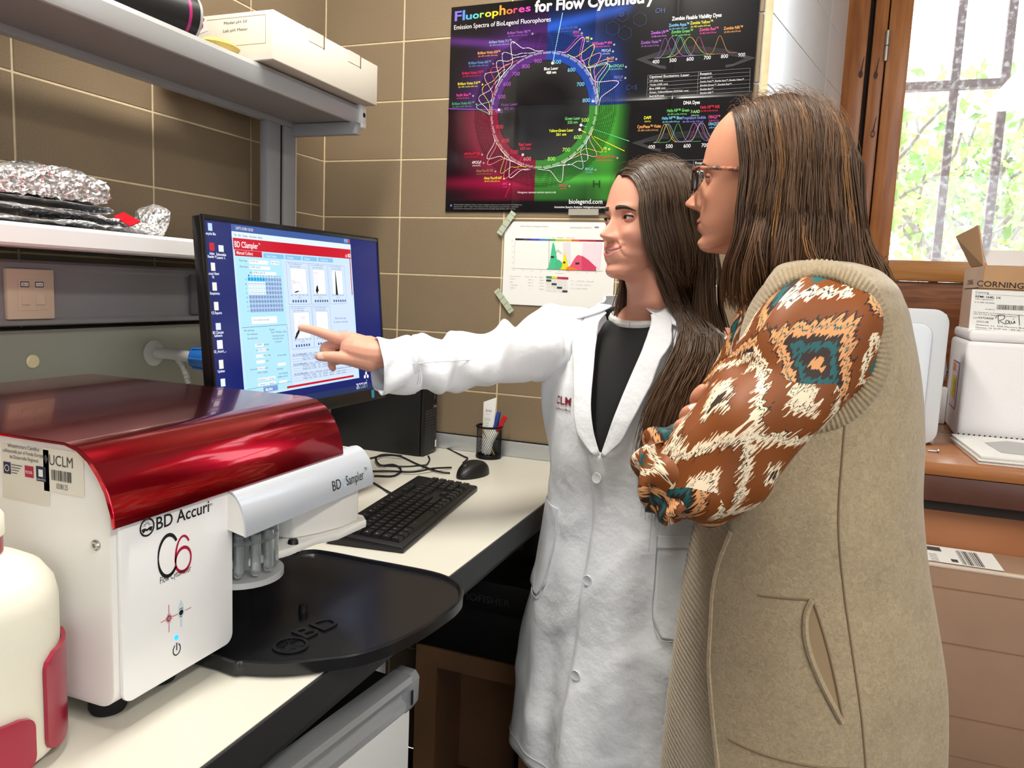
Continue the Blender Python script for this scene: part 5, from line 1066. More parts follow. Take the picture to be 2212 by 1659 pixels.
def strip(name, pts, wd, label, yy=-.0012, lines=4, m=None):
    """a strip of tape between two pixels on the wall"""
    a, b = ony(*pts[0], yy), ony(*pts[1], yy); d = b-a; L_ = np.linalg.norm(d); d = d/L_; n = np.cross(d, EY); o = a
    t = thing(name, label, 'tape', tuple(a))
    obj('film', ([o-n*wd/2, o+d*L_+n*-wd/2, o+d*L_+n*wd/2, o+n*wd/2, o-n*wd/2-EY*.0004, o+d*L_+n*-wd/2-EY*.0004, o+d*L_+n*wd/2-EY*.0004, o+n*wd/2-EY*.0004], [(0, 1, 2, 3), (7, 6, 5, 4), (0, 4, 5, 1), (1, 5, 6, 2), (2, 6, 7, 3), (3, 7, 4, 0)]), m or M_TAPE, t, smooth=False)
    if lines:
        gs = []
        for k in range(lines):
            s = L_*(k+.5)/lines; gs.append(([o+d*(s-.0006)-n*wd/2-EY*.0006, o+d*(s+.0006)-n*wd/2-EY*.0006, o+d*(s+.0006)+n*wd/2-EY*.0006, o+d*(s-.0006)+n*wd/2-EY*.0006], [(0, 1, 2, 3)]))
        obj('stripes', join(*gs), M_TAPEL, t, smooth=False)
    return t
strip('tape_strip', ((1110, 458), (1078, 506)), .017, 'pale green striped tape at the upper corner of the printed sheet', -.0085)
strip('tape_strip', ((1072, 626), (1105, 674)), .017, 'pale green striped tape at the lower corner of the printed sheet', -.0085)
strip('clear_tape', ((1228, 458), (1293, 458)), .016, 'clear tape under the lower edge of the poster', -.0095, 0, mat('clear_tape_film', (190, 186, 176), .3, alpha=.6))

# ------------------------------------------------------------------ printed spectra sheet under the poster
YPA = -.0030
def QP(cx, cy): p = ony(1060+cx/7.214, 450+cy/7.214, YPA); return p[0], p[2]
pa = thing('printed_sheet', 'white printed sheet with coloured spectra curves taped under the poster', 'paper', (QP(900, 900)[0], YPA, QP(900, 1500)[1]))
TL, BLq = QP(355, 205), QP(300, 1495); xl = QP(185, 1000)[0]; zt_, zb_ = TL[1], BLq[1]; xr_ = xl+(zt_-zb_)*1.40
Px = [(TL[0], zt_), (xr_, zt_), (xr_, zb_), (BLq[0], zb_), (QP(182, 1330)[0], QP(182, 1330)[1]), (QP(215, 370)[0], QP(215, 370)[1])]
obj('sheet', join(poly2d(Px[::-1], (0, YPA, 0), EX, EZ)), M_PAPER, pa, smooth=False).modifiers.new('t', 'SOLIDIFY').thickness = .0004
QPRT = {}
def qadd(c, g): QPRT.setdefault(c, []).append(g)
OQ = np.array([0, YPA-.0007, 0])
def qpoly(pts, c, lev=0): qadd((c, lev), poly2d([QP(*p) for p in pts], OQ-EY*.0002*lev, EX, EZ))
def qline(pts, w_, c, lev=0): qadd((c, lev), ribbon2d([QP(*p) for p in pts], w_, OQ-EY*.0002*lev, EX, EZ))
def qtext(s, cx, cy, wd, h, c, lev=2, bold=0.):
    a = QP(cx, cy); W_ = QP(cx+wd, cy)[0]-a[0]; qadd((c, lev), text(s, (a[0], YPA-.0007-.0002*lev, a[1]), EX, EZ, h*.000115, W_, bold=bold))
cols = [(6, 6, 20), (60, 50, 110), (60, 70, 190), (40, 130, 210), (60, 160, 80), (190, 200, 30), (230, 190, 30), (220, 90, 40), (200, 30, 70), (170, 20, 60), (110, 10, 50)]
for k in range(11):
    a, b = 385+k*125, 385+(k+1)*125; qpoly([(a, 468+k*2.4), (b, 468+k*2.4+2), (b, 494+k*2.4+2), (a, 494+k*2.4)], cols[k])
def hump(c0, base, h, sg, x0, x1, c, lev): qpoly([(x0, base)]+[(xx, base-h*math.exp(-((xx-c0)/(sg if xx < c0 else sg*1.3))**2)) for xx in np.linspace(x0, x1, 40)]+[(x1, base)], c, lev)
hump(975, 950, 420, 48, 860, 1200, (70, 190, 140), 1); hump(1050, 950, 150, 80, 1000, 1240, (70, 180, 130), 2); hump(1155, 955, 255, 36, 1085, 1260, (226, 216, 20), 3); hump(1370, 968, 240, 120, 1170, 1645, (222, 84, 116), 2)
qpoly([(1420, 970), (1420, 735), (1520, 800), (1645, 915), (1645, 972)], (206, 60, 100), 4); qpoly([(1175, 935), (1220, 905), (1330, 935), (1360, 966), (1175, 962)], (230, 120, 40), 4)
qpoly([(1000, 525), (1080, 525), (1080, 700), (1000, 640)], (226, 236, 230), 0); qpoly([(1130, 530), (1245, 530), (1245, 880), (1130, 760)], (222, 216, 222), 0); qpoly([(1440, 540), (1740, 540), (1700, 960), (1420, 760)], (232, 214, 226), 0)
qline([(380, 510), (360, 935), (1750, 980)], .0006, (110, 110, 110)); qline([(915, 470), (905, 900)], .0006, (60, 60, 90), 5); qline([(1010, 705), (1040, 660), (1055, 645), (1075, 670), (1115, 712)], .0007, (70, 60, 70), 5)
for (cx, cy, w_) in ((940, 745, 50), (1132, 830, 34), (1322, 845, 62)): qpoly([(cx, cy), (cx+w_, cy), (cx+w_, cy+28), (cx, cy+28)], (40, 30, 40), 5)
for k in range(10): qtext(str(400+50*k), 345+k*143, 965+k*4.5, 26, 11, (60, 60, 60))
for k in range(6): qtext(str(100-20*k), 330, 512+k*85, 26, 11, (60, 60, 60))
qtext('Wavelength (nm)', 1015, 1015, 130, 14, (40, 40, 40)); qtext('- SPECTROS VIABLE PARA -', 440, 285, 475, 22, (120, 120, 130)); qtext('DEMASIADO MARCA', 1240, 308, 340, 26, (120, 120, 130)); qtext('590', 1618, 305, 70, 30, (60, 60, 140), bold=.03); qtext('AF    GREEN    YELLOW', 960, 460, 350, 18, (120, 120, 130))
for k, s in enumerate(('Fluorochrome        %Max   Ex   Em    %Max', 'FITC                 50 k        488', 'PE                   45 k        575', '7-AAD               50 w         675', 'APC                 ---          660')): qtext(s, 305, 1060+k*46, 520, 14, (60, 60, 64))
for k, c in enumerate(((40, 140, 90), (216, 206, 30), (190, 26, 76), (180, 20, 70))): qpoly([(866+k*86, 1055+k*5), (952+k*86, 1060+k*5), (952+k*86, 1092+k*5), (866+k*86, 1088+k*5)], c, 2)
for r in range(4):
    for k in range(4):
        cx, cy = 866+k*84, 1108+r*50+k*6
        if r == k: qpoly([(cx, cy), (cx+80, cy+4), (cx+80, cy+32), (cx, cy+28)], (50, 50, 54), 3)
        else: qline([(cx, cy), (cx+80, cy+4), (cx+80, cy+32), (cx, cy+28), (cx, cy)], .0003, (150, 150, 150), 3); qtext('0.%d%%' % (r*3+k), cx+24, cy+22, 36, 10, (80, 80, 80), 4)
for r in range(3): qtext('FL%d - 533/30 - 585/40' % (r+1), 1250, 1135+r*56, 360-50*r, 18, (170, 170, 176))
for (c, lev), gs in QPRT.items(): q_o = obj('sheet_print', join(*gs), mat('sheet_ink_%d_%d_%d' % c, c, .7), pa, smooth=False); q_o['kind'] = 'stuff'
# ------------------------------------------------------------------ things on the window sill
ZSL = 1.0672
M_FOAM = mat('white_foam', (238, 236, 238), .8, bump=(180, .25, .002))
fl = onz(2067, 953, ZSL)
fb = thing('foam_box', 'white polystyrene shipping box on the window sill', 'box', (1.95, .42, ZSL))
fx0 = 1.755; fy0 = .30; fz1 = 1.357
obj('foam_body', prism([(fx0, fy0), (fx0+.42, fy0+.01), (fx0+.43, fy0+.37), (fx0+.02, fy0+.36)], 'z', ZSL+.0005, fz1-.03, .012, 3), M_FOAM, fb)
obj('foam_lid', prism([(fx0+.004, fy0+.004), (fx0+.416, fy0+.014), (fx0+.426, fy0+.366), (fx0+.024, fy0+.356)], 'z', fz1-.0295, fz1, .010, 3), M_FOAM, fb)
hl = thing('x', None, None) if False else None
sd = np.array([.02, .36, 0]); sd /= np.linalg.norm(sd); so = np.array([fx0-.0012, fy0, 0])
hz = obj('hazard_label', plane_geo(so, sd, EZ, (.085, .225, 1.135, 1.265)), mat('pink_label_paper', (236, 210, 232), .6), fb, smooth=False)
so2 = so-np.array([.0006, 0, 0])
obj('yellow_panel', plane_geo(so2, sd, EZ, (.12, .205, 1.16, 1.225)), mat('yellow_print', (240, 214, 20), .6), hz, smooth=False)
obj('orange_panel', plane_geo(so2, sd, EZ, (.16, .215, 1.235, 1.258)), mat('orange_print', (230, 150, 70), .6), hz, smooth=False)
obj('label_frame', join(*[ribbon2d(p, .0025, so2, sd, EZ) for p in ([(.087, 1.137), (.223, 1.137)], [(.087, 1.263), (.223, 1.263)], [(.087, 1.137), (.087, 1.263)], [(.223, 1.137), (.223, 1.263)])]), mat('plum_print', (120, 50, 90), .6), hz, smooth=False)
obj('label_text', join(*[text('UN 1845 CARBON', so2-np.array([.0005, 0, 0])+sd*(.125+.012*k)+EZ*(1.165), EZ, -sd, .006, .05) for k in range(5)]), mat('grey_ink', (70, 68, 70), .6), hz, smooth=False)
# cardboard carton on the foam box
co = thing('reagent_carton', 'open brown cardboard reagent carton with a white label on the foam box', 'carton', (1.9, .5, fz1))
cx0, cy0, cz0, cz1 = 1.782, .335, fz1+.001, 1.522
M_CARDL = mat('light_cardboard', (206, 172, 148), .8, bump=(50, .15, .001), var=(8, .06))
M_CARDF = mat('front_cardboard', (186, 146, 108), .8, bump=(50, .15, .001), var=(8, .06))
x1c = cx0+.36
obj('front_wall', box(cx0, x1c, cy0, cy0+.004, cz0, cz1), M_CARDF, co, smooth=False)
obj('side_wall', box(cx0-.0005, cx0+.0035, cy0+.0045, cy0+.27, cz0, cz1), M_CARDL, co, smooth=False)
obj('side_wall', box(x1c-.004, x1c, cy0+.0045, cy0+.27, cz0, cz1), M_CARDL, co, smooth=False)
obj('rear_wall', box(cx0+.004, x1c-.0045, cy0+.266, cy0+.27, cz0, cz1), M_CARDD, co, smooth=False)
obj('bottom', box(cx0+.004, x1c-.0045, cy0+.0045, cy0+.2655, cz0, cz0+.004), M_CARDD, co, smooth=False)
obj('front_flap', ([(cx0+.006, cy0+.001, cz1+.001), (x1c, cy0+.001, cz1+.001), (x1c, cy0+.085, cz1+.045), (cx0+.004, cy0+.085, cz1+.045), (cx0+.006, cy0+.004, cz1-.001), (x1c, cy0+.004, cz1-.001), (x1c, cy0+.087, cz1+.042), (cx0+.004, cy0+.087, cz1+.042)], [(0, 1, 2, 3), (7, 6, 5, 4), (0, 4, 5, 1), (1, 5, 6, 2), (2, 6, 7, 3), (3, 7, 4, 0)]), mat('taped_flap', (222, 212, 206), .35, bump=(40, .3, .002)), co, smooth=False)
q = [(cx0, cy0+.02, cz1), (cx0, cy0+.19, cz1+.004), (cx0-.045, cy0+.20, cz1+.088), (cx0-.016, cy0+.06, cz1+.108)]
obj('side_flap', (q+[tuple(np.array(p)+np.array([.004, 0, -.001])) for p in q], [(0, 1, 2, 3), (7, 6, 5, 4), (0, 4, 5, 1), (1, 5, 6, 2), (2, 6, 7, 3), (3, 7, 4, 0)]), M_CARDF, co, smooth=False)
yc = cy0-.0006
def CP(cx, cy): p = ony(1900+cx/6.913, 500+cy/6.913, yc); return p[0], p[2]
lab = obj('shipping_label', poly2d([CP(1325, 1510), CP(2290, 1570), CP(2300, 905), CP(1385, 865)], (0, yc, 0), EX, EZ), M_PAPER, co, smooth=False)
def ctext(s, cx, cy, wd, h, bold=0., shear=0., lev=1):
    a = CP(cx, cy); return text(s, (a[0], yc-.0004*lev, a[1]), EX*.999+EZ*-.03, EZ, h*.00020, wd*.000203, bold=bold, shear=shear)
obj('lettering', join(ctext('CORNING', 1450, 815, 515, 72, .005), ribbon2d([CP(1440, 843), CP(2300, 885)], .0016, (0, yc-.0003, 0), EX, EZ)), M_INK, co, smooth=False)
lt = [ctext('Corning', 1432, 918, 150, 26), ribbon2d([CP(1420, 935), CP(2300, 975)], .0004, (0, yc-.0004, 0), EX, EZ), ctext('RPMI 1640, 1X', 1430, 985, 285, 28, .02), ctext('with L-glutamine', 1425, 1012, 205, 16), ctext('6 X 500 mL/PAK', 1420, 1062, 225, 16), ctext('10-040-CV', 1578, 1168, 110, 14), ctext('For Research or Further Manufacturing Use Only.', 1405, 1210, 630, 16), ctext('Not for use in Diagnostic Procedures.', 1405, 1238, 480, 16), ctext('03724008', 1478, 1300, 165, 24, .01), ctext('2023-08', 1445, 1355, 135, 22), ctext('Mediatech, Inc.  9345 Discovery Blvd.', 1438, 1402, 540, 20), ctext('Manassas, VA 20109 USA 1-800-482-1740', 1432, 1440, 585, 20), ctext('www.corning.com', 1428, 1466, 250, 18), ctext('Made in USA', 1425, 1492, 180, 18), ctext('LOT', 1398, 1298, 60, 20)]
bA = CP(1745, 1165); bB = CP(2180, 1110); lt.append(bars2d((bA[0], bB[0], bA[1], bB[1]), 44, 4, (0, yc-.0004, 0), EX, EZ))
obj('label_print', join(*lt), M_INK, lab, smooth=False)
def pxline(ps, w_): return ribbon2d(spline([CP(*p) for p in ps], 24), w_, (0, yc-.001, 0), EX, EZ)
obj('handwriting', join(pxline([(1780, 1380), (1772, 1320), (1770, 1260)], .0014), pxline([(1725, 1300), (1760, 1255), (1830, 1245), (1870, 1275), (1840, 1315), (1790, 1330), (1830, 1360), (1880, 1385)], .0014), pxline([(1930, 1330), (1890, 1330), (1885, 1370), (1915, 1375), (1935, 1335), (1940, 1375), (1960, 1375)], .0014), pxline([(1965, 1335), (1968, 1368), (1995, 1372), (2012, 1335), (2018, 1368), (2030, 1365)], .0014), pxline([(1990, 1315), (2005, 1300)], .0014), pxline([(2080, 1245), (2082, 1300), (2088, 1400)], .0014)), M_INK, lab, smooth=False)
obj('carton_symbol', join(pxline([(1400, 1530), (1415, 1600), (1440, 1650), (1640, 1630), (1690, 1580), (1710, 1545)], .0020), pxline([(1600, 1540), (1610, 1600)], .0016)), M_INK, co, smooth=False)
xs_ = cx0-.001
obj('side_print', join(text('CORNING', (xs_, cy0+.21, cz0+.118), -EY, EZ, .014, .085), plane_geo((xs_, 0, 0), EY, EZ, (cy0+.04, cy0+.24, cz0+.106, cz0+.109)), text('Consumption', (xs_, cy0+.12, cz0+.094), -EY, EZ, .005, .07), text('REUSE\nTHIS BOX', (xs_, cy0+.07, cz0+.045), -EY, EZ, .006, .03)), mat('faded_ink', (96, 80, 84), .7), co, smooth=False)
# stack of papers, bound document
pp = thing('paper_stack', 'stack of white printed documents lying at the sill edge', 'papers', (1.95, .10, ZSL))
pq = [onz(2062, 957, ZSL+.012), onz(2095, 1015, ZSL+.012)]
for k in range(5):
    dx = [0, .004, -.003, .003, 0][k]; a = .03*(k-2)*.4
    obj('document', xf(box(-.21, .21, -.15, .15, 0, .0035), Matrix.Translation((1.745+.21+dx, .132+dx, ZSL+.0004+k*.0038)) @ Matrix.Rotation(math.radians(2)+a*.3, 4, 'Z')), M_PAPER, pp, smooth=False)
obj('cover_picture', xf(poly2d([(-.15, -.09), (.02, -.10), (.02, .07), (-.10, .10), (-.16, .04)], (0, 0, 0), EX, EY), Matrix.Translation((1.955, .132, ZSL+.0198))), mat('grey_halftone', (186, 186, 188), .7), pp, smooth=False)
obj('cover_band', xf(poly2d([(.03, -.10), (.08, -.11), (.05, .06), (.02, .07)], (0, 0, 0), EX, EY), Matrix.Translation((1.955, .132, ZSL+.0198))), mat('grey_halftone_dark', (120, 120, 126), .7), pp, smooth=False)
obj('binding_comb', join(*[tube([(1.752+k*.012, .284+k*.0003, ZSL+.012), (1.758+k*.012, .2845+k*.0003, ZSL+.021)], .002, 6) for k in range(34)]), M_BLACK, pp)
# translucent storage box lid leaning behind the woman
ld_ = thing('storage_bin', 'translucent white plastic storage bin standing on the sill', 'bin', (1.55, .30, ZSL))
bn = [(1.36, .22), (1.70, .22), (1.70, .55), (1.36, .55)]
M_BIN = mat('translucent_white_plastic', (226, 230, 236), .35, trans=.25, spec=.4)
# the open face of the bin turned to the room: rounded panel with a raised rim
RP = prism(rrect(1.30, 1.690, ZSL+.002, 1.405, .035, 6), 'y', .16, .175, .004)
obj('bin_panel', RP, M_BIN, ld_)
obj('bin_recess', prism(rrect(1.335, 1.655, ZSL+.03, 1.37, .03, 6), 'y', .1560, .1599, .003), mat('bin_inner_panel', (216, 222, 232), .3), ld_)
obj('bin_side', join(box(1.674, 1.686, .176, .30, ZSL+.004, 1.395, .004), box(1.305, 1.317, .176, .30, ZSL+.004, 1.395, .004), box(1.318, 1.673, .288, .30, ZSL+.004, 1.395, .004)), M_BIN, ld_)
bgm = mat('crinkled_film', (230, 238, 242), .25, trans=.5, bump=(30, .8, .02))
bag = obj('plastic_bag', foil := (lambda: (lambda g: g)(xf(lathe([(0, 0), (.05, .004), (.06, .05), (.045, .10), (.015, .13), (0, .135)], n=20), Matrix.Translation((1.725, .62, ZSL+.11)) @ Matrix.Diagonal((.7, .5, 1, 1)))))(), bgm); tag(bag, 'crinkled clear plastic bag between the storage bin and the carton', 'bag')
bs = obj('bag_support_box', box(1.70, 1.77, .585, .66, ZSL+.0005, ZSL+.108, .003), M_FOAM); tag(bs, 'small white box standing behind the bin under the plastic bag', 'box')
# striped napkin packet
M_PINK = mat('pink_stripe', (206, 30, 100), .6)
np_ = thing('striped_packet', 'pink and white striped packet at the rear of the sill', 'packet', (1.70, .68, ZSL))
tri = [(1.655, ZSL+.001), (1.768, ZSL+.001), (1.722, ZSL+.125), (1.70, ZSL+.13), (1.655, ZSL+.06)]
obj('packet_body', prism(tri, 'y', .66, .70, .002), mat('white_packet', (240, 226, 234), .6), np_, smooth=False)
for k in range(7):
    z0 = ZSL+.006+k*.017; hw = 1.768-(1.768-1.722)*(z0-ZSL)/.125; obj('stripe', poly2d([(1.657, z0), (hw-.003, z0+.004), (hw-.006, z0+.012), (1.657, z0+.008)], (0, .6592, 0), EX, EZ), M_PINK, np_, smooth=False)
scp = onz(2020, 974, ZSL+.004); sw = thing('bolt', 'small steel bolt lying on the wooden sill', 'bolt', (scp[0], scp[1], ZSL))
obj('shank', tube([(scp[0]-.016, scp[1], ZSL+.0036), (scp[0]+.004, scp[1], ZSL+.0036)], .0026, 10), M_STEEL, sw); obj('head', tube([(scp[0]+.0042, scp[1], ZSL+.0058), (scp[0]+.0075, scp[1], ZSL+.0058)], .0055, 12), M_STEEL, sw)
# ------------------------------------------------------------------ big cardboard box standing under the sill
zc = ony(2003, 1177, -.03)[2]; f0 = onz(2001, 1216, zc); yf = f0[1]
bb = thing('large_cardboard_box', 'large brown cardboard box with a shipping label under the window sill', 'box', (2.0, (yf-.03)/2, 0))
M_CARDB = mat('big_carton_front', (156, 124, 102), .8, bump=(14, .2, .004), var=(5, .08))
obj('carton', box(1.30, 2.55, yf, -.022, 0, zc, .003), M_CARDB, bb)
obj('top_edge', box(1.302, 2.548, yf-.001, yf+.012, zc-.006, zc+.0012, .002), mat('carton_edge_tape', (214, 196, 180), .4), bb)
lx0 = onz(2002, 1190, zc)[0]-.1; lx1 = onz(2150, 1208, zc)[0]
slb = obj('shipping_label', plane_geo((0, 0, zc+.0016), EX, EY, (lx0, lx1, yf+.016, -.035)), M_PAPER, bb, smooth=False)
ow = (0, 0, zc+.002)
obj('label_print', join(bars2d((lx1-.075, lx1-.03, yf+.022, -.05), 14, 8, ow, EX, EY), plane_geo(ow, EX, EY, (lx0+.08, lx0+.13, -.075, -.045)), plane_geo(ow, EX, EY, (lx1-.095, lx1-.082, yf+.03, yf+.05)), *[plane_geo(ow, EX, EY, (lx0+.1, lx1-.12, yf+.02+k*.012, yf+.0225+k*.012)) for k in range(5)]), mat('grey_ink', (70, 68, 70), .6), slb, smooth=False)
obj('crease', join(*[ribbon2d([(1.31, zc-d), (1.9, zc-d+.003), (2.54, zc-d-.004)], .0025, (0, yf-.0006, 0), EX, EZ) for d in (.05, .17, .33, .42)]), mat('carton_crease', (150, 108, 84), .9), bb, smooth=False)

# ------------------------------------------------------------------ outside the window
M_IRON = mat('rusty_iron', (110, 84, 90), .7, bump=(60, .6, .004), var=(20, .2))
gr_ = thing('window_grille', 'rusty iron security grille outside the window', 'grille', (2.1, 1.15, 1.4))
for u0 in (2062, 2170, 2290, 2400):
    a = ony(u0, 180, 1.15); obj('upright_bar', box(a[0]-.0135, a[0]+.0135, 1.137, 1.163, 1.2, 2.95, .003), M_IRON, gr_)
for z in (ony(2100, 183, 1.15)[2], ony(2100, 183, 1.15)[2]-.75): obj('cross_bar', box(1.35, 2.85, 1.128, 1.172, z-.014, z+.014, .003), M_IRON, gr_)
struct('ground_outside', box(-6, 14, 1.6, 26, -1.1, -1.0), mat('pale_gravel', (196, 190, 170), .9, var=(2, .1)), smooth=False)
struct('wall_outer', join(box(1.2, 1.42, .905, 1.05, 0, 3), box(2.76, 2.95, .905, 1.05, 0, 3)), M_PLASTER, smooth=False)
M_BARK = mat('grey_bark', (120, 108, 100), .9, bump=(20, .6, .02))
M_LEAF = [mat('leaf_%d' % i, c, .5, var=None, sub=0.) for i, c in enumerate(((150, 186, 84), (176, 206, 110), (120, 160, 70)))]
for m in M_LEAF:
    b = m.node_tree.nodes['Principled BSDF']; b.inputs['Transmission Weight'].default_value = 0.; b.inputs['Subsurface Weight'].default_value = .5; b.inputs['Subsurface Radius'].default_value = (.3, .4, .1); b.inputs['Subsurface Scale'].default_value = .05
def tree(base, h, seed, label, nleaf, spread):
    r = random.Random(seed); t = thing('garden_tree', label, 'tree', tuple(base)); segs = []; tips = []
    def grow(p, d, L_, rad, lev):
        P = [np.array(p)]; dd_ = np.array(d)
        for k in range(5): dd_ = dd_+np.array([r.gauss(0, .22), r.gauss(0, .22), r.gauss(.03, .12)]); dd_ /= np.linalg.norm(dd_); P.append(P[-1]+dd_*L_/5)
        segs.append(tube(P, np.linspace(rad, rad*.6, 6), 6 if lev < 2 else 4, False))
        if lev >= 2: tips.extend([q_ for q_ in P[2:]])
        if lev < 4:
            for k in range(3 if lev < 3 else 2):
                q_ = P[r.choice((3, 4, 5))]; a = r.uniform(0, 2*PI); nd = dd_*.5+spread*np.array([math.cos(a), math.sin(a)*.8, r.uniform(.0, .6)]); grow(q_, nd/np.linalg.norm(nd), L_*.68, rad*.55, lev+1)
    grow(base, (r.uniform(-.2, .2), 0, 1), h*.42, h*.024, 0)
    obj('trunk', join(*segs), M_BARK, t)
    V = []; F = []; MI = []
    for k in range(nleaf):
        p = r.choice(tips)+np.array([r.gauss(0, .12), r.gauss(0, .12), r.gauss(0, .12)]); s = r.uniform(.03, .06); a = np.array([r.gauss(0, 1), r.gauss(0, 1), r.gauss(0, 1)]); a /= np.linalg.norm(a); b_ = np.cross(a, (r.gauss(0, 1), r.gauss(0, 1), r.gauss(0, 1))); b_ /= np.linalg.norm(b_); n0 = len(V)
        V += [p-a*s, p+b_*s*.5, p+a*s, p-b_*s*.5]; F.append((n0, n0+1, n0+2, n0+3)); MI.append(r.randrange(3))
    lf = obj('foliage', (V, F, MI), M_LEAF, t, smooth=False); lf['kind'] = 'stuff'
    return t
tree((2.9, 4.2, -1), 4.8, 3, 'spindly garden tree with pale spring leaves right outside the window', 3500, .8)
tree((5.2, 6.4, -1), 5.6, 8, 'tall leafy garden tree behind the window grille', 4500, .9)
tree((.2, 9.6, -1), 4.8, 12, 'bushy light green garden tree farther from the window', 5000, .9)
tree((9.4, 9.5, -1), 5.6, 21, 'broad garden tree standing at the back of the garden', 5000, .95)
hd = thing('hedge_bush', 'low pale green bush behind the garden trees', 'bush', (4.2, 13.5, -1)); rr2 = random.Random(5); V = []; F = []; MI = []
for k in range(6000):
    p = np.array([rr2.uniform(.5, 9), 13.5+rr2.gauss(0, .5), -1+abs(rr2.gauss(0, .9))+.1]); s = rr2.uniform(.05, .1); a = np.array([rr2.gauss(0, 1), rr2.gauss(0, 1), rr2.gauss(0, 1)]); a /= np.linalg.norm(a); b_ = np.cross(a, (0.3, rr2.gauss(0, 1), rr2.gauss(0, 1))); b_ /= np.linalg.norm(b_); n0 = len(V); V += [p-a*s, p+b_*s*.5, p+a*s, p-b_*s*.5]; F.append((n0, n0+1, n0+2, n0+3)); MI.append(rr2.randrange(3))
lf = obj('foliage', (V, F, MI), M_LEAF, hd, smooth=False); lf['kind'] = 'stuff'
# ------------------------------------------------------------------ people: shared builders
def ip(z, tab):
    t = np.array(sorted(tab)); return np.interp(z, t[:, 0], t[:, 1])
def ips(z, tab):
    """smooth (monotone cubic-ish) interpolation"""
    t = np.array(sorted(tab)); x, y = t[:, 0], t[:, 1]; d = np.gradient(y, x); z = np.asarray(z, float); i = np.clip(np.searchsorted(x, z)-1, 0, len(x)-2)
    h = x[i+1]-x[i]; s = np.clip((z-x[i])/h, 0, 1); return (2*s**3-3*s**2+1)*y[i]+(s**3-2*s**2+s)*h*d[i]+(-2*s**3+3*s**2)*y[i+1]+(s**3-s**2)*h*d[i+1]
def headR(yaw, pitch, roll):
    f = np.array([math.cos(yaw)*math.cos(pitch), math.sin(yaw)*math.cos(pitch), math.sin(pitch)]); r = np.array([math.sin(yaw), -math.cos(yaw), 0]); u = np.cross(r, f)
    return np.stack([r*math.cos(roll)+u*math.sin(roll), f, u*math.cos(roll)-r*math.sin(roll)], 1)
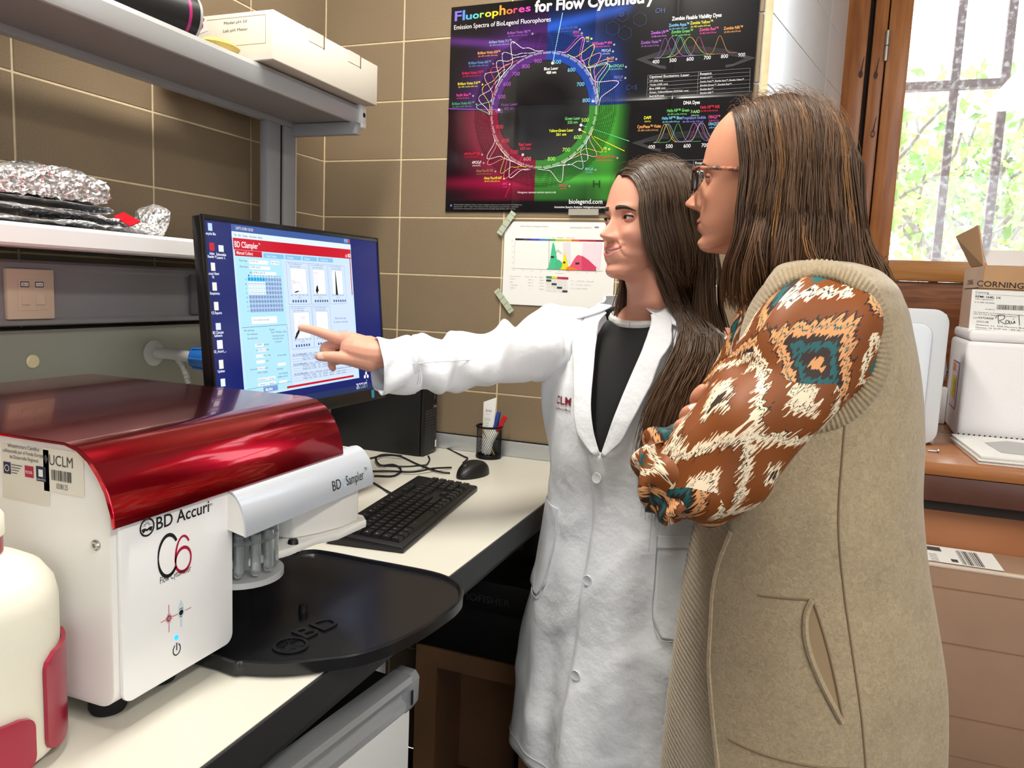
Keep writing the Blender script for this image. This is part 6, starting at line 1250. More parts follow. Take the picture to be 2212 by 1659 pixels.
class Face:
    """head in its own frame: X her right, Y forward, Z up, origin between the eyes' level and the ears"""
    def __init__(s, **k):
        s.p = dict(lower=1., nose=1., smile=.010, open=.0, eyeu=.0048, eyel=.0034, mouthw=.026, zm=-.071, jaw=1., cheek=.005, nosez=0., lip=1., fore=0., lipa=None, ln=None); s.p.update(k); s.p['ln'] = s.p['ln'] or s.p['lower']; s.p['lipa'] = s.p['lipa'] or s.p['lip']; fo = s.p['fore']
        L = s.p['lower']
        s.F = [(.118, .004), (.114, .030), (.105, .054), (.09, .072-fo*.6), (.07, .085-fo), (.045, .0925-fo), (.025, .095-fo*.7), (.012, .0945-fo*.3), (0, .0900), (-.02*L, .0885), (-.04*L, .0900), (-.055*L, .0935), (-.066*L, .0965), (-.078*L, .0950), (-.090*L, .0900), (-.102*L, .0925), (-.110*L, .0905)]
        s.B = [(.118, -.012), (.114, -.040), (.105, -.062), (.09, -.079), (.07, -.09), (.045, -.097), (.02, -.099), (-.02, -.094), (-.05, -.084), (-.08, -.070), (-.115, -.062)]
        j = s.p['jaw']
        s.W = [(.118, .006), (.114, .031), (.105, .046), (.09, .058), (.07, .0665), (.045, .0715), (.02, .0730), (0, .0715), (-.02*L, .0695), (-.04*L, .0665), (-.06*L, .0615*j), (-.075*L, .0575*j), (-.09*L, .0525*j), (-.102*L, .047*j), (-.110*L, .042*j)]
    def base(s, x, z):
        F, W = ips(z, s.F), ips(z, s.W); q = np.clip(np.abs(x)/W, 0, 1); sn = q**(1/.88); return F*np.clip(1-sn**2, 0, 1)**(.84/2)
    def disp(s, x, z):
        p = s.p; L = p['lower']; Ln = p['ln']; ax = np.abs(x); nz = p['nosez']; d = np.zeros_like(x); g = lambda c, zc, sx, sz, a: a*np.exp(-((ax-c)/sx)**2-((z-zc)/sz)**2)
        A = ips(z, [(.030, 0), (.014, .0004), (.004, .0032), (-.008*Ln, .0095), (-.02*Ln, .0170), (-.031*Ln, .0255), (-.040*Ln, .0310), (-.0455*Ln, .0280), (-.0505*Ln, .0165), (-.055*Ln, .005), (-.062*Ln, 0), (-.08, 0)])*p['nose']
        A = np.where((z > .030) | (z < -.07*Ln), 0, A); sg = ips(z, [(.03, .006), (0, .0062), (-.02*Ln, .0078), (-.04*Ln, .0105), (-.055*Ln, .0105), (-.08, .01)])
        d += A*np.exp(-(ax/sg)**2.2)
        d += g(.0122, -.0455*Ln, .0052, .0058, .0092*p['nose']); d += g(.0062, -.0535*Ln, .0030, .0026, -.0065)
        d += g(.031, .003, .015, .0095, -.0105)+g(.027, .020, .018, .0065, .0032)+g(.040, -.030*L, .015, .014, p['cheek'])
        # fold from nose wing to mouth corner
        fx = .0165+(-.045*L-z)/(.030*L)*.014; inr = np.clip((-.043*L-z)/.006, 0, 1)*np.clip((z+.078*L)/.008, 0, 1); d += -.0030*inr*np.exp(-((ax-fx)/.0034)**2)+.0022*inr*np.exp(-((ax-fx-.008)/.006)**2)
        # lips
        mw = p['mouthw']; zm = p['zm']*L+p['smile']*(x/mw)**2*.9; e = np.clip(1-(x/mw)**2, 0, 1)
        up = zm+p['open']*e; lo = zm-p['open']*e*.75
        d += p['lipa']*.0052*e*np.exp(-((z-up-.0042*e)/.0042)**2)+p['lipa']*.0058*e*np.exp(-((z-lo+.0052*e)/.0052)**2)
        d += -.0042*np.exp(-((z-(up+lo)/2)/.0014)**2)*e
        if p['open'] > 0: d = np.where((z < up) & (z > lo) & (e > .02), d-.011*np.clip(np.minimum(up-z, z-lo)/.0012, 0, 1), d)
        d += -.0022*np.exp(-((z+.0885*L)/.004)**2-(x/.02)**2)+g(0, -.101*L, .014, .009, .0042)
        d += -.002*np.exp(-((ax-mw-.002)/.003)**2-((z-(p['zm']*L+p['smile']))/.004)**2)
        return d
    def y(s, x, z): return s.base(x, z)+s.disp(x, z)
    EX_, EYC, ER = .0315, .0715, .0120
    def eyelid(s, x, y, z):
        dx = np.abs(x)-s.EX_; rr = dx**2+z**2; R = s.ER+.0013; lid = s.EYC+np.sqrt(np.clip(R*R-rr, 0, None)); m = rr < R*R*.98
        y = np.where(m, np.maximum(y, lid), y)
        t = np.clip(1-(dx/.0130)**2, 0, 1); zz = z-.06*dx*1.5; op = (zz < s.p['eyeu']*t) & (zz > -s.p['eyel']*t) & (np.abs(dx) < .0128)
        return np.where(op, s.EYC-.001, y)
    def rows(s, nrow=150, ncol=250):
        L = s.p['lower']; u = np.linspace(-1, 1, ncol, endpoint=False)+1./ncol; phi = PI*(.52*u+.48*u**3)
        z = np.concatenate([np.array([.118, .1172, .1155, .113, .110]), np.linspace(.106, .034, 22), np.linspace(.031, -.088*L, nrow-50), np.linspace(-.090*L, -.110*L, 14)])
        out = []
        sn, cs = np.sin(phi), np.cos(phi); S = np.sign(sn)*np.abs(sn)**.88; Cf = np.sign(cs)*np.abs(cs)**.84
        for zz in z:
            F, B, W = float(ips(zz, s.F)), float(ips(zz, s.B)), float(ips(zz, s.W)); x = W*S; Y = np.where(cs > 0, F*Cf, -B*Cf); Z = np.full(ncol, zz)
            fr = (cs > .15); Y = np.where(fr, s.eyelid(x, Y+s.disp(x, Z)*np.clip((cs-.15)/.25, 0, 1), Z), Y)
            tl = .34*np.clip((-.055*L-zz)/(.055*L), 0, 1); Z = Z+tl*np.clip(F*.80-Y, 0, None)*(1 if True else 0)*np.where(Y > -.02, 1, 1-np.clip((-.02-Y)/.06, 0, 1)*.55)
            out.append(np.stack([x, Y, Z], 1))
        # under the chin and down the neck
        for (Fz, Fy, Bz, By, W) in ((-.1145, .0860, -.098, -.062, .0415), (-.1165, .078, -.100, -.062, .0425), (-.117, .066, -.103, -.062, .044), (-.118, .052, -.107, -.062, .0455), (-.121, .040, -.112, -.063, .0475), (-.127, .032, -.118, -.064, .049), (-.137, .027, -.126, -.065, .0495), (-.150, .024, -.138, -.067, .050), (-.165, .022, -.150, -.069, .0515)):
            Y = np.where(cs > 0, Fy*np.sign(cs)*np.abs(cs)**.9, -By*np.sign(cs)*np.abs(cs)**.9); t = np.clip((Fy-Y)/(Fy-By), 0, 1); zl = Fz*(L if Fz > -.14 else 1); Z = zl+(Bz-zl)*t
            if Fz > -.125: Z = Z+.030*np.sin(np.clip(t/.62, 0, 1)*PI)**1.3*np.clip((Fz+.130)/.0155, 0, 1)
            out.append(np.stack([W*np.sign(sn)*np.abs(sn)**.95, Y, Z], 1))
        return np.array(out), phi
def face_color(P, p, skin, lip, warm=.12):
    """vertex tint of the head (skin, lips, mouth) from head-frame positions"""
    x, y, z = P.T; L = p['lower']; c = np.tile(np.array(lin(skin)[:3]), (len(P), 1)); front = (y > .05)
    red = np.exp(-((np.abs(x)-.042)/.016)**2-((z+.032*L)/.016)**2)+.8*np.exp(-(x/.012)**2-((z+.042*p['ln'])/.010)**2)
    k = np.where(front, red*warm, 0)[:, None]; c = c*(1-k*np.array([.05, .55, .45]))
    e = np.clip(1-(x/p['mouthw'])**2, 0, 1); zm = p['zm']*L+p['smile']*(x/p['mouthw'])**2*.9; up = zm+p['open']*e; lo = zm-p['open']*e*.75
    lk = p['lip']; lipm = front & (e > 0) & (z < up+.0085*lk*e**.6) & (z > lo-.0098*lk*e**.6); c[lipm] = np.array(lin(lip)[:3])
    ins = front & (e > .02) & (z < up-.0004) & (z > lo+.0004) & (p['open'] > 0); c[ins] = np.array(lin((70, 24, 24))[:3])
    dx = np.abs(np.abs(x)-.0315); lid = front & (np.hypot(dx, z) < .0145); c[lid] = c[lid]*np.array([.86, .76, .74])
    return c
def skin_mat(name):
    m = mat(name, (200, 150, 125), .45, spec=.35, attr='Col', sub=.18, bump=(260, .08, .0008)); return m
M_SKIN = skin_mat('skin')
def strands(paths, rad, cols, nside=3):
    """tubes along many paths at once: paths (N,K,3), rad (N,K), cols (N,3) or (N,K,3)"""
    P = np.asarray(paths, float); N, K, _ = P.shape; T = np.gradient(P, axis=1); T /= np.linalg.norm(T, axis=2, keepdims=True)+1e-9
    ref = np.array([.3, .7, .65]); A = np.cross(T, ref); A /= np.linalg.norm(A, axis=2, keepdims=True)+1e-9; Bn = np.cross(T, A); V = []
    for j in range(nside): a = 2*PI*j/nside; V.append(P+rad[..., None]*(math.cos(a)*A+math.sin(a)*Bn))
    V = np.stack(V, 2).reshape(-1, 3); i, k, j = np.meshgrid(np.arange(N), np.arange(K-1), np.arange(nside), indexing='ij'); b = (i*K+k)*nside; j2 = (j+1) % nside
    F = np.stack([b+j, b+j2, b+nside+j2, b+nside+j], -1).reshape(-1, 4)
    C = np.asarray(cols); C = C[:, None, :] if C.ndim == 2 else C; C = np.broadcast_to(C, (N, K, 3)); C = np.repeat(C[:, :, None, :], nside, 2).reshape(-1, 3)
    return V, F.tolist(), None, None, C
def vspline(Q, n):
    """Catmull-Rom for many control polygons at once: Q (N,k,3) -> (N,n,3)"""
    Q = np.asarray(Q, float); k = Q.shape[1]; E = np.concatenate([2*Q[:, :1]-Q[:, 1:2], Q, 2*Q[:, -1:]-Q[:, -2:-1]], 1); t = np.linspace(0, k-1, n); i = np.minimum(t.astype(int), k-2); s = (t-i)[None, :, None]
    p0, p1, p2, p3 = E[:, i], E[:, i+1], E[:, i+2], E[:, i+3]; return .5*((2*p1)+(-p0+p2)*s+(2*p0-5*p1+4*p2-p3)*s*s+(-p0+3*p1-3*p2+p3)*s**3)
def remesh(geos, voxel, smooth=3):
    V, F, _ = join(*geos); me = bpy.data.meshes.new('tmp'); me.from_pydata([tuple(v) for v in V], [], F); o = bpy.data.objects.new('tmp', me); COL.objects.link(o)
    md = o.modifiers.new('r', 'REMESH'); md.mode = 'VOXEL'; md.voxel_size = voxel
    if smooth: ms_ = o.modifiers.new('s', 'SMOOTH'); ms_.factor = .5; ms_.iterations = smooth
    dg = bpy.context.evaluated_depsgraph_get(); m2 = bpy.data.meshes.new_from_object(o.evaluated_get(dg)); W = np.zeros(len(m2.vertices)*3); m2.vertices.foreach_get('co', W); Fq = [tuple(p_.vertices) for p_ in m2.polygons]
    bpy.data.objects.remove(o); bpy.data.meshes.remove(me); bpy.data.meshes.remove(m2); return W.reshape(-1, 3), Fq
def capsule(P, R, n=12, k=None):
    """rounded limb through joints"""
    P = np.asarray(P, float); m = k or 4*(len(P)-1)+1; Q = spline(P, m); r = np.interp(np.linspace(0, len(P)-1, m), range(len(P)), R)
    d0 = Q[0]-Q[1]; d0 /= np.linalg.norm(d0); d1 = Q[-1]-Q[-2]; d1 /= np.linalg.norm(d1)
    pre = [Q[0]+d0*r[0]*math.sin(a) for a in (1.45, 1.1, .6)]; pr_ = [r[0]*math.cos(a) for a in (1.45, 1.1, .6)]; po_ = [Q[-1]+d1*r[-1]*math.sin(a) for a in (.6, 1.1, 1.45)]; qr = [r[-1]*math.cos(a) for a in (.6, 1.1, 1.45)]
    return tube(np.array(pre+list(Q)+po_), np.array(pr_+list(r)+qr), n)
def union(a, geos):
    """boolean union of closed meshes -> one continuous skin"""
    def mk(g, nm):
        me = bpy.data.meshes.new(nm); me.from_pydata([tuple(v) for v in np.asarray(g[0])], [], [tuple(f) for f in g[1]]); me.update(); o = bpy.data.objects.new(nm, me); COL.objects.link(o); return o
    A = mk(a, 'ua'); Bs = []
    for g in geos:
        Bo = mk(g, 'ub'); Bs.append(Bo); md = A.modifiers.new('b', 'BOOLEAN'); md.operation = 'UNION'; md.solver = 'EXACT'; md.object = Bo
    dg = bpy.context.evaluated_depsgraph_get(); m2 = bpy.data.meshes.new_from_object(A.evaluated_get(dg)); W = np.zeros(len(m2.vertices)*3); m2.vertices.foreach_get('co', W); Fq = [tuple(p_.vertices) for p_ in m2.polygons]
    for o in [A]+Bs: bpy.data.objects.remove(o)
    W = W.reshape(-1, 3)
    return (W, Fq) if len(W) > len(a[0])*.5 else join(a, *geos)[:2]
def sleeve(path, radii, n=64, m=90, fold=None, flat=None, cap=False, ref=(0, 0, 1)):
    """cloth tube along joints; returns geometry with uv"""
    Q = spline(path, m); k = len(path); r = ips(np.linspace(0, k-1, m), list(enumerate(radii))); T = np.gradient(Q, axis=0); T /= np.linalg.norm(T, axis=1)[:, None]
    N = np.array(ref, float); G = []; UV = []; Ls = np.concatenate([[0], np.cumsum(np.linalg.norm(np.diff(Q, axis=0), axis=1))])
    ph = np.linspace(0, 2*PI, n+1)
    for i in range(m):
        N = N-T[i]*np.dot(N, T[i]); N /= np.linalg.norm(N); B = np.cross(T[i], N); s = i/(m-1); rr = r[i]*np.ones(n+1)
        if fold is not None: rr = rr+fold(ph, s)
        fl = 1. if flat is None else flat(s)
        G.append(Q[i]+rr[:, None]*(np.cos(ph)[:, None]*N+fl*np.sin(ph)[:, None]*B)); UV += [(a/(2*PI), Ls[i]) for a in ph]
    V, F = grid(np.array(G)); return V, F, None, np.array(UV)
def person(label, loc): return thing('person', label, 'person', loc)
def eyes(parent, H, R, sc, iris, gaze, sides=(-1, 1)):
    T = lambda P: H+(np.asarray(P)*sc)@R.T; ob = []
    for s in sides:
        c = np.array([s*Face.EX_, Face.EYC, 0.]); e = lathe([(0.012*math.cos(a), .012*math.sin(a)) for a in np.linspace(-PI/2, PI/2, 17)], c, 24)
        eb = obj('eyeball', (T(e[0]), e[1]), mat('eye_white', (226, 216, 210), .2, coat=.6), parent)
        g = np.array(gaze, float); g /= np.linalg.norm(g); a = np.cross(g, (0, 0, 1.)); a /= np.linalg.norm(a); b = np.cross(a, g)
        def cap_(r0, d): 
            V = [c+g*math.sqrt(.0121**2)*d]; n = 20
            for rr in (r0*.5, r0):
                for k in range(n): t = 2*PI*k/n; V.append(c+g*math.sqrt(max((.0121*d)**2-rr*rr, 0))+a*rr*math.cos(t)+b*rr*math.sin(t))
            F = [(0, 1+k, 1+(k+1) % n) for k in range(n)]+[(1+k, 1+n+k, 1+n+(k+1) % n, 1+(k+1) % n) for k in range(n)]; return T(np.array(V)), F
        obj('iris', cap_(.0063, 1.004), mat('brown_iris_'+iris, (58, 36, 24), .15, coat=.8), eb); obj('pupil', cap_(.0027, 1.012), M_BLACK, eb)
def surf_strip(face, H, R, sc, pts, off, n=30, ws=None):
    """ribbon lying on the face through (x,z) points with half widths"""
    Q = spline(np.array(pts), n); W = np.interp(np.linspace(0, 1, n), np.linspace(0, 1, len(ws)), ws); T_ = np.gradient(Q, axis=0); T_ /= np.linalg.norm(T_, axis=1)[:, None]; Nn = np.stack([-T_[:, 1], T_[:, 0]], 1); G = []
    for k in (-1, -.5, 0, .5, 1):
        q = Q+Nn*W[:, None]*k; y = face.eyelid(q[:, 0], face.y(q[:, 0], q[:, 1]), q[:, 1])+off*(1-.6*abs(k)); G.append(np.stack([q[:, 0], y, q[:, 1]], 1))
    V, F = grid(np.array(G)); return H+(V*sc)@R.T, F
# ------------------------------------------------------------------ the person in the lab coat
YH = np.array([1.0795, -.5355, 1.5429]); YSC = .94; YR = headR(math.radians(-131), .024, -.02)
yf = Face(lower=.97, ln=.81, fore=.0045, smile=.0115, open=.0036, eyeu=.0035, eyel=.0021, mouthw=.0295, zm=-.0665, cheek=.0085, jaw=.90, nose=.92, lip=.72, lipa=.5)
TY = math.radians(-108); tf = np.array([math.cos(TY), math.sin(TY), 0]); trr = np.array([math.sin(TY), -math.cos(TY), 0])
YN = np.array([1.080, -.482, 0])
py = person('person in a white lab coat pointing at the monitor screen', (1.07, -.47, 0))
# torso under the clothes continues the head and neck as one surface
rows, phi = yf.rows(); V0 = YH+(rows.reshape(-1, 3)*YSC)@YR.T; G0 = V0.reshape(rows.shape)
def tring(c, a, b, z, tilt=0.): return np.array([c+trr*a*math.sin(p_)+tf*b*math.cos(p_)+np.array([0, 0, z+tilt*math.cos(p_)]) for p_ in phi])
tr = []
for (z, a, b, sh) in ((1.375, .060, .055, .005), (1.355, .085, .062, .0), (1.335, .125, .075, 0), (1.31, .155, .085, 0), (1.25, .165, .098, .005), (1.15, .155, .108, .012), (1.02, .135, .095, .0), (.92, .155, .11, 0), (.82, .165, .115, 0), (.74, .15, .10, 0), (.70, .08, .05, 0)): tr.append(tring(YN+tf*sh, a, b, z))
G = np.concatenate([G0, np.array(tr)]); Vb, Fb = grid(G, closev=True); nc = len(phi); nr = len(G)
Fb = Fb+[list(range(nc))[::-1], [(nr-1)*nc+j for j in range(nc)]]
def dpt(u, v, D): return atd(u, v, D)
# right arm and pointing hand
SHO = np.array([.915, -.452, 1.335]); ELB = dpt(1008, 786, 1.49); WRI = dpt(836, 764, 1.405)
arm = capsule([SHO, (SHO+ELB)/2, ELB, ELB*.45+WRI*.55, WRI], [.045, .040, .036, .033, .0235], 14)
def J(*a): return dpt(*a)
palm = [capsule([J(842, 766, 1.405), J(800, 765, 1.404), J(765, 757, 1.405)], [.0235, .0275, .026], 14), capsule([J(800, 752, 1.409), J(760, 738, 1.412), J(742, 730, 1.414)], [.020, .018, .0135], 12),
        capsule([J(800, 748, 1.43), J(760, 745, 1.436)], [.020, .017], 12), capsule([J(800, 782, 1.398), J(770, 776, 1.396)], [.018, .016], 12)]
fing = [capsule([J(746, 735, 1.412), J(706, 723, 1.413), J(676, 713, 1.414), J(651, 708, 1.4145)], [.0128, .0098, .0086, .0068], 12),
        capsule([J(742, 742, 1.428), J(702, 750, 1.430), J(712, 768, 1.425), J(735, 768, 1.420)], [.0115, .0098, .009, .0078], 12),
        capsule([J(752, 752, 1.440), J(714, 760, 1.444), J(716, 778, 1.440), J(738, 778, 1.434)], [.0112, .0095, .0088, .0076], 12),
        capsule([J(762, 762, 1.448), J(728, 772, 1.452), J(716, 786, 1.452), J(719, 795, 1.451)], [.0102, .0086, .0078, .0066], 12),
        capsule([J(786, 780, 1.398), J(752, 775, 1.392), J(718, 771, 1.389), J(690, 770, 1.388)], [.0160, .0125, .0105, .0085], 12)]
hand = remesh([arm]+palm+fing, .0019, 4)
lw = YN-trr*.192-tf*.03; Z_ = lambda z: np.array([0, 0, z])
left = remesh([capsule([YN-trr*.155+Z_(1.315), YN-trr*.19-tf*.035+Z_(1.18), YN-trr*.198-tf*.06+Z_(1.05), YN-trr*.195-tf*.04+Z_(.90), lw+Z_(.82)], [.045, .042, .037, .030, .024], 14)] + [capsule([lw+tf*(-.022+.018*k)+Z_(.82), lw+tf*(-.02+.018*k)+Z_(.75), lw+trr*.01+tf*(-.018+.018*k)+Z_(.715)], [.012, .009, .007], 10) for k in range(4)]+[capsule([lw+tf*.03+Z_(.82), lw+trr*.01+tf*.05+Z_(.775)], [.013, .009], 10)], .004, 3)
legs = [remesh([capsule([YN+trr*s*.085+np.array([0, 0, .80]), YN+trr*s*.09+np.array([0, 0, .48]), YN+trr*s*.095-tf*.01+np.array([0, 0, .09])], [.085, .058, .040], 16), capsule([YN+trr*s*.095-tf*.02+np.array([0, 0, .035]), YN+trr*s*.10+tf*.16+np.array([0, 0, .025])], [.036, .026], 12)], .008, 3) for s in (-1, 1)]
Vu, Fu = union((Vb, Fb), [hand, left]+legs)
loc = ((Vu-YH)@YR)/YSC; near = np.linalg.norm(loc-np.array([0, 0, -.02]), axis=1) < .16
colY = np.tile(np.array(lin((212, 154, 132))[:3]), (len(Vu), 1)); colY[near] = face_color(loc[near], yf.p, (212, 154, 132), (204, 126, 118))
body = obj('body', (Vu, Fu, None, None, colY), M_SKIN, py, angle=80)
# finger nails
M_NAIL = mat('finger_nail', (226, 176, 164), .25, coat=.4)
def nail(c, d, n, w_, l_):
    c, d, n = map(np.array, (c, d, n)); d = d/np.linalg.norm(d); n = n-d*np.dot(n, d); n /= np.linalg.norm(n); s = np.cross(d, n); G = []
    for i in range(6):
        t = i/5; G.append([c+d*l_*(t-.5)+s*w_*k*(1-.25*abs(t-.5))+n*(-.0016*abs(k)**2-.0010*(t-.5)**2) for k in np.linspace(-1, 1, 7)])
    return grid(np.array(G))
tdir = J(690, 770, 1.388)-J(718, 771, 1.389)
obj('thumb_nail', nail(J(694, 768, 1.3795), tdir, -FW+UP*.25, .0062, .013), M_NAIL, body)
# teeth, eyes, brows, lashes
def yT(P): return YH+(np.asarray(P)*YSC)@YR.T
tg = []
for k in range(10):
    x0 = -.0225+k*.0045; x1 = x0+.0042; zc = lambda x: yf.p['zm']*yf.p['lower']+yf.p['smile']*(x/yf.p['mouthw'])**2*.9
    q = []
    for x in (x0, x1): yb = float(yf.base(np.array([x]), np.array([zc(x)]))[0])-.0035-abs(x)*.05; q += [(x, yb, zc(x)+.0048), (x, yb+.0008, zc(x)-.0018-(.0006 if k % 2 else 0))]
    tg.append((np.array([q[0], q[2], q[3], q[1]]), [(0, 1, 2, 3)]))
g = join(*tg); obj('teeth', (yT(g[0]), g[1]), mat('tooth_enamel', (240, 236, 226), .2, coat=.5), body, smooth=False)
eyes(body, YH, YR, YSC, 'dark', (.34, .9, -.12))
M_BROW = mat('dark_brow', (46, 34, 30), .7, bump=(600, .6, .001)); M_LASH = mat('dark_lash', (22, 16, 16), .6)
for s in (-1, 1):
    obj('eyebrow', surf_strip(yf, YH, YR, YSC, [(s*.011, .0185), (s*.022, .0192), (s*.035, .0180), (s*.049, .0115)], .0014, ws=[.0038, .0040, .0030, .0008]), M_BROW, body)
    P = [(s*(Face.EX_+dx), Face.EYC+math.sqrt(max(.0134**2-dx*dx-(yf.p['eyeu']*(1-(dx/.013)**2))**2, 0))+.0004, yf.p['eyeu']*max(1-(dx/.013)**2, 0)+.0004+.09*dx) for dx in np.linspace(-.0125, .0128, 14)]
    obj('eyelashes', tube(yT(P), np.linspace(.0007, .0017, 14), 5), M_LASH, body)
CT = [(1.385, .088, .078, .0), (1.37, .125, .085, .0), (1.35, .165, .096, .0), (1.32, .192, .110, .0), (1.27, .200, .122, .006), (1.20, .197, .132, .014), (1.12, .190, .134, .014), (1.02, .184, .128, .006), (.94, .190, .134, .004), (.86, .202, .146, .004), (.76, .212, .158, .004), (.66, .222, .170, .004), (.56, .232, .182, .004), (.50, .236, .188, .004), (.46, .238, .192, .004)]
def cpar(z): return ips(z, [(t[0], t[1]) for t in CT]), ips(z, [(t[0], t[2]) for t in CT]), ips(z, [(t[0], t[3]) for t in CT])
def CBASE(th, z, off):
    a, b, sh = cpar(z); sn, c = np.sin(th), np.cos(th); return YN+tf*sh+trr*(a+off)*np.sign(sn)*np.abs(sn)**.92+tf*(b+off)*np.sign(c)*np.abs(c)**.92+np.array([0, 0, float(z)])
# ---- hair
def hair_mat(name, rough=.34):
    m = mat(name, (70, 50, 40), rough, spec=.55, attr='Col'); return m
M_HAIR = hair_mat('hair')
rg = np.random.default_rng(3)
def y_hair(side, p, lay, r1, r2, r3):
    """control points in the head frame for one strand: part -> over the skull -> down"""
    y0 = .080-.156*p; AX, AY, AZ = .077+lay*.011, .112, .106+lay*.009; cz = .008; off = lay*.012
    y1 = (.067 if side < 0 else .030)-.150*p+r1*.007
    C = []
    for psi in (.0, .42, .85, 1.25, 1.55):
        t = min(psi/1.5, 1); yy = y0*(1-t)+y1*t; k = math.sqrt(max(1-(yy/AY)**2, .05)); C.append((side*(-.004+AX*math.sin(psi)*(k*.75+.25)) if side > 0 else -.004*1-AX*math.sin(psi)*(k*.75+.25), yy, cz+AZ*math.cos(psi)*k))
    x, yy, z = C[-1]
    if side < 0:   # near side, falls in front of the shoulder to the chest
        C += [(x*1.05-.004+r2*.003, yy-.020, z-.075)]; tt_ = lambda P_: tuple(((np.asarray(P_)-YH)@YR)/YSC)
        if p < .72:
            w0 = YN-trr*(.070+.020*lay+r2*.006)+tf*(.062-.060*p+r1*.006)+np.array([0, 0, 1.405]); C.append(tt_(w0))
            for (zz, t_, o_) in ((1.340, -.80, .018), (1.275, -.66, .020), (1.215, -.58, .022), (1.160-.045*abs(r3), -.53, .020)):
                th = np.array(t_-.30*(p-.3)+r2*.055+r1*.035); C.append(tt_(CBASE(th, np.array(zz+.006*r3), o_+.014*max(lay, 0))))
        else: C += [(x*1.05-.012+r2*.006, yy-.012-.005*p, z-.155), (x*1.02-.026+r2*.009, yy-.03+r1*.006, z-.235), (x*1.0-.04+r2*.010, yy-.05+r1*.009, z-.28), (x*1.0-.045+r2*.010, yy-.06+r1*.009, z-.33), (x*1.0-.05+r2*.011, yy-.065, z-.37)]
    else:
        C += [(x*.98, yy-.012, z-.06), (x*.92+r2*.006, yy-.022, z-.11), (x*.92+r2*.008, yy-.030+r1*.006, z-.15), (x*.95+r2*.010, yy-.036+r1*.01, z-.18), (x*1.0+r2*.012, yy-.040+r1*.012, z-.195), (x*1.01+r2*.013, yy-.041+r1*.013, z-.208)]
    return C
def hair_cols(n, dark, lite, r, pl=.5): t = r.uniform(0, 1, n)**1.6*pl; a, b = np.array(lin(dark)[:3]), np.array(lin(lite)[:3]); return a*(1-t[:, None])+b*t[:, None]
def build_hair(fn, T, parent, n, seed, dark, lite, rad, seg=26, near_frac=.6, fly=160, ends=None, hl=None):
    r = np.random.default_rng(seed); CP_ = []; nk = 260
    K = [(-1 if r.uniform() < near_frac else 1, r.uniform()**.9, r.uniform(-.1, .95), r.normal(), r.normal(), r.normal()) for _ in range(nk)]; ki = r.integers(0, nk, n)
    for i in range(n):
        c = K[ki[i]]; CP_.append(fn(c[0], min(max(c[1]+r.normal(0, .016), 0), 1), c[2]+r.normal(0, .10), c[3]+r.normal(0, .28), c[4]+r.normal(0, .32), c[5]+r.normal(0, .5)))
    P = vspline(np.array(CP_), seg); P += (np.cumsum(r.normal(0, .0005, P.shape), axis=1))*np.linspace(0, 1, seg)[None, :, None]
    kp = r.uniform(0, 6.28, (nk, 2)); ka = r.uniform(.001, .0055, nk); ts_ = np.linspace(0, 1, seg)[None, :]
    for ax_ in (0, 1): P[:, :, ax_] += (ka[ki][:, None]*np.sin(ts_*7+kp[ki, ax_][:, None]))*np.clip((ts_-.25)/.3, 0, 1)
    Wv = r.uniform(0, 6.28, (n, 1)); P[:, :, 0] += .0022*np.sin(np.linspace(0, 9, seg)[None, :]+Wv)*np.linspace(0, 1, seg)[None, :]
    rd = rad*r.uniform(.6, 1.3, (n, 1))*np.concatenate([np.linspace(.8, 1, 4), np.ones(seg-9), np.linspace(1, .25, 5)])[None, :]
    C = hair_cols(nk, dark, lite, r)[ki]*r.uniform(.8, 1.2, (n, 1))
    if hl is not None: m_ = (r.uniform(0, 1, nk) < hl[1])[ki]; C[m_] = np.array(lin(hl[0])[:3])*r.uniform(.7, 1.15, (m_.sum(), 1))
    C3 = np.repeat(C[:, None, :], seg, 1)
    if ends is not None: t = np.clip((np.linspace(0, 1, seg)-.5)/.5, 0, 1)[None, :, None]*.55; C3 = C3*(1-t)+np.array(lin(ends)[:3])*t
    hm = obj('hair', strands(T(P.reshape(-1, 3)).reshape(P.shape), rd, C3, 3), M_HAIR, parent, angle=180)
    # under layer sheets
    gs = []
    for side in (-1, 1):
        Q = vspline(np.array([fn(side, p_, -.25, 0, 0, 0) for p_ in np.linspace(0, 1, 40)]), seg); Q = Q*np.array([.975, .99, 1]); gs.append(grid(T(Q.reshape(-1, 3)).reshape(Q.shape)))
    V, F, _ = join(*gs); o = obj('hair_under_layer', (V, F, None, None, np.tile(np.array(lin(dark)[:3])*.6, (len(V), 1))), M_HAIR, hm); md = o.modifiers.new('t', 'SOLIDIFY'); md.thickness = .003
    # stray single hairs
    CPf = []
    for i in range(fly): CPf.append(fn(-1 if r.uniform() < near_frac else 1, r.uniform(), 1.15+abs(r.normal())*.6, r.normal()*1.6, r.normal()*1.8, r.normal()*1.5))
    P = vspline(np.array(CPf), seg); P = P[:, :int(seg*.62)] if True else P; P = P+np.cumsum(r.normal(0, .0013, P.shape), axis=1)
    fh = obj('stray_hairs', strands(T(P.reshape(-1, 3)).reshape(P.shape), np.full(P.shape[:2], .00022), hair_cols(fly, lite, lite, r), 3), M_HAIR, hm, angle=180); fh['kind'] = 'stuff'; hm['kind'] = 'stuff'
    return hm
build_hair(y_hair, yT, py, 5600, 5, (62, 48, 40), (120, 98, 78), .00082, 24, .74, 130, (124, 92, 66))
